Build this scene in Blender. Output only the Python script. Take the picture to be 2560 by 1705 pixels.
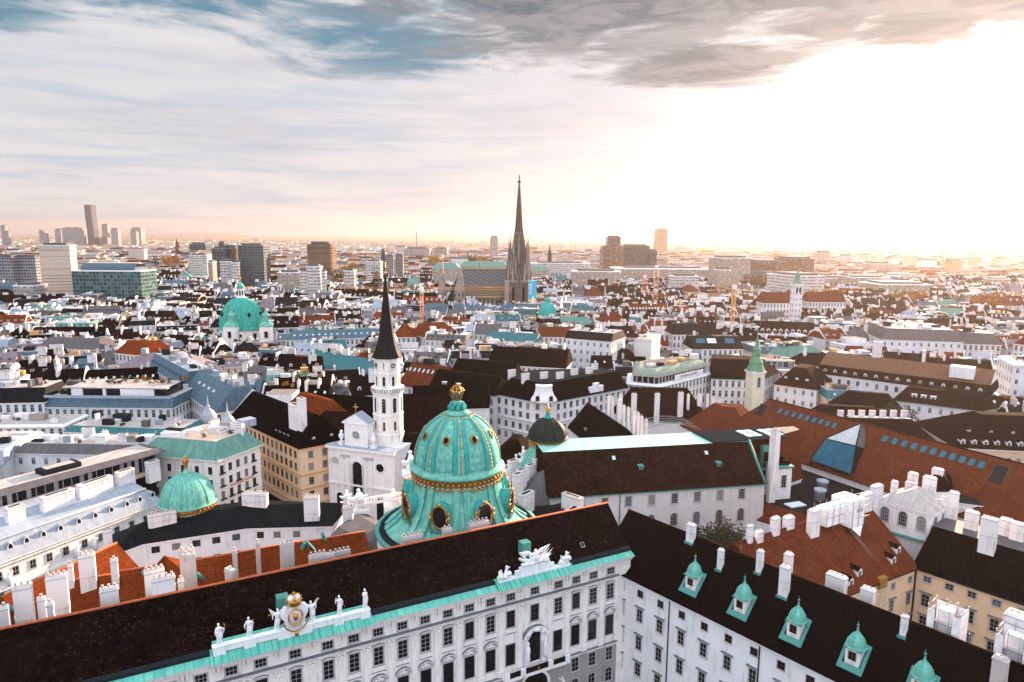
import bpy, bmesh, math, random
from math import *
from mathutils import Vector, Matrix
random.seed(7)
for o in list(bpy.data.objects): bpy.data.objects.remove(o)
sc = bpy.context.scene; COL = sc.collection

# ---------------------------------------------------------------- camera
F = 1707.; H = 82.; PT = radians(8.64); RL = radians(.40)
FW = Vector((0, cos(PT), -sin(PT))); u0 = Vector((0, sin(PT), cos(PT))); r0 = Vector((1, 0, 0))
RT = cos(RL)*r0 + sin(RL)*u0; UP = -sin(RL)*r0 + cos(RL)*u0
cd = bpy.data.cameras.new('camera'); cam = bpy.data.objects.new('camera', cd); COL.objects.link(cam)
mw = Matrix((RT, UP, -FW)).transposed().to_4x4(); mw.translation = (0, 0, H); cam.matrix_world = mw
cd.sensor_width = 36; cd.lens = 24.0; cd.clip_start = 1; cd.clip_end = 60000
sc.camera = cam
sc.view_settings.view_transform = 'Standard'; sc.view_settings.look = 'None'
sc.view_settings.exposure = 2.0; sc.view_settings.gamma = 1.0
SUN_AZ, SUN_EL = 36., 11.

# ---------------------------------------------------------------- node helper
class NT:
    def __init__(s, tree): s.t = tree; s.n = tree.nodes; s.l = tree.links
    def put(s, sock, v):
        if v is None: return
        if hasattr(v, 'is_output'): s.l.new(v, sock)
        elif isinstance(v, (tuple, list)):
            sock.default_value = (*v, 1.) if len(v) == 3 and sock.type == 'RGBA' else v
        else: sock.default_value = v
    def M(s, op, a, b=None, c=None, clamp=False):
        n = s.n.new('ShaderNodeMath'); n.operation = op; n.use_clamp = clamp
        for i, v in enumerate((a, b, c)): s.put(n.inputs[i], v)
        return n.outputs[0]
    def mix(s, f, a, b, mode='MIX'):
        n = s.n.new('ShaderNodeMix'); n.data_type = 'RGBA'; n.blend_type = mode
        s.put(n.inputs[0], f); s.put(n.inputs[6], a); s.put(n.inputs[7], b); return n.outputs[2]
    def rng(s, v, a, b, c=0., d=1.):
        n = s.n.new('ShaderNodeMapRange'); n.interpolation_type = 'SMOOTHSTEP'
        for i, x in enumerate((v, a, b, c, d)): s.put(n.inputs[i], x)
        return n.outputs[0]
    def noise(s, vec, scale, det=3, rough=.55, dist=0.):
        n = s.n.new('ShaderNodeTexNoise'); s.put(n.inputs['Vector'], vec)
        n.inputs['Scale'].default_value = scale; n.inputs['Detail'].default_value = det
        n.inputs['Roughness'].default_value = rough; n.inputs['Distortion'].default_value = dist
        return n.outputs[0]
    def coord(s, k): return s.n.new('ShaderNodeTexCoord').outputs[k]
    def sep(s, v):
        n = s.n.new('ShaderNodeSeparateXYZ'); s.put(n.inputs[0], v); return n.outputs
    def comb(s, x, y, z=0.):
        n = s.n.new('ShaderNodeCombineXYZ')
        for i, v in enumerate((x, y, z)): s.put(n.inputs[i], v)
        return n.outputs[0]
    def scale(s, v, sx, sy, sz):
        n = s.n.new('ShaderNodeVectorMath'); n.operation = 'MULTIPLY'; s.put(n.inputs[0], v); n.inputs[1].default_value = (sx, sy, sz)
        return n.outputs[0]
    def bump(s, h, st=.3, d=.05):
        n = s.n.new('ShaderNodeBump'); n.inputs['Strength'].default_value = st; n.inputs['Distance'].default_value = d
        s.put(n.inputs['Height'], h); return n.outputs[0]

# ---------------------------------------------------------------- sky
world = bpy.data.worlds.new('World'); sc.world = world; world.use_nodes = True
w = NT(world.node_tree); w.n.clear()
out = w.n.new('ShaderNodeOutputWorld'); bg = w.n.new('ShaderNodeBackground')
sky = w.n.new('ShaderNodeTexSky'); sky.sky_type = 'NISHITA'; sky.sun_disc = False
sky.sun_elevation = radians(SUN_EL); sky.sun_rotation = radians(SUN_AZ); sky.altitude = 200
sky.air_density = 1.0; sky.dust_density = 1.5; sky.ozone_density = 2.0
d = w.coord('Generated'); dx, dy, dz = w.sep(d)
az = w.M('MULTIPLY', w.M('ARCTAN2', dx, dy), 57.2958)          # degrees right of the view axis
el = w.M('MULTIPLY', w.M('ARCSINE', dz), 57.2958)
p = w.comb(w.M('MULTIPLY', az, .035), w.M('MULTIPLY', el, .13), 0.)
n1 = w.noise(p, 1.5, 7, .6, .5); n2 = w.noise(w.scale(p, 1.5, 2.2, 1), 1.7, 6, .62, .8); n3 = w.noise(w.scale(p, 1., 3.6, 1), 2.6, 6, .6, .6)
soft = w.rng(n1, .3, .7)
n4 = w.noise(w.scale(p, 2.4, 3.6, 1), 2.0, 6, .62, .9)
nz = w.M('ADD', w.M('MULTIPLY', w.M('SUBTRACT', n2, .5), 3.0), w.M('MULTIPLY', w.M('SUBTRACT', n4, .5), 2.6))
def bank(lst, lo=.15, hi=1.15):
    """cloud bank or gap: ellipses of sky directions (degrees), edges broken up by noise"""
    acc = None
    for a0, e0, ra, re in lst:
        q = w.M('SUBTRACT', 1., w.M('ADD', w.M('POWER', w.M('DIVIDE', w.M('SUBTRACT', az, a0), ra), 2.), w.M('POWER', w.M('DIVIDE', w.M('SUBTRACT', el, e0), re), 2.)))
        q = w.M('MAXIMUM', q, -3.); acc = q if acc is None else w.M('MAXIMUM', acc, q)
    return w.rng(w.M('ADD', acc, nz), lo, hi)
# blue gaps in the cloud, high on the left
gapm = bank([(-31, 18.9, 20, 4.3), (-11, 15.0, 9., 2.7), (-38, 14.6, 7, 1.7), (-2, 18, 9, 1.8)], -.55, .9)
low = w.M('MULTIPLY', w.rng(n3, .42, .66), w.M('MULTIPLY', w.rng(az, 22., -10.), w.rng(el, 16., 8.)))
cloud = w.mix(soft, (.375, .385, .415), (.46, .45, .45))
cloud = w.mix(w.M('MULTIPLY', low, .95), cloud, (.30, .35, .41))
cloud = w.mix(gapm, cloud, (.062, .155, .215))
# glow of the sun behind the cloud veil
sv = Vector((sin(radians(SUN_AZ))*cos(radians(SUN_EL)), cos(radians(SUN_AZ))*cos(radians(SUN_EL)), sin(radians(SUN_EL))))
dot = w.n.new('ShaderNodeVectorMath'); dot.operation = 'DOT_PRODUCT'; w.l.new(d, dot.inputs[0]); dot.inputs[1].default_value = (sin(radians(31))*cos(radians(5)), cos(radians(31))*cos(radians(5)), sin(radians(5)))
g1 = w.M('POWER', w.M('MAXIMUM', dot.outputs['Value'], 0.), 45.)
g2 = w.M('POWER', w.M('MAXIMUM', dot.outputs['Value'], 0.), 9.)
glow = w.mix(1., w.mix(w.M('MULTIPLY', g1, 1.), (0, 0, 0), (.62, .56, .53)), w.mix(w.M('MULTIPLY', g2, 1.), (0, 0, 0), (.03, .022, .018)), 'ADD')
cloud = w.mix(1., cloud, glow, 'ADD')
# dark heavy cloud along the top right
dkm = bank([(17, 19.2, 27, 5.4), (10, 17.6, 14, 2.6), (35, 17.6, 14, 4.2), (15.5, 13.0, 7., 1.5), (29.5, 14.4, 4.5, 1.2), (4, 17.6, 9, 2.0)], -.75, .45)
cloud = w.mix(w.M('MULTIPLY', dkm, .95), cloud, w.mix(w.rng(n4, .38, .62), (.040, .072, .090), (.155, .165, .175)))
grey = bank([(2, 9.5, 16, 2.6), (-24, 8, 15, 2.2), (12, 15.4, 8, 1.4), (22, 11.4, 5, .8), (-20, 12.5, 12, 1.2)], -.2, 2.)
cloud = w.mix(w.M('MULTIPLY', grey, .45), cloud, (.30, .30, .325))
# added fill: sky behind the viewer and overhead brightened to lift shaded walls
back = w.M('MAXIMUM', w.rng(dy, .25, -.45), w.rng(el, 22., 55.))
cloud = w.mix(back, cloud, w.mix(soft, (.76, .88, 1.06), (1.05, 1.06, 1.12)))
nis = w.mix(1., sky.outputs[0], (.06, .07, .09), 'MULTIPLY')
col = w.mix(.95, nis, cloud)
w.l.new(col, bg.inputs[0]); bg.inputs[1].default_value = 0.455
w.l.new(bg.outputs[0], out.inputs[0])

# ---------------------------------------------------------------- sun
sd = bpy.data.lights.new('sun', 'SUN'); so = bpy.data.objects.new('sun', sd); COL.objects.link(so)
sd.energy = 5.0; sd.angle = radians(.6); sd.color = (1., .70, .47)
so.rotation_euler = (-sv).to_track_quat('-Z', 'Y').to_euler()

# ---------------------------------------------------------------- haze
GZ = -2.
def volume_haze():
    bm = bmesh.new(); bmesh.ops.create_cube(bm, size=1.)
    lo = Vector((-19000, -900, GZ-1)); hi = Vector((19000, 19500, 330))
    for v in bm.verts: v.co = Vector([lo[i] if v.co[i] < 0 else hi[i] for i in range(3)])
    me = bpy.data.meshes.new('haze'); bm.to_mesh(me); bm.free()
    o = bpy.data.objects.new('haze', me); COL.objects.link(o); o['kind'] = 'stuff'; o['label'] = 'pale sunlit haze lying over the far city towards the horizon'; o['category'] = 'haze'
    m = bpy.data.materials.new('haze'); m.use_nodes = True; t = NT(m.node_tree); t.n.clear()
    mo = t.n.new('ShaderNodeOutputMaterial'); v = t.n.new('ShaderNodeVolumePrincipled')
    v.inputs['Color'].default_value = (.68, .57, .53, 1); v.inputs['Density'].default_value = .000052; v.inputs['Anisotropy'].default_value = .60
    t.l.new(v.outputs[0], mo.inputs['Volume']); me.materials.append(m)
    o.display_type = 'WIRE'

# ---------------------------------------------------------------- pixel -> world (used only to read positions off the photo)
V = {'S': (0, 0, 1), 'D': (0, 0, .9195), 'L': (0, 1050, 2.394), 'M': (850, 1050, 2.394), 'R': (1700, 1050, 2.394), 'l': (0, 700, 3.2), 'm': (540, 640, 2.904),
     'c': (1200, 680, 2.904), 'r': (1860, 680, 2.904), '1': (0, 480, 3.68), '2': (640, 480, 3.68), '3': (1280, 480, 3.68), '4': (1920, 480, 3.68),
     'b': (480, 1400, 4.906), 'B': (1200, 1340, 4.296), 'd': (950, 950, 3.6475), 's': (1060, 430, 3.919), 'e': (1180, 1040, 5.6), 'f': (1950, 1180, 4.9), 'g': (0, 1240, 4.355), 'h': (400, 1200, 3.925)}
def ray(k, x, y):
    v = V[k]; return FW + (v[0]+x/v[2]-1280)/F*RT - (v[1]+y/v[2]-852.5)/F*UP
def P(k, x, y, z):
    r = ray(k, x, y); t = (z-H)/r.z; return Vector((r.x*t, r.y*t))
def Q(k, x, y, D):
    r = ray(k, x, y); t = D/r.y; return r.x*t, H+r.z*t
def proj(X, Y, Z):
    v = Vector((X, Y, Z-H)); a = v.dot(FW); return (1280+F*v.dot(RT)/a, 852.5-F*v.dot(UP)/a) if a > 1 else (-9999, 0)

# ---------------------------------------------------------------- materials
def newmat(name):
    m = bpy.data.materials.new(name); m.use_nodes = True; t = NT(m.node_tree)
    b = t.n['Principled BSDF']; return m, t, b
def setb(b, rough=.8, metal=0., spec=None):
    b.inputs['Roughness'].default_value = rough; b.inputs['Metallic'].default_value = metal
    if spec is not None: b.inputs['Specular IOR Level'].default_value = spec
def dk_(c, f): return tuple(x*f for x in c)
def plain(name, c, rough=.7, metal=0., spec=.12, nz=.12):
    m, t, b = newmat(name); setb(b, rough, metal, spec)
    n = t.noise(t.coord('Object'), 1.3, 4)
    t.put(b.inputs['Base Color'], t.mix(t.rng(n, .3, .7), dk_(c, 1-nz), dk_(c, 1+nz))); return m
def plaster(name, c, dirt=(.25, .22, .19), amt=.35, rust=0.):
    m, t, b = newmat(name); setb(b, .88, 0., .2)
    oc = t.coord('Object'); ri = t.n.new('ShaderNodeObjectInfo').outputs['Random']
    n = t.noise(t.scale(oc, 1, 1, .18), 1.1, 6, .65); n2 = t.noise(oc, .22, 4); n3 = t.noise(oc, 6., 3)
    col = t.mix(t.rng(n2, .35, .7), dk_(c, .93), c)
    col = t.mix(t.M('MULTIPLY', t.rng(n, .50, .80), amt), col, dirt)
    col = t.mix(t.M('MULTIPLY', t.rng(n3, .55, .8), .10), col, dk_(c, .6))
    t.put(b.inputs['Base Color'], col); t.put(b.inputs['Normal'], t.bump(n3, .15, .02)); return m
def tile(name, ca, cb, cc, course=.36, spots=.0, big=.12):
    m, t, b = newmat(name); setb(b, .95, 0., .02)
    uv = t.coord('UV'); u, v, _ = t.sep(uv)
    n = t.noise(uv, big, 5, .65); n2 = t.noise(uv, 1.1, 5, .8); n4 = t.noise(uv, 3.4, 3, .8); n6 = t.noise(t.scale(uv, 1.3, .16, 1), 1., 4, .7)
    col = t.mix(t.rng(n, .36, .66), ca, cb)
    col = t.mix(t.rng(n2, .50, .66), col, cc)
    col = t.mix(t.M('MULTIPLY', t.rng(n6, .48, .72), .45), col, dk_(ca, .35))
    sp = t.rng(n4, .34, .68, .62, 1.32); col = t.mix(1., col, t.comb(sp, sp, sp), 'MULTIPLY')
    if spots > 0:
        n3 = t.noise(uv, 2.3, 2, .7); n5 = t.noise(uv, .14, 2)
        col = t.mix(t.M('MULTIPLY', t.rng(n3, .62, .72), t.M('MULTIPLY', t.rng(n5, .48, .62), spots*.55)), col, (.22, .11, .065))
    fv = t.M('FRACT', t.M('DIVIDE', v, course)); line = t.rng(fv, .0, .22, .5, 1.)
    col = t.mix(1., col, t.comb(line, line, line), 'MULTIPLY')
    t.put(b.inputs['Base Color'], col)
    fu = t.M('FRACT', t.M('DIVIDE', u, .25))
    t.put(b.inputs['Normal'], t.bump(t.M('ADD', fv, t.M('MULTIPLY', t.M('ADD', fu, n4), .5)), .5, .06)); return m
def seam(name, ca, cb, sp=.6, rough=.42, streak=(.1, .1, .1), st=.3, cross=0., metal=.0, line=.45):
    m, t, b = newmat(name); setb(b, min(1, rough+.25), metal, .07)
    uv = t.coord('UV'); u, v, _ = t.sep(uv)
    n = t.noise(t.scale(uv, 1, .3, 1), .7, 5, .65); pid = t.n.new('ShaderNodeTexWhiteNoise'); pid.noise_dimensions = '2D'
    fu0 = t.M('DIVIDE', u, sp); 
    t.put(pid.inputs['Vector'], t.comb(t.M('FLOOR', fu0), t.M('FLOOR', t.M('DIVIDE', v, cross if cross else 4.)), 0.))
    col = t.mix(t.rng(n, .32, .68), ca, cb)
    col = t.mix(t.M('MULTIPLY', pid.outputs[0], .35), col, dk_(ca, .7))
    n2 = t.noise(t.scale(uv, 3., .22, 1), 1., 4, .7)
    col = t.mix(t.M('MULTIPLY', t.rng(n2, .55, .78), st), col, streak)
    fu = t.M('ABSOLUTE', t.M('SUBTRACT', t.M('FRACT', fu0), .5)); ln = t.rng(fu, .44, .49)
    if cross:
        fv = t.M('ABSOLUTE', t.M('SUBTRACT', t.M('FRACT', t.M('DIVIDE', v, cross)), .5)); ln = t.M('MAXIMUM', ln, t.M('MULTIPLY', t.rng(fv, .47, .495), .7))
    col = t.mix(t.M('MULTIPLY', ln, line), col, dk_(ca, .35))
    t.put(b.inputs['Base Color'], col); t.put(b.inputs['Normal'], t.bump(ln, .6, .05)); return m
WINM = {}
def winwall(name, c, bay=3.2, flr=3.6, wx=.17, wy=.27, glass=(.03, .04, .05), sur=None, band=0., amt=.3, mull=True, gr=.12, lit=0.):
    m, t, b = newmat(name); setb(b, .85, 0., .3)
    uv = t.coord('UV'); u, v, _ = t.sep(uv); oc = t.coord('Object')
    fu = t.M('ABSOLUTE', t.M('SUBTRACT', t.M('FRACT', u), .5)); fv0 = t.M('FRACT', v); fv = t.M('ABSOLUTE', t.M('SUBTRACT', fv0, .5))
    inn = t.M('MULTIPLY', t.M('LESS_THAN', fu, wx), t.M('LESS_THAN', fv, wy))
    ring = t.M('MULTIPLY', t.M('LESS_THAN', fu, wx+.05), t.M('LESS_THAN', fv, wy+.045))
    n = t.noise(t.scale(oc, 1, 1, .2), .9, 6, .65); n2 = t.noise(oc, .2, 3)
    col = t.mix(t.rng(n2, .35, .65), dk_(c, .9), c); col = t.mix(t.M('MULTIPLY', t.rng(n, .5, .8), amt), col, dk_(c, .4))
    if band:
        col = t.mix(t.M('MULTIPLY', t.M('LESS_THAN', fv0, .06), band), col, dk_(c, .45))
    col = t.mix(ring, col, sur or dk_(c, .8))
    wn = t.n.new('ShaderNodeTexWhiteNoise'); wn.noise_dimensions = '2D'; t.put(wn.inputs['Vector'], t.comb(t.M('FLOOR', u), t.M('FLOOR', v), 0.))
    g = t.mix(t.M('POWER', wn.outputs[0], 3.), glass, tuple(min(1, x*4+.03) for x in glass))
    if mull:
        mm = t.M('MAXIMUM', t.M('LESS_THAN', fu, .012), t.M('LESS_THAN', t.M('ABSOLUTE', t.M('SUBTRACT', fv0, .6)), .012))
        g = t.mix(mm, g, dk_(c, .8))
    t.put(b.inputs['Base Color'], t.mix(inn, col, g)); t.put(b.inputs['Roughness'], t.rng(inn, 0., 1., .85, gr))
    t.put(b.inputs['Normal'], t.bump(t.M('SUBTRACT', ring, t.M('MULTIPLY', inn, 2.)), .8, .12))
    WINM[m.name] = (bay, flr); return m
MAT = {}
def mats():
    A = MAT
    A['white'] = plaster('white_plaster', (.80, .79, .81), (.27, .25, .25), .6)
    A['white2'] = plaster('grey_white_plaster', (.66, .65, .66), (.28, .26, .25), .45)
    A['stonew'] = plaster('pale_stone', (.84, .80, .77), (.24, .21, .19), .75)
    A['greywall'] = plaster('grey_rusticated_stone', (.33, .31, .30), (.12, .11, .1), .5)
    A['chim'] = plaster('whitewashed_brick', (.78, .75, .77), (.26, .22, .22), .75)
    A['chimd'] = plaster('weathered_chimney_brick', (.55, .49, .47), (.12, .08, .07), .8)
    A['yellow'] = plaster('yellow_ochre_plaster', (.78, .56, .38), (.45, .32, .2), .35)
    A['peach'] = plaster('peach_plaster', (.72, .52, .38), (.35, .25, .18), .35)
    A['ochre'] = plaster('ochre_trim', (.60, .33, .12), (.3, .15, .06), .3)
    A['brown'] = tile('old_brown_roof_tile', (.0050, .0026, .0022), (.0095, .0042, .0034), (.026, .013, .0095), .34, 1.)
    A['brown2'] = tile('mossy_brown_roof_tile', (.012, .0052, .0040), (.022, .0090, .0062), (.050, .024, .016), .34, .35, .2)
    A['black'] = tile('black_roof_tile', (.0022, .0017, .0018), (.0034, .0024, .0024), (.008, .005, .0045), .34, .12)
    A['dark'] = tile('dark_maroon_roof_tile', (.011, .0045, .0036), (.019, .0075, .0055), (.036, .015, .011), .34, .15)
    A['orange'] = tile('orange_roof_tile', (.16, .034, .010), (.215, .048, .014), (.11, .024, .009), .3)
    A['rust'] = tile('rust_red_roof_tile', (.125, .031, .015), (.16, .042, .019), (.085, .022, .012), .3, 0., .3)
    A['ridge'] = plain('ridge_tile', (.42, .11, .05), .9)
    A['blackm'] = seam('black_sheet_metal', (.005, .006, .008), (.008, .010, .012), .7, .45, (.03, .03, .03), .2)
    A['copper'] = seam('verdigris_copper', (.095, .37, .295), (.24, .56, .46), .75, .5, (.022, .17, .14), .85, 1.4, 0., .55)
    A['copper2'] = seam('stained_verdigris_gutter', (.09, .42, .34), (.17, .54, .43), 1.2, .5, (.16, .15, .06), .7, 0., 0., .5)
    A['copperd'] = seam('dark_verdigris_copper', (.035, .33, .31), (.06, .42, .38), .9, .5, (.02, .12, .11), .6, 1.4)
    A['cop'] = plain('verdigris_trim', (.07, .25, .215), .5)
    A['turq'] = seam('pale_turquoise_sheet', (.30, .60, .58), (.37, .66, .62), .7, .4, (.2, .35, .35), .25)
    A['bluem'] = seam('pale_blue_metal', (.30, .35, .42), (.38, .43, .50), .65, .38, (.25, .27, .3), .4)
    A['bluem2'] = seam('blue_grey_metal', (.075, .125, .165), (.10, .165, .21), .6, .4, (.06, .1, .12), .4)
    A['greym'] = seam('grey_sheet_metal', (.10, .095, .10), (.14, .13, .135), .55, .45, (.05, .05, .05), .3)
    A['tealm'] = seam('teal_patina_metal', (.035, .135, .155), (.05, .18, .20), .6, .42, (.03, .1, .1), .4)
    A['greenm'] = seam('green_patina_metal', (.10, .24, .21), (.17, .33, .28), .7, .45, (.08, .2, .15), .5)
    A['palem'] = seam('pale_concrete_roof', (.40, .37, .36), (.5, .46, .44), 2.2, .7, (.25, .22, .2), .5)
    A['pinkm'] = seam('mauve_grey_metal', (.21, .17, .19), (.26, .21, .23), .7, .5, (.1, .08, .08), .3)
    A['gold'] = plain('gilding', (.68, .34, .08), .35, .85)
    A['goldd'] = plain('old_gilding', (.40, .20, .055), .45, .7)
    A['statue'] = plaster('white_statue_stone', (.82, .82, .85), (.33, .33, .36), .55)
    A['glassd'] = plain('dark_window_glass', (.008, .010, .013), .12, 0., .3)
    A['glassb'] = seam('blue_glazing', (.008, .10, .165), (.013, .14, .22), 2.1, .3, (.01, .08, .12), .3, 2.1, 0., .8)
    A['glassp'] = seam('pale_glazing', (.50, .56, .58), (.62, .66, .68), 1.0, .15, (.3, .35, .35), .2, 1.4, 0., .9)
    A['skyl'] = plain('skylight_glass', (.016, .11, .155), .25, 0., .25)
    A['skyw'] = plain('white_skylight_glass', (.62, .72, .76), .15)
    A['frame'] = plain('white_window_frame', (.42, .42, .43), .6)
    A['framed'] = plain('brown_window_frame', (.10, .05, .04), .6)
    A['trim'] = plain('grey_stone_trim', (.42, .40, .40), .85)
    A['trimd'] = plain('dark_slate_and_shadow_trim', (.16, .17, .19), .7)
    A['lead'] = plain('lead_flashing', (.018, .024, .027), .95, 0., .0)
    A['asph'] = plain('asphalt', (.045, .045, .048), .9)
    A['gothic'] = winwall('weathered_gothic_stone', (.135, .112, .098), 2.2, 9., .14, .36, (.02, .018, .018), (.17, .145, .125), 0., .9, False, .7)
    A['gothic2'] = plaster('pale_gothic_stone', (.30, .26, .235), (.06, .05, .045), .95)
    A['cap'] = plaster('sooty_chimney_cap', (.50, .47, .46), (.10, .08, .07), .8)
    A['glass2'] = plain('sky_lit_window_glass', (.05, .085, .105), .15, 0., .5); A['glass3'] = plain('curtained_window', (.20, .19, .18), .5)
    A['pot'] = plain('terracotta_pot', (.55, .47, .45), .8)
    A['hole'] = plain('flue_opening', (.006, .005, .005), .9)
    A['net'] = plain('white_scaffold_sheet', (.86, .83, .84), .6)
    A['steel'] = plain('galvanised_steel', (.35, .33, .32), .4, .6)
    A['crane'] = plain('orange_crane_paint', (.50, .22, .07), .5)
    A['red'] = plain('red_fabric', (.5, .05, .04), .6)
    A['leafg'] = plain('evergreen_foliage', (.035, .045, .02), .9, 0., .1, .5)
    A['leafo'] = plain('autumn_foliage', (.30, .15, .03), .9, 0., .1, .4)
    A['bark'] = plain('bark', (.08, .06, .045), .9)
mats()

# ---------------------------------------------------------------- mesh building
ROOTW = {}
class MB:
    def __init__(s): s.v = []; s.f = []; s.m = []; s.sm = []; s.mats = []
    def mi(s, mat):
        if mat not in s.mats: s.mats.append(mat)
        return s.mats.index(mat)
    def poly(s, pts, mat, sm=False):
        k = len(s.v); s.v += [tuple(p) for p in pts]; s.f.append(tuple(range(k, k+len(pts)))); s.m.append(s.mi(mat)); s.sm.append(sm)
    def obox(s, o, ax, ay, az, mat, top=None):
        o, ax, ay, az = Vector(o), Vector(ax), Vector(ay), Vector(az)
        k = len(s.v); s.v += [tuple(o+i*ax+j*ay+l*az) for l in (0, 1) for j in (0, 1) for i in (0, 1)]
        i = s.mi(mat); it = s.mi(top) if top else i
        for q, mm in (((0, 2, 3, 1), i), ((4, 5, 7, 6), it), ((0, 1, 5, 4), i), ((1, 3, 7, 5), i), ((3, 2, 6, 7), i), ((2, 0, 4, 6), i)):
            s.f.append(tuple(k+a for a in q)); s.m.append(mm); s.sm.append(False)
    def box(s, c, size, mat, rz=0., top=None):     # c = centre of the bottom face
        ca, sa = cos(rz), sin(rz); L, W, h = size
        ax, ay = Vector((ca*L, sa*L, 0)), Vector((-sa*W, ca*W, 0))
        s.obox(Vector(c)-ax/2-ay/2, ax, ay, (0, 0, h), mat, top)
    def prism(s, poly, z0, z1, mat, top=None, bottom=False):
        n = len(poly)
        for i in range(n):
            a, b = poly[i], poly[(i+1) % n]
            s.poly([(a[0], a[1], z0), (b[0], b[1], z0), (b[0], b[1], z1), (a[0], a[1], z1)], mat)
        if top is not False: s.poly([(p[0], p[1], z1) for p in poly], top or mat)
        if bottom: s.poly([(p[0], p[1], z0) for p in reversed(poly)], mat)
    def lathe(s, prof, c, mat, n=24, sm=True, ph=0., sx=1., sy=1., cap=True, mfun=None):
        k = len(s.v); m0 = s.mi(mat)
        for r, z in prof:
            for i in range(n):
                a = ph+2*pi*i/n; s.v.append((c[0]+r*cos(a)*sx, c[1]+r*sin(a)*sy, c[2]+z))
        for j in range(len(prof)-1):
            for i in range(n):
                i2 = (i+1) % n
                s.f.append((k+j*n+i, k+j*n+i2, k+(j+1)*n+i2, k+(j+1)*n+i)); s.m.append(m0 if not mfun else s.mi(mfun(j, i))); s.sm.append(sm)
        if cap:
            if prof[-1][0] > .01: s.f.append(tuple(k+(len(prof)-1)*n+i for i in range(n))); s.m.append(m0); s.sm.append(False)
            if prof[0][0] > .01: s.f.append(tuple(k+i for i in reversed(range(n)))); s.m.append(m0); s.sm.append(False)
    def tube(s, pts, rad, mat, n=6, sm=True, cap=True):
        pts = [Vector(p) for p in pts]
        if not hasattr(rad, '__len__'): rad = [rad]*len(pts)
        k = len(s.v); mi = s.mi(mat)
        for j, p in enumerate(pts):
            t = (pts[min(j+1, len(pts)-1)]-pts[max(j-1, 0)]).normalized()
            a = t.cross(Vector((0, 0, 1)) if abs(t.z) < .9 else Vector((1, 0, 0))).normalized(); b = t.cross(a)
            for i in range(n):
                q = p+rad[j]*(cos(2*pi*i/n)*a+sin(2*pi*i/n)*b); s.v.append(tuple(q))
        for j in range(len(pts)-1):
            for i in range(n):
                i2 = (i+1) % n
                s.f.append((k+j*n+i, k+(j+1)*n+i, k+(j+1)*n+i2, k+j*n+i2)); s.m.append(mi); s.sm.append(sm)
        if cap:
            s.f.append(tuple(k+i for i in range(n))); s.m.append(mi); s.sm.append(False)
            s.f.append(tuple(k+(len(pts)-1)*n+i for i in reversed(range(n)))); s.m.append(mi); s.sm.append(False)
    def ball(s, c, r, mat, n=10, m=7, sm=True, sz=1.):
        r3 = r if hasattr(r, '__len__') else (r, r, r*sz)
        s.lathe([(max(1e-3, sin(pi*j/m)), -cos(pi*j/m)*r3[2]) for j in range(m+1)], c, mat, n, sm, 0., r3[0], r3[1], False)
    def mesh(s, name, org=(0, 0, 0)):
        me = bpy.data.meshes.new(name); ox, oy, oz = org
        me.from_pydata([(x-ox, y-oy, z-oz) for x, y, z in s.v], [], s.f)
        for m in s.mats: me.materials.append(m)
        me.polygons.foreach_set('material_index', s.m); me.polygons.foreach_set('use_smooth', s.sm)
        uv = []; v = s.v; names = [m.name for m in s.mats]
        for f, mi in zip(s.f, s.m):
            a = v[f[0]]; nx = ny = nz = 0.
            for i in range(1, len(f)-1):
                b, c = v[f[i]], v[f[i+1]]
                ux, uy, uz = b[0]-a[0], b[1]-a[1], b[2]-a[2]; wx, wy, wz = c[0]-a[0], c[1]-a[1], c[2]-a[2]
                nx += uy*wz-uz*wy; ny += uz*wx-ux*wz; nz += ux*wy-uy*wx
            L = sqrt(nx*nx+ny*ny+nz*nz) or 1.; nx /= L; ny /= L; nz /= L; h = hypot(nx, ny)
            if h < .02: uv += [q for i in f for q in (v[i][0], v[i][1])]; continue
            tx, ty = -ny/h, nx/h; bx, by, bz = -nz*ty*-1*-1, nz*tx*-1*-1, 0.
            # b = n x t
            bx, by, bz = ny*0-nz*ty, nz*tx-nx*0, nx*ty-ny*tx
            us = [v[i][0]*tx+v[i][1]*ty for i in f]; vs = [v[i][0]*bx+v[i][1]*by+v[i][2]*bz for i in f]
            wm = WINM.get(names[mi])
            if wm and abs(nz) < .3:
                u0, u1 = min(us), max(us); nb = max(1, round((u1-u0)/wm[0])); sc_ = nb/max(.1, (u1-u0)); z1 = max(v[i][2] for i in f)
                for j, i in enumerate(f): uv += [(us[j]-u0)*sc_, (v[i][2]-z1)/wm[1]]
            elif wm: uv += [q for j in range(len(f)) for q in (0., 0.)]
            else:
                for j in range(len(f)): uv += [us[j], vs[j]]
        l = me.uv_layers.new(name='UVMap'); l.data.foreach_set('uv', uv); me.update(); return me
    def build(s, name, parent=None, org=None, label=None):
        base = wl(parent) if parent else Vector((0, 0, 0))
        org = Vector(org) if org is not None else base
        o = bpy.data.objects.new(name, s.mesh(name, org)); COL.objects.link(o)
        if parent: o.parent = parent
        o.location = org-base; ROOTW[o.name] = org
        if label: o['label'] = label
        return o
def wl(o): return ROOTW.get(o.name, Vector((0, 0, 0)))
def thing(name, label, cat, loc, group=None):
    o = bpy.data.objects.new(name, None); COL.objects.link(o); o.empty_display_size = .5
    o.location = loc; ROOTW[o.name] = Vector(loc); o['label'] = label; o['category'] = cat
    if group: o['group'] = group
    return o
def inst(name, me, parent, loc, rz=0., label=None):
    o = bpy.data.objects.new(name, me); COL.objects.link(o); o.parent = parent
    o.location = Vector(loc)-(wl(parent) if parent else Vector((0, 0, 0))); o.rotation_euler = (0, 0, rz); ROOTW[o.name] = Vector(loc)
    if label: o['label'] = label
    return o
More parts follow.
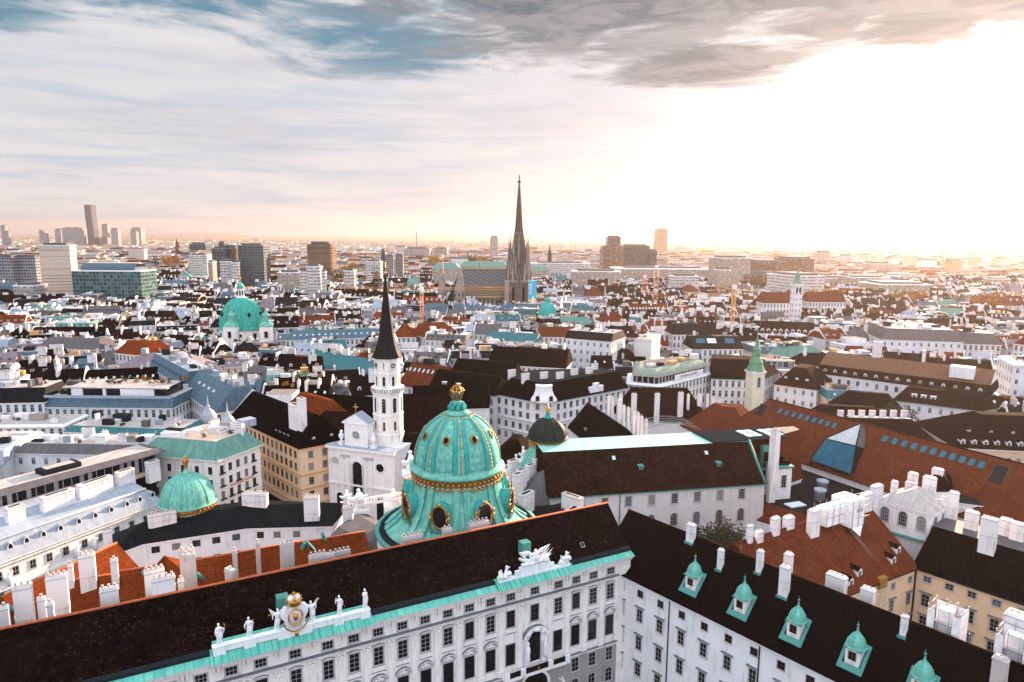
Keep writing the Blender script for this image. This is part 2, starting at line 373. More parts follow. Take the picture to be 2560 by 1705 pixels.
def tag(o, label=None, cat=None, group=None, kind=None):
    for k, v in (('label', label), ('category', cat), ('group', group), ('kind', kind)):
        if v: o[k] = v
    return o

# ---------------------------------------------------------------- shared small meshes
CACHE = {}
def win_mesh(w, h, style='plain', fr='frame', gl='glassd', tr='trim', nv=2, nh=3):
    key = ('w', w, h, style, fr, gl, tr, nv, nh)
    if key in CACHE: return CACHE[key]
    b = MB(); A = MAT; f, g, t = A.get(fr), A[gl], A[tr]
    arch = 'arch' in style; pd = .10 if 'deep' in style else .06
    top = h/2
    if arch:
        r = w/2; zc = top-r; pts = [(-r, -.02, -h/2), (r, -.02, -h/2)]+[(r*cos(a), -.02, zc+r*sin(a)) for a in [pi*i/8 for i in range(9)]]
        b.poly(pts, g)
        ro = r+.16
        ring = [(ro*cos(pi*i/8), zc+ro*sin(pi*i/8), r*cos(pi*i/8), zc+r*sin(pi*i/8)) for i in range(9)]
        for i in range(8):
            a, c = ring[i], ring[i+1]
            b.poly([(a[2], -pd, a[3]), (a[0], -pd, a[1]), (c[0], -pd, c[1]), (c[2], -pd, c[3])], t)
            b.poly([(a[2], 0, a[3]), (a[2], -pd, a[3]), (c[2], -pd, c[3]), (c[2], 0, c[3])], t)
        side = zc
    else:
        b.obox((-w/2, -.03, -h/2), (w, 0, 0), (0, .03, 0), (0, 0, h), g); side = top
    if style != 'bare':
        s = .17 if 'thin' not in style else .08
        for x in (-w/2-s, w/2): b.obox((x, -pd, -h/2), (s, 0, 0), (0, pd, 0), (0, 0, side+h/2), t)
        if not arch: b.obox((-w/2-s, -pd, h/2), (w+2*s, 0, 0), (0, pd, 0), (0, 0, s), t)
        b.obox((-w/2-s-.06, -pd-.10, -h/2-.14), (w+2*s+.12, 0, 0), (0, pd+.10, 0), (0, 0, .14), t)
    tk = .045
    if fr:
        for i in range(1, nv): b.obox((-w/2+w*i/nv-tk/2, -.05, -h/2), (tk, 0, 0), (0, .02, 0), (0, 0, h if not arch else side+h/2+w*.4), f)
        for i in range(1, nh): b.obox((-w/2, -.052, -h/2+h*i/nh-tk/2), (w, 0, 0), (0, .02, 0), (0, 0, tk), f)
        for x in (-w/2, w/2-.07): b.obox((x, -.048, -h/2), (.07, 0, 0), (0, .02, 0), (0, 0, side+h/2), f)
        b.obox((-w/2, -.049, -h/2), (w, 0, 0), (0, .02, 0), (0, 0, .08), f)
    if 'hood' in style:
        z = h/2+.42; b.obox((-w/2-.42, -.42, z), (w+.84, 0, 0), (0, .42, 0), (0, 0, .14), A['trimd'])
        b.obox((-w/2-.25, -.2, z-.25), (w+.5, 0, 0), (0, .2, 0), (0, 0, .25), t)
    if 'seg' in style:          # curved pediment with carved field
        n = 8; R0 = w/2+.55; zb = h/2+.35
        b.obox((-w/2-.3, -.12, h/2+.17), (w+.6, 0, 0), (0, .12, 0), (0, 0, .2), t)
        for i in range(n):
            a0, a1 = pi*(.12+.76*i/n), pi*(.12+.76*(i+1)/n)
            p0, p1 = (R0*cos(a0), zb+R0*sin(a0)*.95-.2), (R0*cos(a1), zb+R0*sin(a1)*.95-.2)
            b.obox((p1[0], -.5, p1[1]), (p0[0]-p1[0], 0, p0[1]-p1[1]), (0, .5, 0), (0, 0, .16), A['stonew'], A['trimd'])
            b.poly([(p1[0], -.1, zb), (p0[0], -.1, zb), (p0[0], -.1, p0[1]), (p1[0], -.1, p1[1])], t)
        b.ball((0, -.12, zb+.45), (.38, .16, .42), A['stonew'], 8, 6)
        for sx in (-.5, .5): b.ball((sx, -.10, zb+.25), (.28, .12, .22), A['stonew'], 7, 5)
    if 'box' in style:          # flower box
        b.obox((-w/2-.28, -.5, -h/2-.22), (w+.56, 0, 0), (0, .42, 0), (0, 0, .34), A['leafg'])
    me = b.mesh('window'); CACHE[key] = me; return me
def chim_mesh(L, W, h, style='pot', d=False):
    key = ('c', round(L, 1), round(W, 1), round(h, 1), style, d)
    if key in CACHE: return CACHE[key]
    L, W, h = key[1:4]; b = MB(); m = MAT['chimd' if d else 'chim']
    b.box((0, 0, -3.), (L, W, h+3-.55), m)
    b.box((0, 0, h-.55), (L+.14, W+.14, .15), MAT['cap']); b.box((0, 0, h*.42), (L+.08, W+.08, .09), MAT['cap'])
    if style == 'pot':
        b.box((0, 0, h-.4), (L, W, .4), m, top=MAT['cap']); n = max(1, int(L/.62))
        for i in range(n): b.lathe([(.13, 0), (.13, .35), (.19, .38), (.19, .48)], (-L/2+L*(i+.5)/n, 0, h), MAT['pot'], 7)
    elif style == 'hood':       # sloped shoulders and flue slots in the crown
        t = .22; zz = h-.4
        q0 = [(-L/2, -W/2), (L/2, -W/2), (L/2, W/2), (-L/2, W/2)]; q1 = [(-L/2+t, -W/2+t), (L/2-t, -W/2+t), (L/2-t, W/2-t), (-L/2+t, W/2-t)]
        for i in range(4):
            a, c = q0[i], q0[(i+1) % 4]; e, g = q1[(i+1) % 4], q1[i]; b.poly([(*a, zz), (*c, zz), (*e, h), (*g, h)], m)
        b.poly([(*q, h) for q in q1], MAT['cap']); n = max(1, int((L-.5)/.65))
        for i in range(n): b.box((-L/2+.25+(L-.5)*(i+.5)/n, 0, h), (.34, .26, .012), MAT['hole'])
    else:
        b.box((0, 0, h-.4), (L, W, .4), m, top=MAT['cap'])
        b.box((0, 0, h), (L*.7, W*.5, .01), MAT['hole'])
    me = b.mesh('chimney'); CACHE[key] = me; return me
def chim(T, x, y, z0, z1, L=1.8, W=.9, rz=0., style='pot', d=False):
    return inst('chimney', chim_mesh(L, W, z1-z0, style, d), T, (x, y, z0), rz)
def chimpx(T, k, x, yb, yt, z, wpx, rz, style='hood', W=None, d=False):
    """chimney whose base and crown were read off the photo; z = height of the roof at its base"""
    p = P(k, x, yb, z); zt = Q(k, x, yt, p.y)[1]; w = wpx/V[k][2]*p.length/F; W = W or min(1.2, w*.5); L = max(.7, (w-W*.35)*.92)
    return chim(T, p.x, p.y, z, zt, L, W, rz, style, d)
def inset(q, ds):
    n = len(q); ls = []
    for i in range(n):
        a, b = Vector(q[i]), Vector(q[(i+1) % n]); t = (b-a).normalized(); nn = Vector((-t.y, t.x)); ls.append((a+nn*ds[i], t))
    res = []
    for i in range(n):
        (p, t), (q2, s) = ls[i-1], ls[i]; den = t.x*s.y-t.y*s.x
        if abs(den) < 1e-6: res.append(Vector(q2)); continue
        k = ((q2.x-p.x)*s.y-(q2.y-p.y)*s.x)/den; res.append(p+t*k)
    return res
FPS = []
def roofmesh(b, q, zE, zR, ds, rm, top=None, gm=None, over=.35, cm=None, th=.28, ridge=None):
    n = len(q); ov = [over if (ds[i] > 0 or gm is None) else .06 for i in range(n)]
    Qo = inset(q, [-x for x in ov]); T_ = inset(q, ds)
    if cm is not None: b.prism(Qo, zE-th, zE, cm, False, True)
    for i in range(n):
        a, c, e, g = Qo[i], Qo[(i+1) % n], T_[(i+1) % n], T_[i]
        m = rm if ds[i] > 0 else (gm or rm)
        if (e-g).length < .15: b.poly([(*a, zE), (*c, zE), (*((e+g)/2), zR)], m)
        else: b.poly([(*a, zE), (*c, zE), (*e, zR), (*g, zR)], m)
    b.poly([(*p, zR) for p in T_], top or rm)
    if ridge is not None:
        r0, r1 = (T_[0]+T_[3])/2, (T_[1]+T_[2])/2
        b.tube([(*r0, zR+.05), (*r1, zR+.05)], .19, ridge, 6)
    return T_
class BL: pass
def deck(B, n, seed, z=None):
    """rooftop plant, vents, aerials and chimneys scattered on a roof"""
    R = random.Random(seed); q = [Vector(p) for p in B.top]; z = z or B.zR; A = MAT; ms = [A['white'], A['white2'], A['greym'], A['bluem'], A['lead'], A['steel'], A['stonew'], A['palem']]
    c = sum(q, Vector((0, 0)))/len(q); t = (q[1]-q[0]).normalized(); an = atan2(t.y, t.x); ridge = (q[0]-q[-1]).length < .5
    for i in range(n):
        f, g = R.uniform(.04, .96), R.uniform(.1, .9); p = (q[0]*(1-f)+q[1]*f)*(1-g)+(q[-1]*(1-f)+q[2 if len(q) < 5 else -2]*f)*g
        if ridge: 
            if i < n*.5: chim(B.T, p.x, p.y, z-.8, z+R.uniform(1.2, 2.6), R.choice((1.5, 2.5, 3.5)), .9, an+R.choice((0, pi/2)), R.choice(('pot', 'box')), R.random() < .2)
            continue
        k = R.random(); b = MB()
        if k < .55: b.box((p.x, p.y, z), (R.uniform(.8, 5), R.uniform(.8, 2.6), R.uniform(.4, 2.4)), R.choice(ms), an); b.build('roof_box', B.T)
        elif k < .7: chim(B.T, p.x, p.y, z, z+R.choice((1.5, 2., 2.5)), R.choice((1.5, 2.5, 3.5)), .9, an+R.choice((0, pi/2)), R.choice(('pot', 'box')))
        elif k < .82: b.tube([(p.x, p.y, z), (p.x, p.y, z+R.uniform(2, 4))], .05, A['steel'], 4); b.build('antenna', B.T)
        elif k < .9: b.lathe([(.5, 0), (.5, .9), (.7, 1.), (.1, 1.4)], (p.x, p.y, z), A['steel'], 8); b.build('roof_vent', B.T)
        else: lumps(b, (p.x, p.y, z+.5), R.uniform(.7, 1.3), 40, A['leafo'] if R.random() < .6 else A['leafg'], .3); b.build('roof_plants', B.T)
def bldg(name, label, cat, q, zE, zR, wm, rm, ds, top=None, gm=None, over=.4, cm='stonew', z0=GZ, ridge=None, group=None, roofname='roof', reg=True):
    q = [Vector(p[:2]) for p in q]; c = sum(q, Vector((0, 0)))/len(q); A = MAT
    g = lambda m: A[m] if isinstance(m, str) else m
    B = BL(); B.q = q; B.T = thing(name, label, cat, (c.x, c.y, z0), group); B.zE = zE; B.zR = zR
    b = MB(); b.prism(q, z0, zE-.02, g(wm), False); B.wall = b.build('wall', B.T)
    b = MB(); roofmesh(b, q, zE, zR, ds, g(rm), g(top) if top else None, g(gm) if gm else None, over, g(cm) if cm else None, ridge=g(ridge) if ridge else None)
    B.roof = b.build(roofname, B.T); B.top = inset(q, ds)
    if reg: FPS.append(q)
    return B
def frame_(a, b):
    a, b = Vector(a[:2]), Vector(b[:2]); t = (b-a).normalized(); return a, t, Vector((t.y, -t.x)), (b-a).length
def wins(B, a, b, us, z, w, h, style='plain', off=0., name='window', **k):
    a, t, n, L = frame_(a, b); mes = [win_mesh(w, h, style, **{**k, 'gl': g_}) for g_ in (['glassd', 'glassd', 'glassd', 'glass2', 'glass3'] if 'gl' not in k else [k['gl']])]; T = B.T if hasattr(B, 'T') else B
    if isinstance(us, int): us = [L*(i+.5)/us for i in range(us)]
    for u in us:
        p = a+t*u+n*(.012+off); me = mes[int(abs(u*7.31+z*3.17)*13) % len(mes)]; inst(name, me, T, (p.x, p.y, z), atan2(t.y, t.x))
def band(b, a, c, z, h, pr, mat, top=None, ext=0., off=0.):
    a, t, n, L = frame_(a, c); o = a-t*ext+n*off
    b.obox((*o, z), (*(t*(L+2*ext)), 0), (*(n*pr), 0), (0, 0, h), mat, top)
def roofpt(a, b, u, s, zE, zR, run):
    """point on the roof plane above eave a-b: u along, s in 0..1 up the slope"""
    a, t, n, L = frame_(a, b); p = a+t*u-n*run*s; return Vector((p.x, p.y, zE+(zR-zE)*s)), atan2(t.y, t.x)
def skyl_mesh(w, l, ang, mat='skyl', fr='lead'):
    key = ('s', w, l, round(ang, 2), mat, fr)
    if key in CACHE: return CACHE[key]
    b = MB(); dy, dz = cos(ang), sin(ang); up = Vector((0, -dz, dy))
    o = Vector((-w/2, -l/2*dy, -l/2*dz)); b.obox(o-up*.1, (w, 0, 0), (0, l*dy, l*dz), up*.22, MAT[fr])
    b.obox(o+Vector((.1, .1*dy, .1*dz))+up*.10, (w-.2, 0, 0), (0, (l-.2)*dy, (l-.2)*dz), up*.04, MAT[mat])
    me = b.mesh('skylight'); CACHE[key] = me; return me
def skyl(B, a, b, u, s, run, w=1., l=1.3, mat='skyl', fr='lead', zE=None, zR=None):
    zE = zE or B.zE; zR = zR or B.zR
    p, rz = roofpt(a, b, u, s, zE, zR, run); inst('skylight', skyl_mesh(w, l, atan2(zR-zE, run), mat, fr), B.T, p, rz)
def dorm_mesh(w, h, dep, rm='lead', wm='white', kind='gable', fr='frame'):
    key = ('d', w, h, dep, rm, wm, kind)
    if key in CACHE: return CACHE[key]
    b = MB(); A = MAT
    b.obox((-w/2, 0, -.6), (w, 0, 0), (0, dep, 0), (0, 0, h+.6), A[wm])
    b.obox((-w*.28, -.03, h*.18), (w*.56, 0, 0), (0, .04, 0), (0, 0, h*.68), A['glassd'])
    if fr: b.obox((-.03, -.05, h*.18), (.06, 0, 0), (0, .02, 0), (0, 0, h*.68), A[fr]); b.obox((-w*.28, -.05, h*.5), (w*.56, 0, 0), (0, .02, 0), (0, 0, .06), A[fr])
    if kind == 'gable':
        r = h+w*.45; e = .15
        b.poly([(-w/2, 0, h), (w/2, 0, h), (0, 0, r-.08)], A[wm])
        b.poly([(-w/2-e, -e, h-.08), (0, -e, r), (0, dep, r), (-w/2-e, dep, h-.08)], A[rm]); b.poly([(0, -e, r), (w/2+e, -e, h-.08), (w/2+e, dep, h-.08), (0, dep, r)], A[rm])
    elif kind == 'shed': b.obox((-w/2-.12, -.2, h), (w+.24, 0, 0), (0, dep+.2, .15), (0, 0, .12), A[rm])
    else:
        n = 8; R = w/2+.1
        for i in range(n):
            a0, a1 = pi*i/n, pi*(i+1)/n
            b.poly([(R*cos(a1), -.12, h+R*.8*sin(a1)), (R*cos(a1), dep, h+R*.8*sin(a1)), (R*cos(a0), dep, h+R*.8*sin(a0)), (R*cos(a0), -.12, h+R*.8*sin(a0))], A[rm], True)
        b.poly([(R*cos(pi*i/n), -.02, h+R*.78*sin(pi*i/n)) for i in range(n+1)], A[wm])
    me = b.mesh('dormer'); CACHE[key] = me; return me
def dorm(B, a, b, u, s, run, w=1.3, h=1.4, dep=1.8, zE=None, zR=None, **k):
    p, rz = roofpt(a, b, u, s, zE or B.zE, zR or B.zR, run); inst('dormer', dorm_mesh(w, h, dep, **k), B.T, p, rz)
def text(s, size, mat, parent, loc, rz, name='lettering', ext=.04, rx=pi/2, ry=0., sx=1.):
    cu = bpy.data.curves.new(name, 'FONT'); cu.body = s; cu.size = size; cu.extrude = ext; cu.align_x = 'CENTER'; cu.align_y = 'CENTER'
    o = bpy.data.objects.new(name, cu); COL.objects.link(o)
    dg = bpy.context.evaluated_depsgraph_get(); me = bpy.data.meshes.new_from_object(o.evaluated_get(dg)); bpy.data.objects.remove(o)
    me.materials.clear(); me.materials.append(mat); o = bpy.data.objects.new(name, me); COL.objects.link(o); o.parent = parent
    o.location = Vector(loc)-wl(parent); o.rotation_euler = (rx, ry, rz); o.scale = (sx, 1, 1); return o
def lumps(b, c, r, n, mat, leaf=.35, sq=1.):
    """leafy clump: many small leaf faces spread through an uneven volume"""
    rs = [(Vector([random.gauss(0, .45) for _ in range(3)]), random.uniform(.35, .6)) for _ in range(max(3, n//60))]
    for i in range(n):
        o, k = random.choice(rs); d = Vector([random.gauss(0, 1) for _ in range(3)]).normalized()*k*random.uniform(.75, 1.05)
        p = Vector(c)+Vector(((o.x+d.x)*r, (o.y+d.y)*r, (o.z*.6+d.z)*r*sq)); s = leaf*random.uniform(.6, 1.4)
        a = Vector([random.gauss(0, 1) for _ in range(3)]).normalized()*s; e = a.orthogonal().normalized()*s*.7
        b.poly([p-a, p-e*.8, p+a, p+e*.8], mat)

# ================================================================ ground
def ground():
    b = MB(); b.poly([(-26000, -1500, GZ), (26000, -1500, GZ), (26000, 24000, GZ), (-26000, 24000, GZ)], MAT['asph'])
    m, t, bb = newmat('city_ground'); setb(bb, .95, 0., .1); oc = t.coord('Object')
    n = t.noise(oc, .004, 6, .7); n2 = t.noise(oc, .05, 4, .7)
    far = t.mix(t.rng(n, .40, .62), (.16, .12, .09), (.085, .075, .04))
    far = t.mix(t.rng(n2, .52, .66), far, (.30, .24, .21))
    x, y, _ = t.sep(oc); r = t.M('POWER', t.M('ADD', t.M('MULTIPLY', x, x), t.M('MULTIPLY', y, y)), .5)
    t.put(bb.inputs['Base Color'], t.mix(t.rng(r, 900., 2600.), t.mix(t.rng(n2, .4, .6), (.04, .04, .042), (.065, .06, .06)), far))
    b.mats = [m]; o = b.build('ground'); tag(o, 'wide plain of streets and fields under the city', 'ground', kind='structure')
    # far low hills
    b = MB(); random.seed(3); hm = plain('far_hill', (.20, .17, .15), .95)
    for k in range(2):
        n = 90; Y = 16500+k*1500
        top = [(-17000+34000*i/n, Y+random.uniform(-300, 300), 30+k*55+35*sin(i*.31+k)+20*sin(i*.83)+random.uniform(-6, 6)) for i in range(n+1)]
        for i in range(n):
            a, c = top[i], top[i+1]
            b.poly([(a[0], a[1]-1500, GZ+.1), (c[0], c[1]-1500, GZ+.1), c, a], hm, True)
            b.poly([a, c, (c[0], c[1]+1000, GZ+.1), (a[0], a[1]+1000, GZ+.1)], hm, True)
    o = b.build('hills'); tag(o, 'low hazy hills along the horizon', 'hills', kind='structure')
ground()

# ================================================================ palace wing with statues (foreground)
def v2(x, y): return Vector((x, y))
def off(p, t, u, n, v): return p+t*u+n*v
def palace_wing():
    A = MAT; a = v2(-49.06, 82.69); t = v2(.887, .4616).normalized(); inn = v2(-t.y, t.x); outw = -inn
    u0, u1 = -32., 80.6; p0, p1 = a+t*u0, a+t*u1
    q = [p0, p1, p1+inn*15.4, p0+inn*15.4]
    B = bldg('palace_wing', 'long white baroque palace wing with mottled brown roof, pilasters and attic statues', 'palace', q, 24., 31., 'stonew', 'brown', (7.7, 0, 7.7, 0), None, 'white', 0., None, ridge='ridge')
    T = B.T; an = atan2(t.y, t.x)
    X = lambda u, v, z: (*(a+t*u+outw*v), z)      # v = distance out from the wall
    # cornice with green copper gutter
    b = MB()
    b.obox(X(u0, 0, 22.9), (*(t*(u1-u0)), 0), (*(outw*.35), 0), (0, 0, .5), A['stonew'])
    b.obox(X(u0, 0, 23.4), (*(t*(u1-u0)), 0), (*(outw*.75), 0), (0, 0, .35), A['stonew'])
    b.obox(X(u0, 0, 23.75), (*(t*(u1-u0)), 0), (*(outw*1.15), 0), (0, 0, .22), A['stonew'])
    for k in range(int((u1-u0)/.62)): b.obox(X(u0+.3+k*.62, 0, 23.45), (*(t*.26), 0), (*(outw*.98), 0), (0, 0, .28), A['stonew'])
    b.build('cornice', T)
    b = MB(); g = A['copper2']
    for (s, e, o_) in ((u0, 8.6, 1.25), (31.3, 52.5, 1.25), (67.5, u1, 1.25)):
        b.poly([X(s, o_, 23.98), X(e, o_, 23.98), X(e, 0, 24.45), X(s, 0, 24.45)], g); b.obox(X(s, 0, 23.97), (*(t*(e-s)), 0), (*(outw*o_), 0), (0, 0, .03), g)
        b.obox(X(s, 0, 24.2), (*(t*(e-s)), 0), (*(-outw*1.6), 0), (0, 0, .75), A['lead'])
    for (s, e) in ((8.6, 31.3), (52.5, 67.5)):
        b.poly([X(s, 1.75, 23.98), X(e, 1.75, 23.98), X(e, .35, 24.75), X(s, .35, 24.75)], g); b.obox(X(s, -.2, 23.96), (*(t*(e-s)), 0), (*(outw*1.95), 0), (0, 0, .03), g)
        b.obox(X(s, .35, 24.3), (*(t*(e-s)), 0), (*(-outw*2.6), 0), (0, 0, .6), g)
        for k in range(int((e-s)/.95)): b.obox(X(s+.4+k*.95, 1.72, 24.0), (*(t*.06), 0), (*(-outw*1.4), .78), (0, 0, .08), A['copperd'])
    b.build('gutter', T)
    # mouldings, frieze consoles, pilasters
    us = [3.4, 7.3, 11.2, 15.1, 19.9, 24.6, 28.5, 32.3, 36.2, 40., 43.9, 47.7, 51.6, 55.4, 60.1, 64.9, 68.6, 72.3, 76.1]
    us = [3.4-3.9*k for k in range(8, 0, -1)]+us
    b = MB(); s = A['stonew']
    for z, h, pr, m in ((20.15, .3, .55, s), (20.45, .08, .7, A['trimd']), (19.95, .2, .35, s), (6.75, .45, .35, s), (7.2, .08, .5, A['trimd'])):  # dark strip on the upper ledge draws its black shadow line
        b.obox(X(u0, 0, z), (*(t*(u1-2.8-u0)), 0), (*(outw*pr), 0), (0, 0, h), m)
    b.build('string_course', T)
    b = MB(); b.obox(X(u0, 0, GZ), (*(t*(u1-2.8-u0)), 0), (*(outw*.12), 0), (0, 0, 8.75), A['greywall'])
    for k in range(13): b.obox(X(u0, .12, GZ+.5+k*.62), (*(t*(u1-2.8-u0)), 0), (*(outw*.05), 0), (0, 0, .52), A['greywall'])
    b.build('rusticated_base', T)
    mids = [(x+y)/2 for x, y in zip(us, us[1:])]
    mids = [m for m in mids if abs(m-57.8) > .3 and abs(m-62.5) > .3]+[57.2, 63.2]
    pm = MB()
    pm.obox((-.55, -.32, 7.25), (1.1, 0, 0), (0, .32, 0), (0, 0, 1.1), s); pm.obox((-.45, -.26, 8.3), (.9, 0, 0), (0, .26, 0), (0, 0, 10.4), s)
    pm.obox((-.5, -.3, 18.5), (1., 0, 0), (0, .3, 0), (0, 0, .12), s); pm.obox((-.62, -.46, 19.75), (1.24, 0, 0), (0, .46, 0), (0, 0, .22), s, A['trimd'])
    for x, z in ((-.3, 18.95), (.3, 18.95), (0, 19.15), (-.4, 19.5), (.4, 19.5), (0, 18.75)): pm.ball((x, -.3, z), (.2, .16, .22), s, 7, 5)
    me = pm.mesh('pilaster')
    for u in mids: inst('pilaster', me, T, X(u, 0, 0), an)
    cm = MB()
    for x in (-.28, .28):
        cm.obox((x-.13, -.42, 22.4), (.26, 0, 0), (0, .42, 0), (0, 0, .5), s); cm.ball((x, -.3, 22.2), (.15, .22, .25), s, 7, 5); cm.obox((x-.11, -.16, 21.0), (.22, 0, 0), (0, .16, 0), (0, 0, 1.3), s)
    me = cm.mesh('console')
    for u in mids: inst('console', me, T, X(u, 0, 0), an)
    for u in us:
        c = abs(u-60.1) < .2; sd_ = u in (55.4, 64.9)
        L = lambda *q, **k: inst('window', win_mesh(*q, **k), T, X(u, .012, zc), an)
        zc = 21.5; L(1.6, 1.25, 'plain', nv=3, nh=2)
        zc = 17.5; L(1.55, 3.0, 'plaindeep', nv=2, nh=4, gl='glassd', fr='framed' if int(u*7) % 3 == 0 else 'frame')
        if c: continue
        zc = 10.85; L(1.75, 3.9, 'plainseg' if not sd_ else 'plain', nv=2, nh=1, fr=None)
        if u > 20 and not sd_:
            zc = 5.1; inst('window', win_mesh(1.5, 2.6, 'plaindeep'), T, X(u, .19, zc), an)
            zc = .9; inst('window', win_mesh(1.5, 2.8, 'archdeep', gl='glassd'), T, X(u, .19, zc), an)
    # hoods over the upper windows: small curved drip
    for u in us:
        if not (abs(u-60.1) < .2 or u in (55.4, 64.9)):
            hb = MB()
            for k in range(5):
                xa, xb = -1.05+.42*k, -1.05+.42*(k+1); za = 19.25+.22*sin(pi*k/5); zb = 19.25+.22*sin(pi*(k+1)/5)
                hb.obox(X(u+xa, 0, za), (*(t*(xb-xa)), zb-za), (*(outw*.32), 0), (0, 0, .1), s, A['trimd'])
            hb.build('drip_moulding', T)
        ub = MB(); ub.obox(X(u-.95, 0, 15.0), (*(t*1.9), 0), (*(outw*.14), 0), (0, 0, .72), s); ub.obox(X(u-1.1, 0, 14.75), (*(t*2.2), 0), (*(outw*.25), 0), (0, 0, .12), s, A['trimd']); ub.build('window_apron', T)
    # great central arch, balcony and carriage arch
    b = MB(); w_ = A['statue']
    n = 12; r = 1.25
    b.poly([X(60.1-r, .02, 8.3), X(60.1+r, .02, 8.3)]+[X(60.1+r*cos(pi*i/n), .02, 12.9+r*sin(pi*i/n)) for i in range(n+1)], A['glassd'])
    for R_, W_, pr, m in ((r, .32, .45, w_), (2.15, .45, .85, w_)):
        zc = 12.9 if R_ == r else 12.7
        for i in range(n):
            a0, a1 = pi*i/n, pi*(i+1)/n
            if R_ > 2 and (i < 1 or i > n-2): continue
            i0, i1 = (60.1+R_*cos(a0), zc+R_*sin(a0)), (60.1+R_*cos(a1), zc+R_*sin(a1)); o0, o1 = (60.1+(R_+W_)*cos(a0), zc+(R_+W_)*sin(a0)), (60.1+(R_+W_)*cos(a1), zc+(R_+W_)*sin(a1))
            b.poly([X(i0[0], pr, i0[1]), X(o0[0], pr, o0[1]), X(o1[0], pr, o1[1]), X(i1[0], pr, i1[1])], m)
            b.poly([X(o0[0], 0, o0[1]), X(o1[0], 0, o1[1]), X(o1[0], pr, o1[1]), X(o0[0], pr, o0[1])], A['trimd'] if R_ > 2 else m)
            b.poly([X(i0[0], 0, i0[1]), X(i1[0], 0, i1[1]), X(i1[0], pr, i1[1]), X(i0[0], pr, i0[1])], m)
    for sx in (-1, 1):
        b.obox(X(60.1+sx*1.65-.35, 0, 7.2), (*(t*.7), 0), (*(outw*.7), 0), (0, 0, 4.7), w_)
        b.lathe([(.3, 0), (.42, .5), (.34, 1.1), (.44, 2.2), (.3, 2.8), (.18, 3.), (.26, 3.2), (.24, 3.5), (.1, 3.7)], X(60.1+sx*1.75, 1.0, 9.2), w_, 9)
        b.ball(X(60.1+sx*1.4, .5, 14.), (.5, .4, .6), w_)
    b.ball(X(60.1, .6, 14.6), (.8, .4, .45), w_)
    b.build('arched_portal', T)
    b = MB()
    b.obox(X(53.6, 0, 6.9), (*(t*13), 0), (*(outw*1.7), 0), (0, 0, .4), s)
    for uu in (53.6, 56.7, 62.2, 65.7): b.obox(X(uu, 1.2, 7.3), (*(t*.9), 0), (*(outw*.5), 0), (0, 0, 1.2), w_)
    b.obox(X(54.4, 1.38, 7.35), (*(t*11.6), 0), (*(outw*.08), 0), (0, 0, 1.0), A['hole'])
    b.obox(X(60., 1.47, 7.6), (*(t*.5), 0), (*(outw*.04), 0), (0, 0, .4), A['gold'])
    b.build('balcony', T)
    b = MB(); R_ = 2.7
    b.poly([X(60.1-R_, .22, GZ), X(60.1+R_, .22, GZ)]+[X(60.1+R_*cos(pi*i/n), .22, 3.6+R_*sin(pi*i/n)) for i in range(n+1)], A['hole'])
    for i in range(n):
        a0, a1 = pi*i/n, pi*(i+1)/n; b.poly([X(60.1+R_*cos(a0), .5, 3.6+R_*sin(a0)), X(60.1+(R_+.5)*cos(a0), .5, 3.6+(R_+.5)*sin(a0)), X(60.1+(R_+.5)*cos(a1), .5, 3.6+(R_+.5)*sin(a1)), X(60.1+R_*cos(a1), .5, 3.6+R_*sin(a1))], s)
        b.poly([X(60.1+R_*cos(a0), .5, 3.6+R_*sin(a0)), X(60.1+R_*cos(a1), .5, 3.6+R_*sin(a1)), X(60.1+R_*cos(a1), .22, 3.6+R_*sin(a1)), X(60.1+R_*cos(a0), .22, 3.6+R_*sin(a0))], s)
    b.build('carriage_arch', T)
    b = MB(); b.ball(X(65.8, .8, 1.2), (.9, .5, .8), w_); b.ball(X(65.6, 1., 2.5), (.35, .35, .4), w_); b.tube([X(65.2, .9, 2.), X(65.9, 1.3, 2.9), X(65.2, 1.2, 4.4)], [.22, .16, .1], w_, 6); b.tube([X(64.6, 1.2, 4.3), X(67.2, 1.2, 1.6)], .09, w_, 5)
    o = b.build('portal_figure', T); o['label'] = 'white carved fighting figure beside the carriage arch'
    # attic parapets
    for (s0, s1, zt, seg) in ((9., 31., 25.75, ((9., 10.6), (13., 14.6), (17.6, 22.4), (25.6, 27.), (29.6, 31.))),):
        b = MB(); b.obox(X(s0, -.4, 24.4), (*(t*(s1-s0)), 0), (*(outw*.75), 0), (0, 0, zt-24.4), A['statue']); b.obox(X(s0-.1, -.45, zt), (*(t*(s1-s0+.2)), 0), (*(outw*.95), 0), (0, 0, .12), A['statue'])
        for e0, e1 in seg: b.obox(X(e0, .3, 24.3), (*(t*(e1-e0)), 0), (*(outw*.3), 0), (0, 0, zt-24.3+.14), A['statue'])
        b.obox(X(s0, -.5, 24.7), (*(t*(s1-s0)), 0), (*(-outw*1.3), 0), (0, 0, .9), A['copper2']); b.build('attic_parapet', T)
    b = MB(); b.obox(X(53., -.2, 24.4), (*(t*14), 0), (*(outw*.6), 0), (0, 0, .75), A['statue']); b.obox(X(56.2, -.2, 25.1), (*(t*7.6), 0), (*(outw*.5), 0), (0, 0, .9), A['statue'])
    b.obox(X(57., -.2, 26.), (*(t*6), 0), (*(outw*.5), 0), (0, 0, .5), A['statue']); b.build('attic_parapet', T)
    # rooftop green box behind the arms and the eagle
    for uu in (18.0, 58.8):
        b = MB(); b.obox(X(uu, -2.2, 26.), (*(t*1.7), 0), (*(-outw*1.6), 0), (0, 0, 3.4), A['cop']); b.build('roof_hatch', T)
    for u in (-14, 5, 27, 38, 50, 70):
        b = MB(); x, y, z = X(u, -7.7, 31.1); b.tube([(x, y, z), (x, y, z+1.4)], .04, A['steel'], 4); b.build('lightning_rod', T)
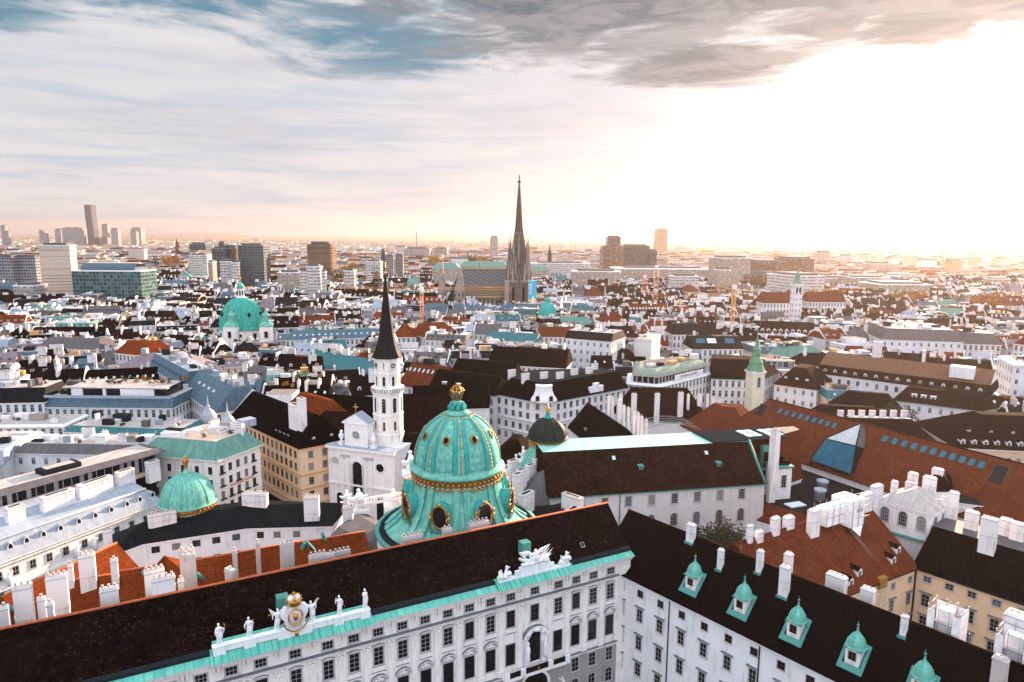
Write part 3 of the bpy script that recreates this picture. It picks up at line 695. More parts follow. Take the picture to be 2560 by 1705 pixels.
    skyl(B, p0, p1, 71.5-u0, .34, 7.7, .8, 1., 'lead', 'steel')
    return X, t, outw, an
PX, PTt, POUT, PAN = palace_wing()

# ---------------------------------------------------------------- stone figures
def remesh(o, v=.055):
    m = o.modifiers.new('r', 'REMESH'); m.mode = 'VOXEL'; m.voxel_size = v; m.use_smooth_shade = True
def figure(label, loc, rz, h=3.1, armL=None, armR=None, wings=False, lean=0., item=None, cat='statue', group='statues on the palace attic', crossed=False):
    """draped stone figure facing -Y, feet at z=0; armL/armR = hand positions as fractions of height"""
    T = thing('stone_statue', label, cat, loc, group); T.rotation_euler = (0, 0, 0)
    b = MB(); m = MAT['statue']; S = h/7.5; R = Matrix.Rotation(rz, 3, 'Z')
    def pt(x, y, z): v = R @ Vector((x*S+lean*z/7.5*S, y*S, z*S)); return v+Vector(loc)
    def tb(ps, rs, n=9): b.tube([pt(*p) for p in ps], [r*S for r in rs], m, n)
    tb([(.05, 0, 0), (.12, 0, .5), (-.1, .0, 1.6), (.15, -.05, 2.6), (.1, 0, 3.7), (0, 0, 4.4), (0, 0, 5.1), (0, 0, 5.9), (0, 0, 6.25)], [.95, .78, .72, .84, .82, .62, .72, .78, .35], 12)
    for k in range(7):                                   # folds of the drapery
        a = k*.9; tb([(.85*cos(a), .7*sin(a), .15), (.66*cos(a+.3), .6*sin(a+.3), 1.8), (.68*cos(a+.5), .6*sin(a+.5), 3.6)], [.16, .13, .08], 6)
    tb([(-.75, -.1, 5.8), (0, .1, 6.05), (.75, -.1, 5.8)], [.34, .36, .34])
    tb([(0, 0, 6.1), (0, -.05, 6.6)], [.24, .22]); b.ball(pt(0, -.08, 6.95), (.36*S, .42*S, .5*S), m, 10, 8)
    b.ball(pt(0, .12, 7.1), (.40*S, .40*S, .40*S), m, 8, 6); b.ball(pt(0, -.5, 6.9), (.07*S, .1*S, .12*S), m, 6, 5)
    for sx, arm in ((-1, armL), (1, armR)):
        hx, hy, hz = arm or (sx*.6, -.65, 4.3)
        mx, my, mz = (sx*.95+hx)/2+sx*.25, (hy-.1)/2, (5.7+hz)/2-.35
        tb([(sx*.72, 0, 5.75), (mx, my, mz), (hx, hy, hz)], [.27, .23, .13]); b.ball(pt(hx, hy, hz), .17*S, m, 7, 5)
        tb([(sx*.75, .15, 5.7), (mx, my+.2, mz-.25), (mx*.9, my+.3, mz-1.6)], [.25, .3, .12], 7)
    tb([(.7, .4, 5.2), (1.0, .5, 3.5), (.9, .5, 1.6)], [.2, .3, .15], 7)
    if wings:
        for sx in (-1, 1):
            k = wings if sx > 0 else wings
            for j in range(6):
                f = j/5.; ex, ez = sx*(1.1+1.7*(1-f*.55)), 7.9-2.9*f
                tb([(sx*.35, .45, 5.8-.25*f*3), (sx*(.8+.5*(1-f)), .65, 6.3-1.3*f), (ex, .8, ez)], [.2, .2, .07], 6)
    o = b.build('figure', T); remesh(o, .05)
    pb = MB(); pb.box((loc[0], loc[1], loc[2]-.02), (1.9*S, 1.7*S, .25*S), m, rz); pb.build('plinth', T)
    if item:
        ib = MB(); ib.tube([pt(*p) for p in item[0]], [r*S for r in item[1]], MAT['gold'], 7); ib.build('gilded_attribute', T)
    return T
def attic_statues():
    X = PX; z = 25.85; a = PAN
    figure('leftmost hooded statue on the palace attic raising a gilded flame', X(9.9, .0, z), a, 3.2, None, (1.7, -.4, 5.6), item=([(1.7, -.4, 5.5), (1.8, -.4, 6.6), (1.65, -.4, 7.4)], [.08, .2, .03]))
    figure('robed statue second from the left on the attic holding up a gilded ball', X(13.8, .0, z), a-.2, 3.1, (-1.3, -.2, 4.2), (1.3, -.5, 6.2), item=([(1.35, -.5, 6.3), (1.4, -.5, 6.5), (1.4, -.5, 6.75)], [.1, .22, .05]))
    figure('winged trumpeter statue left of the gilded coat of arms', X(17.5, -.1, z), a, 3.3, (-1.5, -.5, 6.0), (1.9, -.3, 6.0), wings=1, lean=.6, item=([(-.4, -.6, 6.6), (-2., -.8, 6.4), (-2.7, -.9, 6.3), (-2.9, -.9, 6.28)], [.07, .08, .12, .26]))
    figure('winged trumpeter statue right of the gilded coat of arms', X(22.6, -.1, z), a, 3.3, (-1.5, -.3, 5.4), (1.6, -.5, 6.6), wings=1, lean=-.5, item=([(.4, -.6, 6.7), (1.9, -.8, 7.6), (2.5, -.9, 8.0), (2.7, -.9, 8.15)], [.07, .08, .12, .26]))
    figure('statue with raised right arm and gilded staff on the palace attic', X(26.5, .0, z), a+.15, 3.2, (-1.15, -.2, 6.9), (1.0, -.4, 4.6), item=([(1., -.5, 5.2), (1.5, -.6, 3.6), (1.9, -.6, 2.6)], [.09, .07, .03]))
    figure('rightmost attic statue with folded arms at the end of the parapet', X(30.4, .0, z), a, 3.3, (.45, -.75, 5.2), (-.45, -.75, 5.0))
    # coat of arms
    T = thing('coat_of_arms', 'large white and gold coat of arms with crown on the attic', 'coat of arms', X(20., .3, 25.8)); m = MAT['statue']; g = MAT['gold']
    c = Vector(X(20., .5, 28.)); t3 = Vector((*PTt, 0)); o3 = Vector((*POUT, 0)); up = Vector((0, 0, 1))
    E = lambda x, y, z: c+t3*x+o3*y+up*z
    b = MB()
    for j in range(9):
        f = j/8.
        b.tube([E(0, -.3, -1.6+f*3), E((1.2+.5*sin(f*3)), -.2, -1.3+f*2.6), E(1.0-.5*f, -.1, -2.0+f*1.2)], [.5, .36, .2], m, 7)
        b.tube([E(0, -.3, -1.6+f*3), E(-(1.2+.5*sin(f*3)), -.2, -1.3+f*2.6), E(-1.0+.5*f, -.1, -2.0+f*1.2)], [.5, .36, .2], m, 7)
    for k in range(7): b.tube([E(-1.4+.47*k, -.15, .3), E(-1.2+.4*k, .0, -1.9+.1*abs(k-3))], [.3, .14], m, 6)
    b.tube([E(0, -.2, .8), E(-.5, -.1, 1.7)], [.4, .25], m, 8); b.tube([E(0, -.2, .8), E(.5, -.1, 1.7)], [.4, .25], m, 8)
    b.ball(E(0, 0, -.1), (1.0, .7, 1.25), m, 12, 9); o = b.build('eagle_shield', T, label='white double eagle'); remesh(o, .06)
    b = MB(); n = 24
    for R1, R2, rr in ((1.02, 1.28, .09), (.82, 1.05, .05)): b.tube([E(R1*cos(2*pi*i/n), .78, -.05+R2*sin(2*pi*i/n)) for i in range(n+1)], rr, g, 6)
    b.ball(E(0, .66, -.1), (.42, .3, .62), g, 10, 8); b.ball(E(0, .74, .35), (.5, .16, .18), g, 8, 6); b.build('gilded_shield', T)
    b = MB(); b.tube([E(1.75*cos(a_), .8, -.2+2.0*sin(a_)) for a_ in [pi*1.05+pi*.9*i/16 for i in range(17)]], .11, MAT['goldd'], 6); b.tube([E(0, .85, -2.2), E(0, .9, -2.6)], [.2, .3], g, 7)
    for x in (-.22, 0, .22): b.tube([E(x*.5, .9, -2.5), E(x, .95, -3.)], [.13, .07], g, 6)
    b.build('gilded_chain', T)
    b = MB(); b.lathe([(.95, 0), (1.05, .1), (.98, .55), (1.12, .8)], E(0, -.1, 1.5), g, 16); 
    for k in range(8): b.ball(E(0, -.1, 0)+Vector((1.08*cos(k*pi/4), 1.08*sin(k*pi/4), 2.4)), .13, g, 6, 5)
    for k in range(4): b.tube([E(0, -.1, 2.2)+Vector((1.0*cos(k*pi/2+PAN), 1.0*sin(k*pi/2+PAN), 0)), E(0, -.1, 3.)+Vector((.7*cos(k*pi/2+PAN), .7*sin(k*pi/2+PAN), 0)), E(0, -.1, 3.1)], .09, g, 6)
    b.ball(E(0, -.1, 3.2), .2, g, 8, 6); b.build('crown', T); b = MB()
    for s_ in (-1, 1): b.ball(E(s_*.45, -.1, 2.5), (.45, .5, .5), m, 10, 8)
    b.build('crown_lining', T)
    # eagle with trophies
    T = thing('eagle_sculpture', 'white stone eagle with spread wings above piled trophies and gilded spears', 'sculpture', X(60., .1, 26.4)); c = Vector(X(60., .0, 26.5))
    b = MB()
    b.tube([E(0, 0, .2), E(.1, .1, 1.2), E(0, .1, 2.1)], [.5, .65, .35], m, 9); b.ball(E(0, .3, 2.5), (.28, .35, .3), m); b.tube([E(0, .55, 2.5), E(0, .8, 2.35)], [.12, .04], m, 5)
    for s_ in (-1, 1):
        for j in range(7):
            f = j/6.; b.tube([E(s_*.3, -.1, 1.6), E(s_*1.3, -.2, 2.3-.3*f), E(s_*(3.1-.9*f), -.1, 2.9-1.1*f-(.35 if s_ < 0 else 0))], [.25, .22, .06], m, 6)
    random.seed(5)
    for k in range(26):
        x = random.uniform(-2.6, 2.6); b.tube([E(x*.5, .1, .2), E(x*.8, random.uniform(-.3, .5), .6+random.random()*.5), E(x*1.25, random.uniform(-.3, .3), .9+random.random()*.9)], [.3, .22, .07], m, 6)
    for k in range(9): b.ball(E(-2.4+.6*k, .25, .3+.2*random.random()), (.4, .4, .38), m, 8, 6)
    o = b.build('eagle', T); remesh(o, .06)
    b = MB()
    for x, h in ((-2.4, 1.3), (-1.9, 1.9), (-1.4, 1.4), (1.3, 2.2), (1.7, 1.9), (2.2, 2.3), (2.7, 2.0)): b.tube([E(x*.6, .1, .5), E(x*1.25, .1, h)], [.06, .05], m, 5); b.tube([E(x*1.25, .1, h), E(x*1.36, .1, h+.3)], [.07, .01], g, 5)
    b.build('spears', T)
    for u, nm in ((54.2, 'left'), (66., 'right')):
        T = thing('trophy_sculpture', 'group of white stone cherubs and helmets on the %s end of the eagle parapet' % nm, 'sculpture', X(u, 0, 25.15), 'trophies beside the eagle'); c = Vector(X(u, 0, 25.)); b = MB(); random.seed(int(u))
        for k in range(14): b.ball(E(random.uniform(-1., 1.), random.uniform(-.3, .4), random.uniform(.2, 1.3)), (.38, .34, .36), m, 8, 6)
        b.tube([E(.2, 0, .8), E(.35, 0, 1.8)], [.35, .2], m, 8); b.ball(E(.4, .0, 2.15), .25, m); b.tube([E(.3, 0, 1.6), E(.9, .2, 2.2)], [.15, .1], m, 6); b.tube([E(-.5, 0, 1.), E(-.8, .2, 1.9)], [.25, .15], m, 6)
        o = b.build('figures', T); remesh(o, .06)
attic_statues()

# ================================================================ white wing with cupola dormers
def cupola_mesh():
    b = MB(); A = MAT
    b.obox((-1., -.2, -2.2), (2., 0, 0), (0, 2.6, 0), (0, 0, 3.7), A['white'])
    b.obox((-.55, -.24, -.2), (1.1, 0, 0), (0, .05, 0), (0, 0, 1.3), A['glassd'])
    for x in (-.6, .52): b.obox((x, -.27, -.25), (.08, 0, 0), (0, .05, 0), (0, 0, 1.4), A['ochre'])
    b.obox((-.04, -.27, -.2), (.08, 0, 0), (0, .04, 0), (0, 0, 1.3), A['framed'])
    b.obox((-.35, -.25, .35-.95), (.7, 0, 0), (0, .03, 0), (0, 0, .12), A['trim'])
    b.prism([(-1.25, -.5), (1.25, -.5), (1.25, 2.4), (-1.25, 2.4)], 1.45, 1.6, A['cop'], None, True)
    sq = lambda r, z: [(-r, .95-r*1.08, z), (r, .95-r*1.08, z), (r, .95+r*1.08, z), (-r, .95+r*1.08, z)]
    pr = [(1.42, 1.55), (1.22, 1.75), (1.16, 2.2), (1.0, 2.75), (.7, 3.25), (.35, 3.6), (.16, 3.95), (.1, 4.5)]
    n = 8
    def ring(r, z): return [(r*cos(pi/8+k*pi/4)*1.08, .95+r*sin(pi/8+k*pi/4)*1.12, z) for k in range(8)]
    for (r0_, z0), (r1_, z1) in zip(pr, pr[1:]):
        a, c = ring(r0_, z0), ring(r1_, z1)
        for i in range(8): b.poly([a[i], a[(i+1) % 8], c[(i+1) % 8], c[i]], A['copper'])
    b.ball((0, .95, 4.75), .2, A['cop'], 8, 6); b.tube([(0, .95, 4.8), (0, .95, 5.5)], [.07, .015], A['cop'], 5)
    dz = 1.05
    for x in (-1.75, 1.25): b.obox((x, -.9, -1.35), (.5, 0, 0), (0, 2.9, 2.9*dz), (0, 0, .1), A['cop'])
    b.obox((-1.75, -1.1, -1.5), (3.5, 0, 0), (0, .6, .6*dz), (0, 0, .1), A['cop'])
    return b.mesh('cupola_dormer')
def white_wing():
    t = v2(.645, -.764).normalized(); inn = v2(.764, .645).normalized(); outw = -inn; a = v2(22.5, 117.)+inn*.6
    p0, p1 = a-t*9, a+t*62
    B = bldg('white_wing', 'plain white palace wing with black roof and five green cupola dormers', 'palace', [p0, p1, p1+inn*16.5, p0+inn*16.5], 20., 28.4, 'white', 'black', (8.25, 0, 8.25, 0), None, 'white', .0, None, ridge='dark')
    T = B.T; an = atan2(t.y, t.x); X = lambda u, v, z: (*(a+t*u+outw*v), z)
    b = MB(); L = 62+2.
    b.obox(X(-4.6, 0, 19.5), (*(t*66.6), 0), (*(outw*.55), 0), (0, 0, .42), MAT['white']); b.build('cornice', T)
    b = MB(); b.obox(X(-4.6, -.3, 19.92), (*(t*66.6), 0), (*(outw*1.1), 0), (0, 0, .2), MAT['black']); b.obox(X(-4.8, .55, 19.75), (*(t*1.9), 0), (*(outw*.7), 0), (0, 0, .45), MAT['cop'])
    for u in (-3.2, 7.8, 25.): b.tube([X(u, .14, 19.5), X(u, .14, GZ)], .11, MAT['lead'] if u > 0 else MAT['copperd'], 6)
    b.build('gutter', T)
    us = [-3.1]+[1.3+4.55*k for k in range(13)]
    for u in us:
        for z, h, st in ((17.75, 1.3, 'thin'), (13.45, 2.4, 'plainhood'), (8.0, 2.6, 'plainhood'), (2.7, 2.5, 'plainhood')):
            inst('window', win_mesh(1.25, h, st, fr='framed' if h < 1.5 else 'frame', nv=2, nh=2 if h < 1.5 else 3), T, X(u, .012, z), an)
    cm = cupola_mesh()
    for u in (10.6, 20.1, 29.2, 38., 46.7): inst('cupola_dormer', cm, T, X(u, -1.9, 22.9), an)
    rp = lambda u, s: X(u, -8.25*s, 20+8.4*s)
    cs = [(6.2, .93, 3.2, 1.5, .9, 'hood'), (13.6, .72, 3.4, .9, .8, 'hood'), (20., .9, 3.6, .9, .9, 'hood'), (25.2, .72, 4.8, 1.5, .9, 'hood'), (22.6, 1.45, 5.6, 1.2, 1.1, 'hood'), (30.5, 1.5, 5.2, 3., 1.2, 'hood'),
          (35.6, 1.42, 4.6, 1.9, 1.1, 'hood'), (42.5, .85, 2.8, .8, .8, 'hood'), (57.5, .82, 5., 1.1, .8, 'hood'), (54.5, .55, 6.0, 1.6, 1.1, 'hood')]
    for u, s, h, L_, W_, st in cs:
        x, y, z = X(u, -8.25*s, 20+8.4*(s if s <= 1 else 2-s)); chim(T, x, y, z, z+h, L_, W_, an, st, d=(u == 54.5))
        if s <= 1:
            b = MB(); b.box((x+outw.x*.55, y+outw.y*.55, z-.75), (L_+.3, .5, .35), MAT['cop'], an); b.build('flashing', T)
    for u in (3, 16, 33, 50):
        b = MB(); x, y, z = X(u, -8.25, 28.4); b.tube([(x, y, z), (x, y, z+1.6)], .04, MAT['steel'], 4); b.build('lightning_rod', T)
    # scaffolded chimneys on the far slope
    for u in (46.5, 54.6):
        S = thing('scaffold', 'white sheeted scaffold box around a chimney, %s' % ('nearer the yellow courtyard corner' if u < 50 else 'second along the black ridge'), 'scaffold', X(u, -11., 25.5), 'scaffolded chimneys on the black ridge')
        b = MB(); c = Vector(X(u, -11., 25.)); t3 = Vector((*t, 0)); i3 = Vector((*inn, 0))
        o = c-t3*2.-i3*1.6
        b.obox(o+t3*.9+i3*.6, t3*1.9, i3*1.7, (0, 0, 6.), MAT['chim']); b.build('chimney', S)
        b = MB()
        for i in range(4):
            for j in range(2): p = o+t3*(4.*i/3)+i3*(3.2*j); b.tube([p, p+Vector((0, 0, 6.6))], .05, MAT['steel'], 5)
        for z in (2.2, 4.3, 6.3):
            for j in range(2): p = o+i3*(3.2*j)+Vector((0, 0, z)); b.tube([p, p+t3*4.], .045, MAT['steel'], 5)
            for i in (0, 1): p = o+t3*(4.*i)+Vector((0, 0, z)); b.tube([p, p+i3*3.2], .045, MAT['steel'], 5)
            if z < 6: b.obox(o+Vector((0, 0, z)), t3*4., i3*.7, (0, 0, .06), MAT['trim'])
        b.tube([o, o+t3*4.+Vector((0, 0, 4.3))], .04, MAT['steel'], 5); b.tube([o+t3*4., o+Vector((0, 0, 4.3))], .04, MAT['steel'], 5)
        b.build('poles', S)
        b = MB(); b.obox(o+t3*4.05-i3*.05, t3*.03, i3*3.3, (0, 0, 6.), MAT['net']); b.obox(o+i3*3.25, t3*4.05, i3*.03, (0, 0, 6.), MAT['net']); b.obox(o-t3*.05, -t3*.03, i3*3.2, (0, 0, 5.2), MAT['net'])
        b.obox(o-i3*.05, t3*.9, -i3*.03, (0, 0, 5.9), MAT['net']); b.obox(o-i3*.05+t3*3.1, t3*.95, -i3*.03, (0, 0, 5.9), MAT['net']); b.build('sheeting', S)
white_wing()

# ================================================================ great green dome
def ang_ring(c, r, z, a): return (c[0]+r*sin(a), c[1]-r*cos(a), z)     # a = 0 faces the camera, + to the right
def great_dome():
    c = (-10.4, 127.0); A = MAT
    T = thing('dome_church', 'great green copper dome with gold ribs, oval windows and gilded lantern', 'dome', (*c, 20.), )
    prof = [(15.2, 26.0), (13.4, 27.0), (11.9, 28.1), (10.7, 29.4), (9.8, 30.9), (9.2, 32.5), (8.75, 34.), (8.5, 35.3), (8.35, 36.3), (8.35, 38.6)]
    b = MB(); b.lathe(prof, (*c, 0), A['copper'], 64, cap=False)
    b.build('drum', T)
    b = MB(); b.lathe([(15.6, 14.), (15.6, 25.6), (15.6, 25.9)], (*c, 0), A['stonew'], 48, cap=False)
    b.lathe([(15.6, 25.9), (16.0, 25.95), (15.9, 26.3), (15.2, 26.4)], (*c, 0), A['cop'], 48, cap=False); b.lathe([(15.25, 26.3), (14.2, 26.75), (14.15, 26.95), (15.2, 26.3)], (*c, 0), A['lead'], 48, cap=False); b.build('base_wall', T)
    # shell of the cupola
    R, z0, hh = 8.25, 39.0, 9.9
    def shell(th): return (R*cos(th)**.92 if th < pi/2-.01 else .05, z0+hh*sin(th))
    b = MB(); b.lathe([(8.4, 38.0), (9.0, 38.15), (9.15, 38.5), (8.8, 38.8), (8.5, 39.)]+[shell(th) for th in [.02+1.43*i/20 for i in range(21)]], (*c, 0), A['copper'], 64); b.build('cupola', T)
    W0 = radians(-13)
    for k in range(8):
        a = W0+pi/8+k*pi/4
        b = MB()                                    # dome rib, double band with gold beads
        for j in range(18):
            t0, t1 = .04+1.36*j/18, .04+1.36*(j+1)/18
            (r0_, za), (r1_, zb) = shell(t0), shell(t1)
            for da, w_, pr, m in ((-.14, .040, .20, A['copperd']), (.14, .040, .20, A['copperd']), (0, .085, .12, A['copper'])):
                f0, f1 = (1-.45*j/18), (1-.45*(j+1)/18)
                q = [(a+da*f0-w_*f0, r0_, za), (a+da*f0+w_*f0, r0_, za), (a+da*f1+w_*f1, r1_, zb), (a+da*f1-w_*f1, r1_, zb)]
                o = [ang_ring(c, rr+pr, z+pr*.3, aa) for aa, rr, z in q]; i_ = [ang_ring(c, rr-.05, z, aa) for aa, rr, z in q]
                b.poly(o, m); b.poly([i_[0], o[0], o[3], i_[3]], m); b.poly([o[1], i_[1], i_[2], o[2]], m)
            if j < 16:
                tm = (t0+t1)/2; rr, z = shell(tm); b.ball(ang_ring(c, rr+.14, z, a), (.15, .15, .22), A['gold'], 7, 5)
                b.ball(ang_ring(c, shell(t0)[0]+.14, shell(t0)[1], a), (.09, .09, .12), A['goldd'], 6, 4)
        b.build('rib', T)
        b = MB()                                    # flared pair of buttress ribs on the drum
        for da in (-.105, .105):
            for (r0_, za), (r1_, zb) in zip(prof[:-1], prof[1:]):
                w0, w1 = .55/r0_, .55/r1_
                q = [(a+da-w0, r0_, za), (a+da+w0, r0_, za), (a+da+w1, r1_, zb), (a+da-w1, r1_, zb)]
                o = [ang_ring(c, rr+.32, z+.12, aa) for aa, rr, z in q]; i_ = [ang_ring(c, rr-.05, z, aa) for aa, rr, z in q]
                b.poly(o, A['copper']); b.poly([i_[0], o[0], o[3], i_[3]], A['copperd']); b.poly([o[1], i_[1], i_[2], o[2]], A['copperd'])
        b.build('buttress', T)
    # panel frames with oculi
    for k in range(8):
        a = W0+k*pi/4
        b = MB()
        def line(pts, w_=.1):
            b.tube([ang_ring(c, shell(th)[0]+.05, shell(th)[1], a+da) for th, da in pts], w_, A['copperd'], 5)
        w_ = .215
        line([(.12, -w_), (.3, -w_), (.6, -w_*.95), (.9, -w_*.92), (1.12, -w_*.85), (1.2, -w_*.5), (1.2, 0), (1.2, w_*.5), (1.12, w_*.85), (.9, w_*.92), (.6, w_*.95), (.3, w_), (.12, w_), (.08, w_*.6), (.08, -w_*.6), (.12, -w_)])
        b.build('panel_moulding', T)
        th = .66; rr, z = shell(th); cc = Vector(ang_ring(c, rr, z, a)); rad = Vector((sin(a), -cos(a), 0)); tan_ = Vector((cos(a), sin(a), 0)); up = Vector((0, 0, 1))*cos(.5)-rad*sin(.5); nn = tan_.cross(up)
        b = MB(); n = 14
        b.poly([cc+nn*.22+tan_*.42*cos(2*pi*i/n)+up*.62*sin(2*pi*i/n) for i in range(n)], A['hole']); b.tube([cc+nn*.16+tan_*.55*cos(2*pi*i/n)+up*.75*sin(2*pi*i/n) for i in range(n+1)], .15, A['goldd'], 6)
        b.build('oculus', T)
        b = MB()
        for j in range(5): b.tube([ang_ring(c, shell(1.24)[0]+.1, shell(1.24)[1], a+(j-2)*.09), ang_ring(c, shell(1.36)[0]+.1, shell(1.36)[1], a+(j-2)*.06)], [.03, .09], A['gold'], 5)
        b.build('gilded_rays', T)
        # oval window in a hooded dormer
        z = 32.1; rad = Vector((sin(a), -cos(a), 0)); base = Vector((*c, 0)); n = 20
        face = lambda x, y, zz: base+rad*y+tan_*x+Vector((0, 0, zz))
        b = MB(); Rf = 10.75
        for i in range(n):
            a0, a1 = 2*pi*i/n, 2*pi*(i+1)/n; e = lambda aa, s_: (1.62*s_*cos(aa), z+2.35*s_*sin(aa))
            (x0, za), (x1, zb) = e(a0, 1.), e(a1, 1.)
            b.poly([face(x0, Rf-.1, za), face(x0, 7.5, za), face(x1, 7.5, zb), face(x1, Rf-.1, zb)], A['copperd'], True)
        b.build('window_hood', T)
        b = MB(); b.poly([face(1.3*cos(2*pi*i/n), Rf-.02, z+2.0*sin(2*pi*i/n)) for i in range(n)], A['glassd'])
        o = b.build('oval_window', T)
        b = MB(); b.tube([face(1.42*cos(2*pi*i/n), Rf+.05, z+2.15*sin(2*pi*i/n)) for i in range(n+1)], .20, A['goldd'], 6)
        for s_ in (-1, 1):
            b.tube([face(s_*1.75, Rf, z-2.4), face(s_*1.65, Rf+.05, z-.8), face(s_*1.85, Rf, z+.6)], [.18, .12, .16], A['goldd'], 6); b.ball(face(s_*1.75, Rf+.1, z-.1), .25, A['gold'], 7, 5); b.ball(face(s_*1.75, Rf+.1, z+.8), .22, A['gold'], 7, 5)
        b.ball(face(0, Rf+.1, z+2.45), (.35, .3, .25), A['gold'], 8, 5); b.obox(face(-1.9, Rf-.5, z-2.75), tan_*3.8, rad*.9, (0, 0, .3), A['cop'])
        b.build('gilded_frame', o)
        if k % 2 == 0: b = MB(); b.tube([face(-1.2, Rf, z+1.), face(.8, Rf, z-1.4)], .03, A['lead'], 4)
    # gilded frieze
    b = MB(); b.lathe([(8.42, 36.6), (8.75, 36.9), (8.75, 37.9), (8.95, 38.1)], (*c, 0), A['goldd'], 64, cap=False); b.lathe([(8.6, 36.05), (8.7, 36.2), (8.6, 36.35)], (*c, 0), A['goldd'], 64, cap=False)
    n = 56
    for k in range(n):
        a = 2*pi*k/n
        b.ball(ang_ring(c, 8.85, 37.4, a), (.17, .17, .3), A['gold'], 6, 5); b.ball(ang_ring(c, 8.95, 37.95, a+pi/n), (.12, .12, .12), A['gold'], 5, 4)
        b.tube([ang_ring(c, 8.75, 36.9, a-.035), ang_ring(c, 8.72, 36.2, a), ang_ring(c, 8.75, 36.9, a+.035)], .07, A['gold'], 5); b.ball(ang_ring(c, 8.75, 36.7, a), (.12, .12, .16), A['statue'], 5, 4)
        if k % 2 == 0: b.tube([ang_ring(c, 8.6, 36.2, a), ang_ring(c, 8.55, 35.5, a)], [.12, .03], A['gold'], 5)
    b.build('gilded_frieze', T)
    b = MB(); b.lathe([(2.4, 48.6), (2.5, 48.8), (1.9, 49.2), (1.5, 49.5)], (*c, 0), A['copper'], 24)
    for k in range(8): b.ball(ang_ring(c, 1.4, 49.9, k*pi/4+.2), (.45, .45, .6), A['copperd'], 8, 6); b.ball(ang_ring(c, 1.15, 50.5, k*pi/4+.5), (.35, .35, .5), A['copperd'], 7, 5)
    b.lathe([(1.1, 49.8), (.9, 50.6), (.95, 51.), (.6, 51.3)], (*c, 0), A['copper'], 12); b.build('lantern', T)
    b = MB(); g = A['gold']
    b.lathe([(.85, 50.7), (.95, 50.9), (.75, 51.1)], (*c, 0), A['goldd'], 12)
    for k in range(8):
        a = k*pi/4; b.tube([ang_ring(c, .55, 51.1, a), ang_ring(c, .85, 51.9, a), ang_ring(c, 1.15, 52.8, a), ang_ring(c, 1.1, 53.4, a), ang_ring(c, .6, 53.9, a), ang_ring(c, .15, 54.1, a)], [.16, .2, .18, .2, .16, .14], A['goldd'], 6); b.ball(ang_ring(c, 1.18, 53.1, a), .22, g, 6, 5)
    b.ball((*c, 52.3), (.6, .6, .9), A['cop']); b.ball((*c, 54.35), .28, g); b.tube([(*c, 54.4), (*c, 56.)], [.04, .02], A['lead'], 4); b.build('gilded_crown', T)
    FPS.append([(c[0]+15*cos(k), c[1]+15*sin(k)) for k in [i*pi/4 for i in range(8)]])
great_dome()

# ================================================================ statues groups and roofs round the dome
def lump_sculpture(label, loc, r, h, group=None, seed=1, name='stone_sculpture'):
    random.seed(seed); T = thing(name, label, 'sculpture', loc, group); b = MB(); m = MAT['statue']; L = Vector(loc)
    b.box(loc, (r*1.7, r*1.5, h*.18), m, .3)
    b.tube([L+Vector((0, 0, h*.15)), L+Vector((r*.15, 0, h*.5)), L+Vector((0, 0, h*.82))], [r*.55, r*.5, r*.22], m, 10); b.ball(L+Vector((0, 0, h*.92)), h*.08, m)
    for k in range(7):
        a = k*.9; b.tube([L+Vector((0, 0, h*(.2+.08*k))), L+Vector((r*.7*cos(a), r*.5*sin(a), h*(.25+.07*k))), L+Vector((r*1.05*cos(a+.3), r*.6*sin(a+.3), h*(.32+.08*k)))], [r*.3, r*.25, r*.08], m, 7)
    o = b.build('carving', T); remesh(o, .09); return T
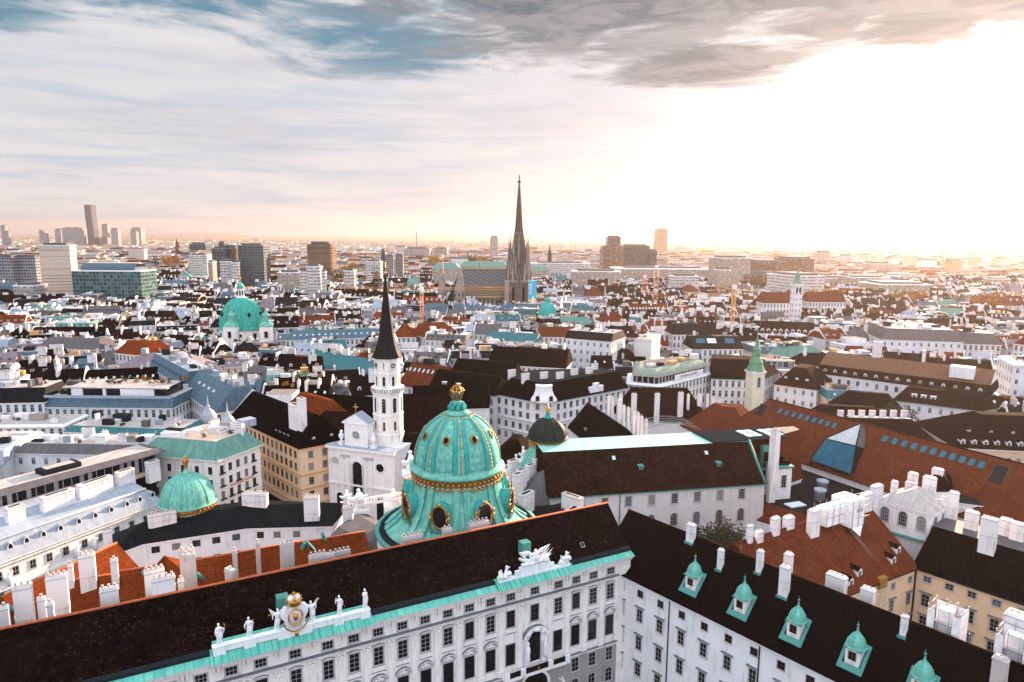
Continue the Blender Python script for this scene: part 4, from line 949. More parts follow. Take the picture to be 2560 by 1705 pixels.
def around():
    A = MAT
    # curved rear block, left of the dome
    q = [(-76.4, 121.6), (-72.8, 127.2), (-55, 135.), (-37.8, 136.4), (-36.8, 148.), (-57, 149.5), (-74, 143), (-81, 131)]
    q = [q[0], q[1], q[2], q[3], q[4], q[5], q[6], q[7]]
    B = bldg('rear_block', 'white palace block with black metal roof carrying the small left dome', 'palace', q, 21.6, 24.2, 'white', 'blackm', (3.5, 6, 6, .05, 5.5, 5.5, 5, 5), 'blackm', 'white', .3, 'white')
    wins(B, q[1], q[2], [2.3, 6.0, 9.7, 13.4, 17.2], 20.0, 1.5, 1.35, 'bare', fr='framed', nv=2, nh=1); wins(B, q[2], q[3], [2.6, 6.0, 10.0], 20.0, 1.4, 1.35, 'bare', fr='framed', nv=2, nh=1)
    wins(B, q[1], q[2], [2.3, 6.0, 9.7, 13.4, 17.2], 16.2, 1.5, 1.5, 'bare', fr='framed', nv=2, nh=1); wins(B, q[2], q[3], [2.6, 6.0, 10.0], 16.2, 1.4, 1.5, 'bare', fr='framed', nv=2, nh=1)
    wins(B, q[0], q[1], [3.4], 16.5, 1.2, 1.2, 'bare', fr='framed')
    for (x, y, z0, z1, L_, W_, rz) in ((-71.3, 132.5, 23, 26.0, 5.2, 1.2, .55), (-55.4, 141., 23.6, 27.0, 5.4, 1.3, -.05), (-42.2, 137.8, 21., 27.6, 3.1, 1.2, .1), (-77.5, 124., 21.5, 26., 1.5, 1.1, .6)):
        chim(B.T, x, y, z0, z1, L_, W_, rz, 'pot')
    # small left dome
    cx, z = Q('L', 1118, 490, 139.5); c = (cx, 140.)
    T = thing('small_dome', 'small green copper dome with gold band at left, beside the pale blue roof', 'dome', (*c, 23.), 'pair of small palace domes')
    R = 5.45; zr = z
    b = MB(); b.lathe([(6.3, zr-5.3), (6.0, zr-4.2), (5.5, zr-2.6), (5.15, zr-1.2), (5.1, zr-.3)], (*c, 0), A['copper'], 40, cap=False); b.build('drum', T)
    b = MB(); b.lathe([(5.2, zr-.35), (5.85, zr-.2), (5.9, zr), (5.5, zr+.15)]+[(R*cos(th), zr+.2+6.1*sin(th)) for th in [1.42*i/14 for i in range(15)]], (*c, 0), A['copper'], 40); b.build('cupola', T)
    for k in range(12):
        b = MB(); a = k*pi/6+.2; b.tube([ang_ring(c, R*cos(th)+.03, zr+.2+6.1*sin(th), a) for th in [1.40*i/10 for i in range(11)]], [.13-.008*i for i in range(11)], A['copper'], 5); b.build('rib', T)
    b = MB(); b.lathe([(5.3, zr-1.2), (5.4, zr-.9), (5.35, zr-.4)], (*c, 0), A['goldd'], 40, cap=False)
    for k in range(36):
        a = k*2*pi/36; b.ball(ang_ring(c, 5.5, zr-.75, a), (.14, .14, .22), A['gold'], 6, 4); b.tube([ang_ring(c, 5.45, zr-1.1, a-.05), ang_ring(c, 5.5, zr-1.9, a), ang_ring(c, 5.45, zr-1.1, a+.05)], .08, A['gold'], 5)
    b.build('gilded_frieze', T)
    b = MB(); zt = zr+6.2; b.lathe([(1.25, zt-.3), (.7, zt+.25), (.42, zt+.9), (.3, zt+1.3)], (*c, 0), A['copper'], 14); b.build('lantern', T)
    b = MB(); b.lathe([(.3, 0), (.5, .25), (.3, .5), (.55, 1.), (.75, 1.6), (.5, 2.1), (.2, 2.3)], (*c, zt+1.2), A['goldd'], 12); b.ball((*c, zt+3.7), .26, A['gold']); b.build('gilded_finial', T)
    # right small dark dome
    cx, z = Q('e', 1060, 290, 165.); c = (cx, 165.); zr = z
    T = thing('small_dome', 'small black dome with gold band on a flared turquoise base, right of the great dome', 'dome', (*c, 23.), 'pair of small palace domes')
    b = MB(); b.lathe([(9.0, zr-9.5), (7.0, zr-7.5), (5.6, zr-5.), (4.7, zr-3.2), (4.3, zr-1.8), (4.2, zr-.3)], (*c, 0), A['copper'], 40, cap=False); b.build('drum', T)
    dm = seam('blackened_dome_sheet', (.018, .022, .020), (.028, .032, .028), .8, .35, (.05, .05, .04), .3)
    R = 4.75; b = MB(); b.lathe([(4.3, zr-.4), (5.0, zr-.25), (5.1, zr), (4.8, zr+.15)]+[(R*cos(th), zr+.2+4.7*sin(th)) for th in [1.42*i/14 for i in range(15)]], (*c, 0), dm, 40); b.build('cupola', T)
    for k in range(10):
        b = MB(); a = k*pi/5+.35; b.tube([ang_ring(c, R*cos(th)+.03, zr+.2+4.7*sin(th), a) for th in [1.40*i/10 for i in range(11)]], [.14-.009*i for i in range(11)], dm, 5); b.build('rib', T)
    b = MB(); b.lathe([(4.35, zr-1.4), (4.45, zr-.4)], (*c, 0), A['goldd'], 40, cap=False)
    for k in range(28): a = k*2*pi/28; b.tube([ang_ring(c, 4.5, zr-1.2, a-.08), ang_ring(c, 4.65, zr-2.2, a), ang_ring(c, 4.5, zr-1.2, a+.08)], .11, A['gold'], 5)
    b.build('gilded_frieze', T)
    b = MB(); zt = zr+4.9; b.lathe([(1., zt-.4), (.8, zt+.5), (.5, zt+.9), (.9, zt+1.2)], (*c, 0), A['copperd'], 12); b.build('lantern', T)
    b = MB(); b.lathe([(.3, 0), (.55, .5), (.4, .9), (.65, 1.3), (.15, 1.8), (.05, 2.6)], (*c, zt+1.), A['gold'], 10); b.build('gilded_finial', T)
    # square window in its base
    b = MB(); p = Vector(ang_ring(c, 5.35, zr-4.1, -.45)); b.box(p-Vector((0, 0, .6)), (1.2, .6, 1.2), A['glassd'], -.45); b.build('window', T)
    # low dark roofs between the great dome and the ridge
    def low(nm, lab, q, z0, z1, ins, wm='white', rm='blackm', top=None, **k): return bldg(nm, lab, 'roof', q, z0, z1, wm, rm, ins, top, wm, .2, 'lead', **k)
    B = low('link_building', 'low dark sheet roof with large glass skylight right of the great dome', [(4.5, 131), (20., 138.5), (16.5, 150), (1., 146)], 21.5, 24.4, (6., 5.8, 6., 5.8))
    skyl(B, B.q[0], B.q[1], 6.8, .45, 6., 6.2, 4.2, 'glassp', 'lead')
    for x, y, z0, z1, L_, W_, rz, st in ((3.3, 141, 23, 27.5, 4., 1.5, .9, 'box'), (13.2, 139.5, 22, 27.6, 5., 1.3, -.75, 'box'), (13.0, 135.5, 22, 26.3, 3.2, 1.8, .95, 'box'), (6., 128., 22, 26.5, 3.6, 1.2, .45, 'hood'), (13.8, 129.5, 22, 27., 3.8, 1.4, .45, 'hood'), (17.6, 131.8, 22, 27.2, 2.2, 1.4, .45, 'hood'), (-.5, 124.5, 22, 26.5, 1.7, 1.2, .45, 'pot')): chim(B.T, x, y, z0, z1, L_, W_, rz, st)
    B = low('pyramid_roof_house', 'dark ribbed pyramid roof catching sun on its left slope, by the brown hall', [(1.5, 147.5), (12., 147.0), (14.5, 157), (1., 158.5)], 22., 28.5, (5.2, 4., 5.2, 6.), 'white', 'greym')
    for x, y in ((2.4, 152), (1.5, 149.2), (4.6, 155.5), (.4, 158.6), (6.4, 160.4), (-1.4, 144.5)): chim(B.T, x, y, 25, 28.9, 2.3, 1.4, .7, 'box')
    B = low('link_building', 'dark metal roof slope behind the great dome with stone statues on its edge', [(-3, 149), (2.5, 150), (6, 172), (-2, 171)], 22.5, 24., (2., 2., 2., 2.))
    for i, (x, y, z) in enumerate(((-1.6, 156, 24), (-.3, 160, 24), (1.2, 164, 24.2), (3., 168, 25))):
        lump_sculpture('weathered standing statue on the roof edge between the two domes, %s from the great dome' % ('first', 'second', 'third', 'fourth')[i], (x, y, z), 1.2, 4.4-.5*(i == 1), 'statues between the domes', 20+i)
    B = low('dark_roofed_link', 'dark seamed metal roof left of the great dome with balustrade behind', [(-36.5, 128.), (-24, 117.), (-18.5, 127.5), (-31.5, 142.)], 21.8, 23.6, (3.5, .1, 3.5, .1), 'greywall', 'greym')
    chim(B.T, -34., 135.5, 22., 26.4, 2., 1.4, .1)
    b = MB(); a0, a1 = Vector((-33.5, 142.5)), Vector((-24.5, 147.)); tt = a1-a0
    for k in range(15): p = a0+tt*k/14.; b.lathe([(.12, 0), (.2, .35), (.1, .7), (.16, .95)], (*p, 24.), A['statue'], 7)
    b.obox((*a0, 24.95), (*tt, 0), (.3, -.6, 0), (0, 0, .22), A['statue']); b.obox((*a0, 23.6), (*tt, 0), (.3, -.6, 0), (0, 0, .4), A['statue']); b.build('balustrade', B.T)
    for i, (k, x, y, z, r, h, D_) in enumerate((('h', 1830, 230, 0, 1.6, 3.8, 147), ('h', 1950, 290, 0, 2.6, 5.4, 144), ('h', 2290, 250, 0, 2.4, 4.6, 148), ('M', 420, 320, 0, 2.0, 6., 149))):
        X, Z = Q(k, x, y, D_); lump_sculpture(('small sculpture group on a pediment left of the green dome', 'large seated sculpture group left of the white balustrade', 'sculpture with shell niche right of the white balustrade', 'tall sculpture against the left edge of the great dome')[i], (X, D_, Z-.5), r, h, 'sculptures over the palace front', 40+i)
    for i in range(6):
        X, Z = Q('h', (972, 1048, 1270, 1345, 1580, 1650)[i], 308, 148.5)
        T = thing('stone_urn', 'white attic vase behind the black roof, %s from the left' % ('first', 'second', 'third', 'fourth', 'fifth', 'sixth')[i], 'urn', (X, 148.5, Z-1.5), 'row of attic vases'); b = MB()
        b.lathe([(1.1, -.3), (1.15, 0), (.5, .2), (1.15, .9), (1.2, 1.5), (.75, 1.9), (.35, 2.3), (.5, 2.7), (.1, 3.1)], (X, 148.5, Z-1.6), A['statue'], 14); b.build('vase', T)
around()

# ================================================================ brown-roofed hall right of the domes
def hall():
    A = MAT; a = v2(14.3, 148.); t = v2(.982, .189).normalized(); inn = v2(-t.y, t.x)
    p0, p1 = a-t*5.5, a+t*47.5
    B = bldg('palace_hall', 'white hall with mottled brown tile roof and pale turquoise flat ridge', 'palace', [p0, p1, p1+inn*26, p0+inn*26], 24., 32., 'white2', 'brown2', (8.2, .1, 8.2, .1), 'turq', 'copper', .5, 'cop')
    B.T['label'] = 'white hall with brown tile roof and pale turquoise flat ridge behind the white wing'
    us = [1.6, 7.4, 13.1, 18.8, 24.5, 30.2, 36, 41.6]
    wins(B, a, p1, us, 21.8, 1.5, 2.4, 'plaindeep', nv=4, nh=4); wins(B, a, p1, us, 16.6, 1.6, 3.1, 'archdeep', nv=4, nh=5)
    wins(B, a, p1, us, 10.6, 1.5, 2.6, 'plaindeep', nv=4, nh=4)
    for u, s, big in ((6.5, .32, 0), (11.5, .78, 0), (17.5, .45, 1), (23.2, .4, 0), (27., .28, 0), (35.2, .78, 0), (32., .3, 0), (37.3, .42, 1), (44.2, .45, 0), (47.5, .6, 0)):
        u += 5.5
        if big: dorm(B, p0, p1, u, s, 8.2, 1.1, 1.1, 1.6, rm='cop', wm='cop', kind='shed')
        else: skyl(B, p0, p1, u, s, 8.2, .9, 1.1, 'skyw', 'cop')
    b = MB(); b.tube([(*(a+t*u-inn*.12), 23.8) if k == 0 else (*(a+t*u-inn*.12), GZ) for k in (0, 1) for u in (11.,)], .1, A['lead'], 5); b.build('downpipe', B.T)
    # grey right-hand part of the flat top with skylights
    b = MB(); f0, f1 = a+t*37.8+inn*8.0, a+t*59+inn*9.; b.prism([f0, f1, f1+inn*9.6+t*2, f0+inn*9.6-t*1.], 32.02, 32.35, A['lead']); b.build('flat_roof', B.T)
    for u in (50.5, 56.5):
        p = a+t*u+inn*13.5; b = MB(); b.box((*p, 32.36), (4.2, 5.5, .12), A['skyw'], atan2(t.y, t.x)+.1); b.box((*p, 32.49), (.25, 5.5, .05), A['greym'], atan2(t.y, t.x)+.1); b.box((*p, 32.49), (4.2, .25, .05), A['greym'], atan2(t.y, t.x)+.1); b.build('skylight', B.T)
    b = MB(); e = p1; b.tube([(*(e-inn*.3), 24.), (*(e+inn*8.2), 32.3)], .35, A['cop'], 6); b.build('verge_flashing', B.T)
    # red steep end house
    B = bldg('red_end_house', 'steep rust red roof block under the grey flat roof at the hall end', 'house', [P('R', 600, 395, 19), P('R', 727, 352, 19), (76.5, 182), (62, 178)], 19., 31.8, 'white', 'rust', (2.2, .1, 2., .1), 'greym', 'rust', .2, 'white')
    X, Y = P('R', 600, 400, 21)
    T = thing('stair_turret', 'white stair turret with green cornice and two tall chimneys at the hall end', 'turret', (X, Y, 16.)); an = .25
    b = MB(); b.box((X, Y+1.5, 14.), (4.4, 4.2, 12.), A['white'], an); b.build('wall', T)
    b = MB(); b.box((X, Y+1.5, 26.), (5.2, 5., .5), A['cop'], an); b.build('cornice', T); b = MB(); b.prism([(X-2, Y), (X+2.2, Y+.5), (X+1.6, Y+3.8), (X-2.4, Y+3.2)], 26.5, 27.6, A['black']); b.build('roof', T)
    inst('window', win_mesh(1.3, 3.1, 'plain', nv=2, nh=4), T, (X+.55, Y-.55, 22.6), an)
    x2, y2 = P('R', 545, 420, 21); chim(T, x2, y2, 20., 36.5, 1.7, 1.3, an, 'box'); x2, y2 = P('R', 580, 240, 31); chim(T, x2, y2+1, 28., 38.4, 1.3, 1.1, an, 'box')
    b = MB(); p_ = Vector((*P('R', 505, 300, 24), 24)); b.box(p_, (2.2, 1.2, 6.5), A['cop'], an); b.box(p_+Vector((0, -.65, 1)), (1.5, .1, 4.), A['hole'], an); b.build('green_hatch', T)
    # low dark flat roof with red front slope
    q = [P('R', 393, 575, 15), P('R', 790, 690, 15), P('R', 1210, 440, 15), P('R', 640, 300, 15)]
    B = bldg('courtyard_roof', 'flat charcoal courtyard roof with rust red front slope below the long red roof', 'roof', q, 15., 18., 'white', 'rust', (4., .1, .1, 2.), 'blackm', 'white', .1, 'lead')
    x, y = P('R', 690, 510, 18); b = MB(); b.box((x, y, 18.02), (4.6, 2.6, .25), A['skyw'], .35); b.build('skylight', B.T)
    for k, xx, yy in ((0, 835, 480), (1, 850, 425)): x, y = P('R', xx, yy, 18); b = MB(); b.lathe([(1.3, 0), (1.3, 2.2), (1.45, 2.3), (1.45, 2.9)], (x, y, 18), A['bluem'], 12); b.build('roof_vent', B.T)
    # courtyard tree
    X, Z = Q('R', 230, 640, 139)
    T = thing('courtyard_tree', 'dark leafy tree in the courtyard before the brown-roofed hall', 'tree', (X, 139, GZ)); random.seed(4)
    b = MB(); b.tube([(X, 139, GZ), (X, 139, 8.)], [.5, .3], A['bark'], 8); [b.tube([(X, 139, 6.), (X+3*cos(k), 139+3*sin(k), Z-4)], [.25, .08], A['bark'], 5) for k in range(5)]; b.build('trunk', T)
    b = MB()
    for k in range(10): lumps(b, (X+random.uniform(-5.6, 5.6), 139+random.uniform(-3, 3), Z-2.4+random.uniform(-2.4, .5)), 3.3, 700, A['leafg'] if k % 3 else A['bark'], .28)
    b.build('crown', T)
hall()

# ================================================================ long red roof with glass pyramid
def long_red():
    A = MAT; t = v2(.487, -.873).normalized(); inn = v2(.873, .487).normalized(); a = v2(80.5, 187.4)
    p0, p1 = a-t*30, a+t*70
    B = bldg('long_red_house', 'very long rust red roof with rows of blue skylights above a white wall', 'palace', [p0, p1, p1+inn*23, p0+inn*23], 20., 32.2, 'white', 'rust', (11.5, .1, 11.5, 11.), None, 'white', .5, 'lead', ridge='dark')
    q0, q1 = p0, p1; rl = 11.5
    X = lambda u, s: u
    wins(B, a, p1, [3.2+3.9*k for k in range(5)], 17.3, 1.1, 1.3, 'thin', fr='frame', nh=2)
    # skylights near the ridge; u from pixel rows
    def at(k, x, y, ww, ll):
        r = ray(k, x, y)              # intersect the roof plane
        n = Vector((-inn.x*12.2, -inn.y*12.2, 11.5)).normalized(); o = Vector((*p0, 20.)); s = (o-Vector((0, 0, H))).dot(n)/r.dot(n); p = Vector((0, 0, H))+r*s
        inst('skylight', skyl_mesh(ww, ll, atan2(12.2, 11.5), 'skyl', 'lead'), B.T, p, atan2(t.y, t.x))
    for i in range(9): at('r', 263+49.3*i, 1010+13.2*i, 1.35, 2.0)
    for i in range(11): at('r', 1025+70*i, 1212+18.5*i+(.55*i*i*.1), 1.55, 2.1)
    for (k, x, y, w_, l_) in (('r', 120, 1012, 3., 5.5), ('R', 1895, 350, 3., 7.)):
        r = ray(k, x, y); n = Vector((-inn.x*12.2, -inn.y*12.2, 11.5)).normalized(); o = Vector((*p0, 20.)); s = (o-Vector((0, 0, H))).dot(n)/r.dot(n); p = Vector((0, 0, H))+r*s
        inst('roof_hatch', skyl_mesh(w_, l_, atan2(12.2, 11.5), 'lead', 'greym'), B.T, p, atan2(t.y, t.x))
    # glass pyramid: apex over the ridge, blue front pane reaching the eave
    def rp(k, x, y, lift=.3):
        r = ray(k, x, y); n = Vector((-inn.x*12.2, -inn.y*12.2, 11.5)).normalized(); o = Vector((*p0, 20.))+n*lift; s = (o-Vector((0, 0, H))).dot(n)/r.dot(n); return Vector((0, 0, H))+r*s
    T = thing('glass_pyramid', 'blue glazed pyramid skylight rising through the long red roof', 'skylight', rp('R', 1000, 250))
    bl, br, tl = rp('R', 780, 240, 1.6), rp('R', 1025, 325, 1.6), rp('R', 870, 112, 1.8)
    tr = rp('R', 1052, 155, 2.6); ap = rp('R', 1085, 20, 2.4); rr = rp('R', 1112, 60, .2); rb = rp('R', 1105, 170, .1); bb = rp('R', 1030, 330, .0)
    b = MB(); b.poly([bl, br, tr, tl], A['glassb']); b.build('blue_glazing', T)
    b = MB(); b.poly([tl, tr, ap], A['glassp']); b.build('upper_glazing', T)
    b = MB(); b.poly([br, bb, rb, tr], A['blackm']); b.poly([tr, rb, rr, ap], A['greym']); 
    for p, q in ((bl, br), (br, tr), (tr, tl), (tl, bl), (tl, ap), (tr, ap), (br, bb)): b.tube([p, q], .16, A['lead'], 5)
    b.poly([bl, tl, tl-Vector((0, 0, 2)), bl-Vector((0, 0, 2))], A['blackm']); b.poly([ap, rr, tl-Vector((0, 0, 1.5)), tl], A['blackm']); b.build('frame', T)
    # lower right block before the red roof
    q = [(99.5, 149.5), (124., 139.), (128, 149), (104, 160)]
    B = bldg('white_side_block', 'white palace block with moulded cornices at the right edge below the red roof', 'palace', q, 23., 23.8, 'white', 'lead', (1.5, 1, 1, 1), 'blackm', None, .4, 'stonew')
    wins(B, q[0], q[1], 7, 19.8, 1.3, 1.7, 'plaindeep'); band(B_band(B), q[0], q[1], 21.6, .3, .4, A['stonew'])
    B = bldg('far_red_wing', 'red roof with white chimneys joining the left end of the long red roof', 'palace', [(58, 226), (62, 211), (76, 207), (86, 222)], 19, 28.5, 'white', 'rust', (7, 5, 7, 5), None, None, .3, 'lead')
def B_band(B):
    b = MB(); b._T = B.T; ob = b.obox
    def f(*a, **k): ob(*a, **k); b.build('cornice', B.T)
    b.obox = f; return b
long_red()

# ================================================================ red hip roof, yellow court, black roof, pavilion
def court():
    A = MAT; t1 = v2(.873, .487).normalized(); i1 = v2(-t1.y, t1.x); c0 = v2(77.8, 123.)
    a = c0-t1*38
    B = bldg('red_court_wing', 'broad weathered rust red roof with white chimneys above the yellow courtyard wall', 'palace', [a, c0, c0+i1*21, a+i1*21], 20., 28.9, 'yellow', 'rust', (10.5, .1, 10.5, .1), None, 'rust', .5, 'lead', ridge='rust')
    u0 = 38-17.1
    L = 38.; us = [L-15.2, L-6.9, L-1.6+.2]
    wins(B, a, c0, [L-15.3, L-7., L-1.7], 17.9, 1.1, 1.2, 'plain', tr='trim'); wins(B, a, c0, [L-15.3, L-7., L-1.7], 13.9, 1.2, 2.3, 'plainhood', tr='trim'); wins(B, a, c0, [L-15.3, L-7., L-1.7], 9.2, 1.2, 2.3, 'plainhood', tr='trim')
    for x, yb, yt, w_, st in ((413, 748, 620, 48, 'hood'), (470, 735, 655, 60, 'hood'), (565, 700, 575, 66, 'hood'), (646, 668, 570, 76, 'hood'), (795, 665, 528, 88, 'hood'), (1108, 545, 430, 92, 'hood')): chimpx(B.T, 'R', x, yb, yt, 28., w_, .5, st)
    chimpx(B.T, 'R', 1170, 500, 385, 28., 88, .5)
    for u, s in ((L-15.5, .12), (L-5.3, .12), (L-2.2, .22), (L-19., .05)): dorm(B, a, c0, u, s, 10.5, 1.3, 1.5, 2.4, rm='dark', wm='white')
    # scaffold on the ridge
    p = P('R', 960, 560, 29.5); S = thing('scaffold', 'white sheeted scaffold platform on top of the red roof ridge', 'scaffold', (*p, 27.)); b = MB()
    c = Vector((*p, 27.)); tx, ix = Vector((*t1, 0)), Vector((*i1, 0))
    U = lambda z: Vector((0, 0, z))
    b.obox(c-tx*5.5-ix*1.1+U(1.2), tx*5., ix*2.6, U(3.4), A['net']); b.obox(c-tx*.5-ix*2.6+U(.6), tx*4., ix*4.4, U(5.2), A['net']); b.obox(c+tx*3.5-ix*1.1+U(1.2), tx*2., ix*2.4, U(3.), A['net'])
    b.poly([c-tx*.3-ix*2.65+U(.6), c+tx*3.2-ix*2.65+U(.6), c+tx*1.6-ix*3.4-U(1.2)], A['net']); b.build('sheeting', S)
    b = MB()
    for x_, w_ in ((.6, .5), (1.3, .4), (2.2, .5)): b.obox(c+tx*x_-ix*.6+U(5.82), tx*w_, ix*.5, U(.03), A['hole'])
    b.obox(c+tx*1.2-ix*2.66+U(3.4), tx*1.7, ix*.05, U(.8), A['trim']); b.build('opening', S)
    b = MB()
    for i in range(6):
        for j in range(2): q = c+tx*(-5.55+i*1.82)-ix*((2.7 if i > 2 else 1.2)-3*j); b.tube([q, q+Vector((0, 0, 6.6 if i > 2 else 5.2))], .05, A['steel'], 5)
    for z in (3., 5.2, 6.4): b.tube([c-tx*5.5-ix*1.2+Vector((0, 0, z)), c+tx*4.5-ix*1.2+Vector((0, 0, z))], .05, A['steel'], 5); b.tube([c-tx*.5-ix*3.7+Vector((0, 0, z)), c+tx*3.5-ix*3.7+Vector((0, 0, z))], .05, A['steel'], 5)
    b.build('poles', S)
    b = MB(); r0_ = P('R', 1000, 650, 27.3); r1_ = P('R', 1200, 880, 21.3)
    for s_ in (-.2, .2): b.tube([(r0_.x+s_, r0_.y, 27.9), (r1_.x+s_, r1_.y, 21.5)], .04, A['steel'], 4)
    b.build('ladder', S)
    hp = P('R', 1205, 960, 20.); T = thing('builders_hoist', 'yellow and grey builders hoist at the eave of the red roof', 'hoist', (*hp, GZ)); b = MB(); b.box((*hp, 18.7), (2.2, 1.1, 2.0), plain('yellow_machine_paint', (.30, .15, .03), .6), .5); b.build('cage', T)
    b = MB()
    for s_ in (-.5, .5): b.tube([(hp.x+s_, hp.y-1, GZ), (hp.x+s_, hp.y-1, 19.)], .07, A['steel'], 5)
    for k in range(20): b.tube([(hp.x-.5, hp.y-1, k), (hp.x+.5, hp.y-1, k+.9)], .04, A['steel'], 4)
    b.build('mast', T)
    # black roof, yellow facade
    t2 = v2(.656, -.755).normalized(); i2 = v2(.755, .656); e = c0+t2*33
    B = bldg('black_court_wing', 'yellow courtyard facade with deep black roof and row of white chimneys', 'palace', [c0, e, e+i2*17, c0+i2*17], 20., 26.4, 'yellow', 'black', (7., .1, 3., .1), 'greym', 'yellow', .6, 'lead')
    us = [2.1, 5.8, 9.4, 13.2, 17., 20.8]
    wins(B, c0, e, us, 18.3, 1.35, 1.15, 'plain', nh=2); wins(B, c0, e, us, 14.0, 1.35, 2.35, 'plainhood'); wins(B, c0, e, us, 9.6, 1.35, 2.35, 'plainhood'); wins(B, c0, e, us, 5.0, 1.35, 2.35, 'plainhood')
    b = MB(); b.tube([(*(c0-i2*.2+t2*.1), 20), (*(c0-i2*.2+t2*.1), GZ)], .16, A['lead'], 6); b.build('downpipe', B.T)
    for x, yb, yt, w_ in ((1740, 652, 540, 74), (1835, 775, 580, 88), (1945, 690, 585, 70), (2014, 718, 610, 74)): chimpx(B.T, 'R', x, yb, yt, 26.4 if x != 1835 else 25.4, w_, -.85)
    B2 = bldg('yellow_corner_block', 'low yellow block with dark roof at the far right of the court', 'palace', [c0+t2*16-i2*.5, c0+t2*30-i2*6, c0+t2*33+i2*1., c0+t2*18+i2*3], 15.5, 19.2, 'yellow', 'dark', (3, 3, 3, 3), None, None, .4, 'lead', reg=False)
    wins(B2, B2.q[0], B2.q[1], [3., 7.], 13.4, 1.2, 1.2)
    # pavilion
    q = [(75.9, 135.), (82.9, 127.8), (91.8, 134.4), (84.8, 141.6)]
    B = bldg('roof_pavilion', 'small white roof pavilion with pale hipped metal roof and arched windows', 'pavilion', q, 28.7, 31.6, 'white', 'palem', (4.6, 5., 4.6, 5.), None, None, .35, 'white', z0=18.)
    wins(B, q[0], q[1], 3, 26.2, 1.5, 3.0, 'archdeep', nv=4, nh=4); wins(B, q[1], q[2], 3, 26.2, 1.3, 2.8, 'archdeep', nv=4, nh=4)
    b = MB(); b.obox((*(q[1]), 22.6), (9, 6.8, 0), (.5, -.6, 0), (0, 0, .3), A['cop']); b.obox((*q[0], 22.6), (7, -7.2, 0), (-.5, -.5, 0), (0, 0, .3), A['cop']); b.build('flashing', B.T)
    for x, yb, yt, w_ in ((1542, 525, 465, 34), (1578, 510, 450, 36), (1624, 600, 425, 56), (1390, 390, 312, 58), (1382, 420, 365, 66), (1488, 438, 335, 76), (1540, 350, 286, 66), (1280, 440, 358, 40)): chimpx(B.T, 'R', x, yb, yt, 29 if x != 1624 else 26, w_, -.8)
    q = [P('R', 1430, 430, 27), P('R', 1640, 430, 27), P('R', 1620, 340, 27), P('R', 1470, 360, 27)]
    B = bldg('dormer_house', 'small dark red tiled roof between chimneys behind the white pavilion', 'roof', q, 27., 30., 'white', 'dark', (2, 2, 2, 2), None, None, .1, None, z0=20)
    # terrace roof at the far right bottom
    p = P('R', 2010, 1400, 27); T = thing('chimney_stack', 'large white chimney stack at the lower right corner behind the black ridge', 'chimney', (*p, 20.)); chim(T, p.x+.6, p.y+.6, 20, 32.5, 3.4, 2.2, -.85, 'hood')
    q = [P('R', 1925, 1450, 24), P('R', 2200, 1560, 24), P('R', 2300, 1200, 24), P('R', 1930, 1330, 24)]
    B = bldg('tiled_terrace', 'ribbed dark tile roof with balustrade at the lower right edge', 'roof', q, 23.8, 24.6, 'stonew', 'brown2', (.6, .6, .6, .6), 'brown2', None, .1, 'stonew')
court()

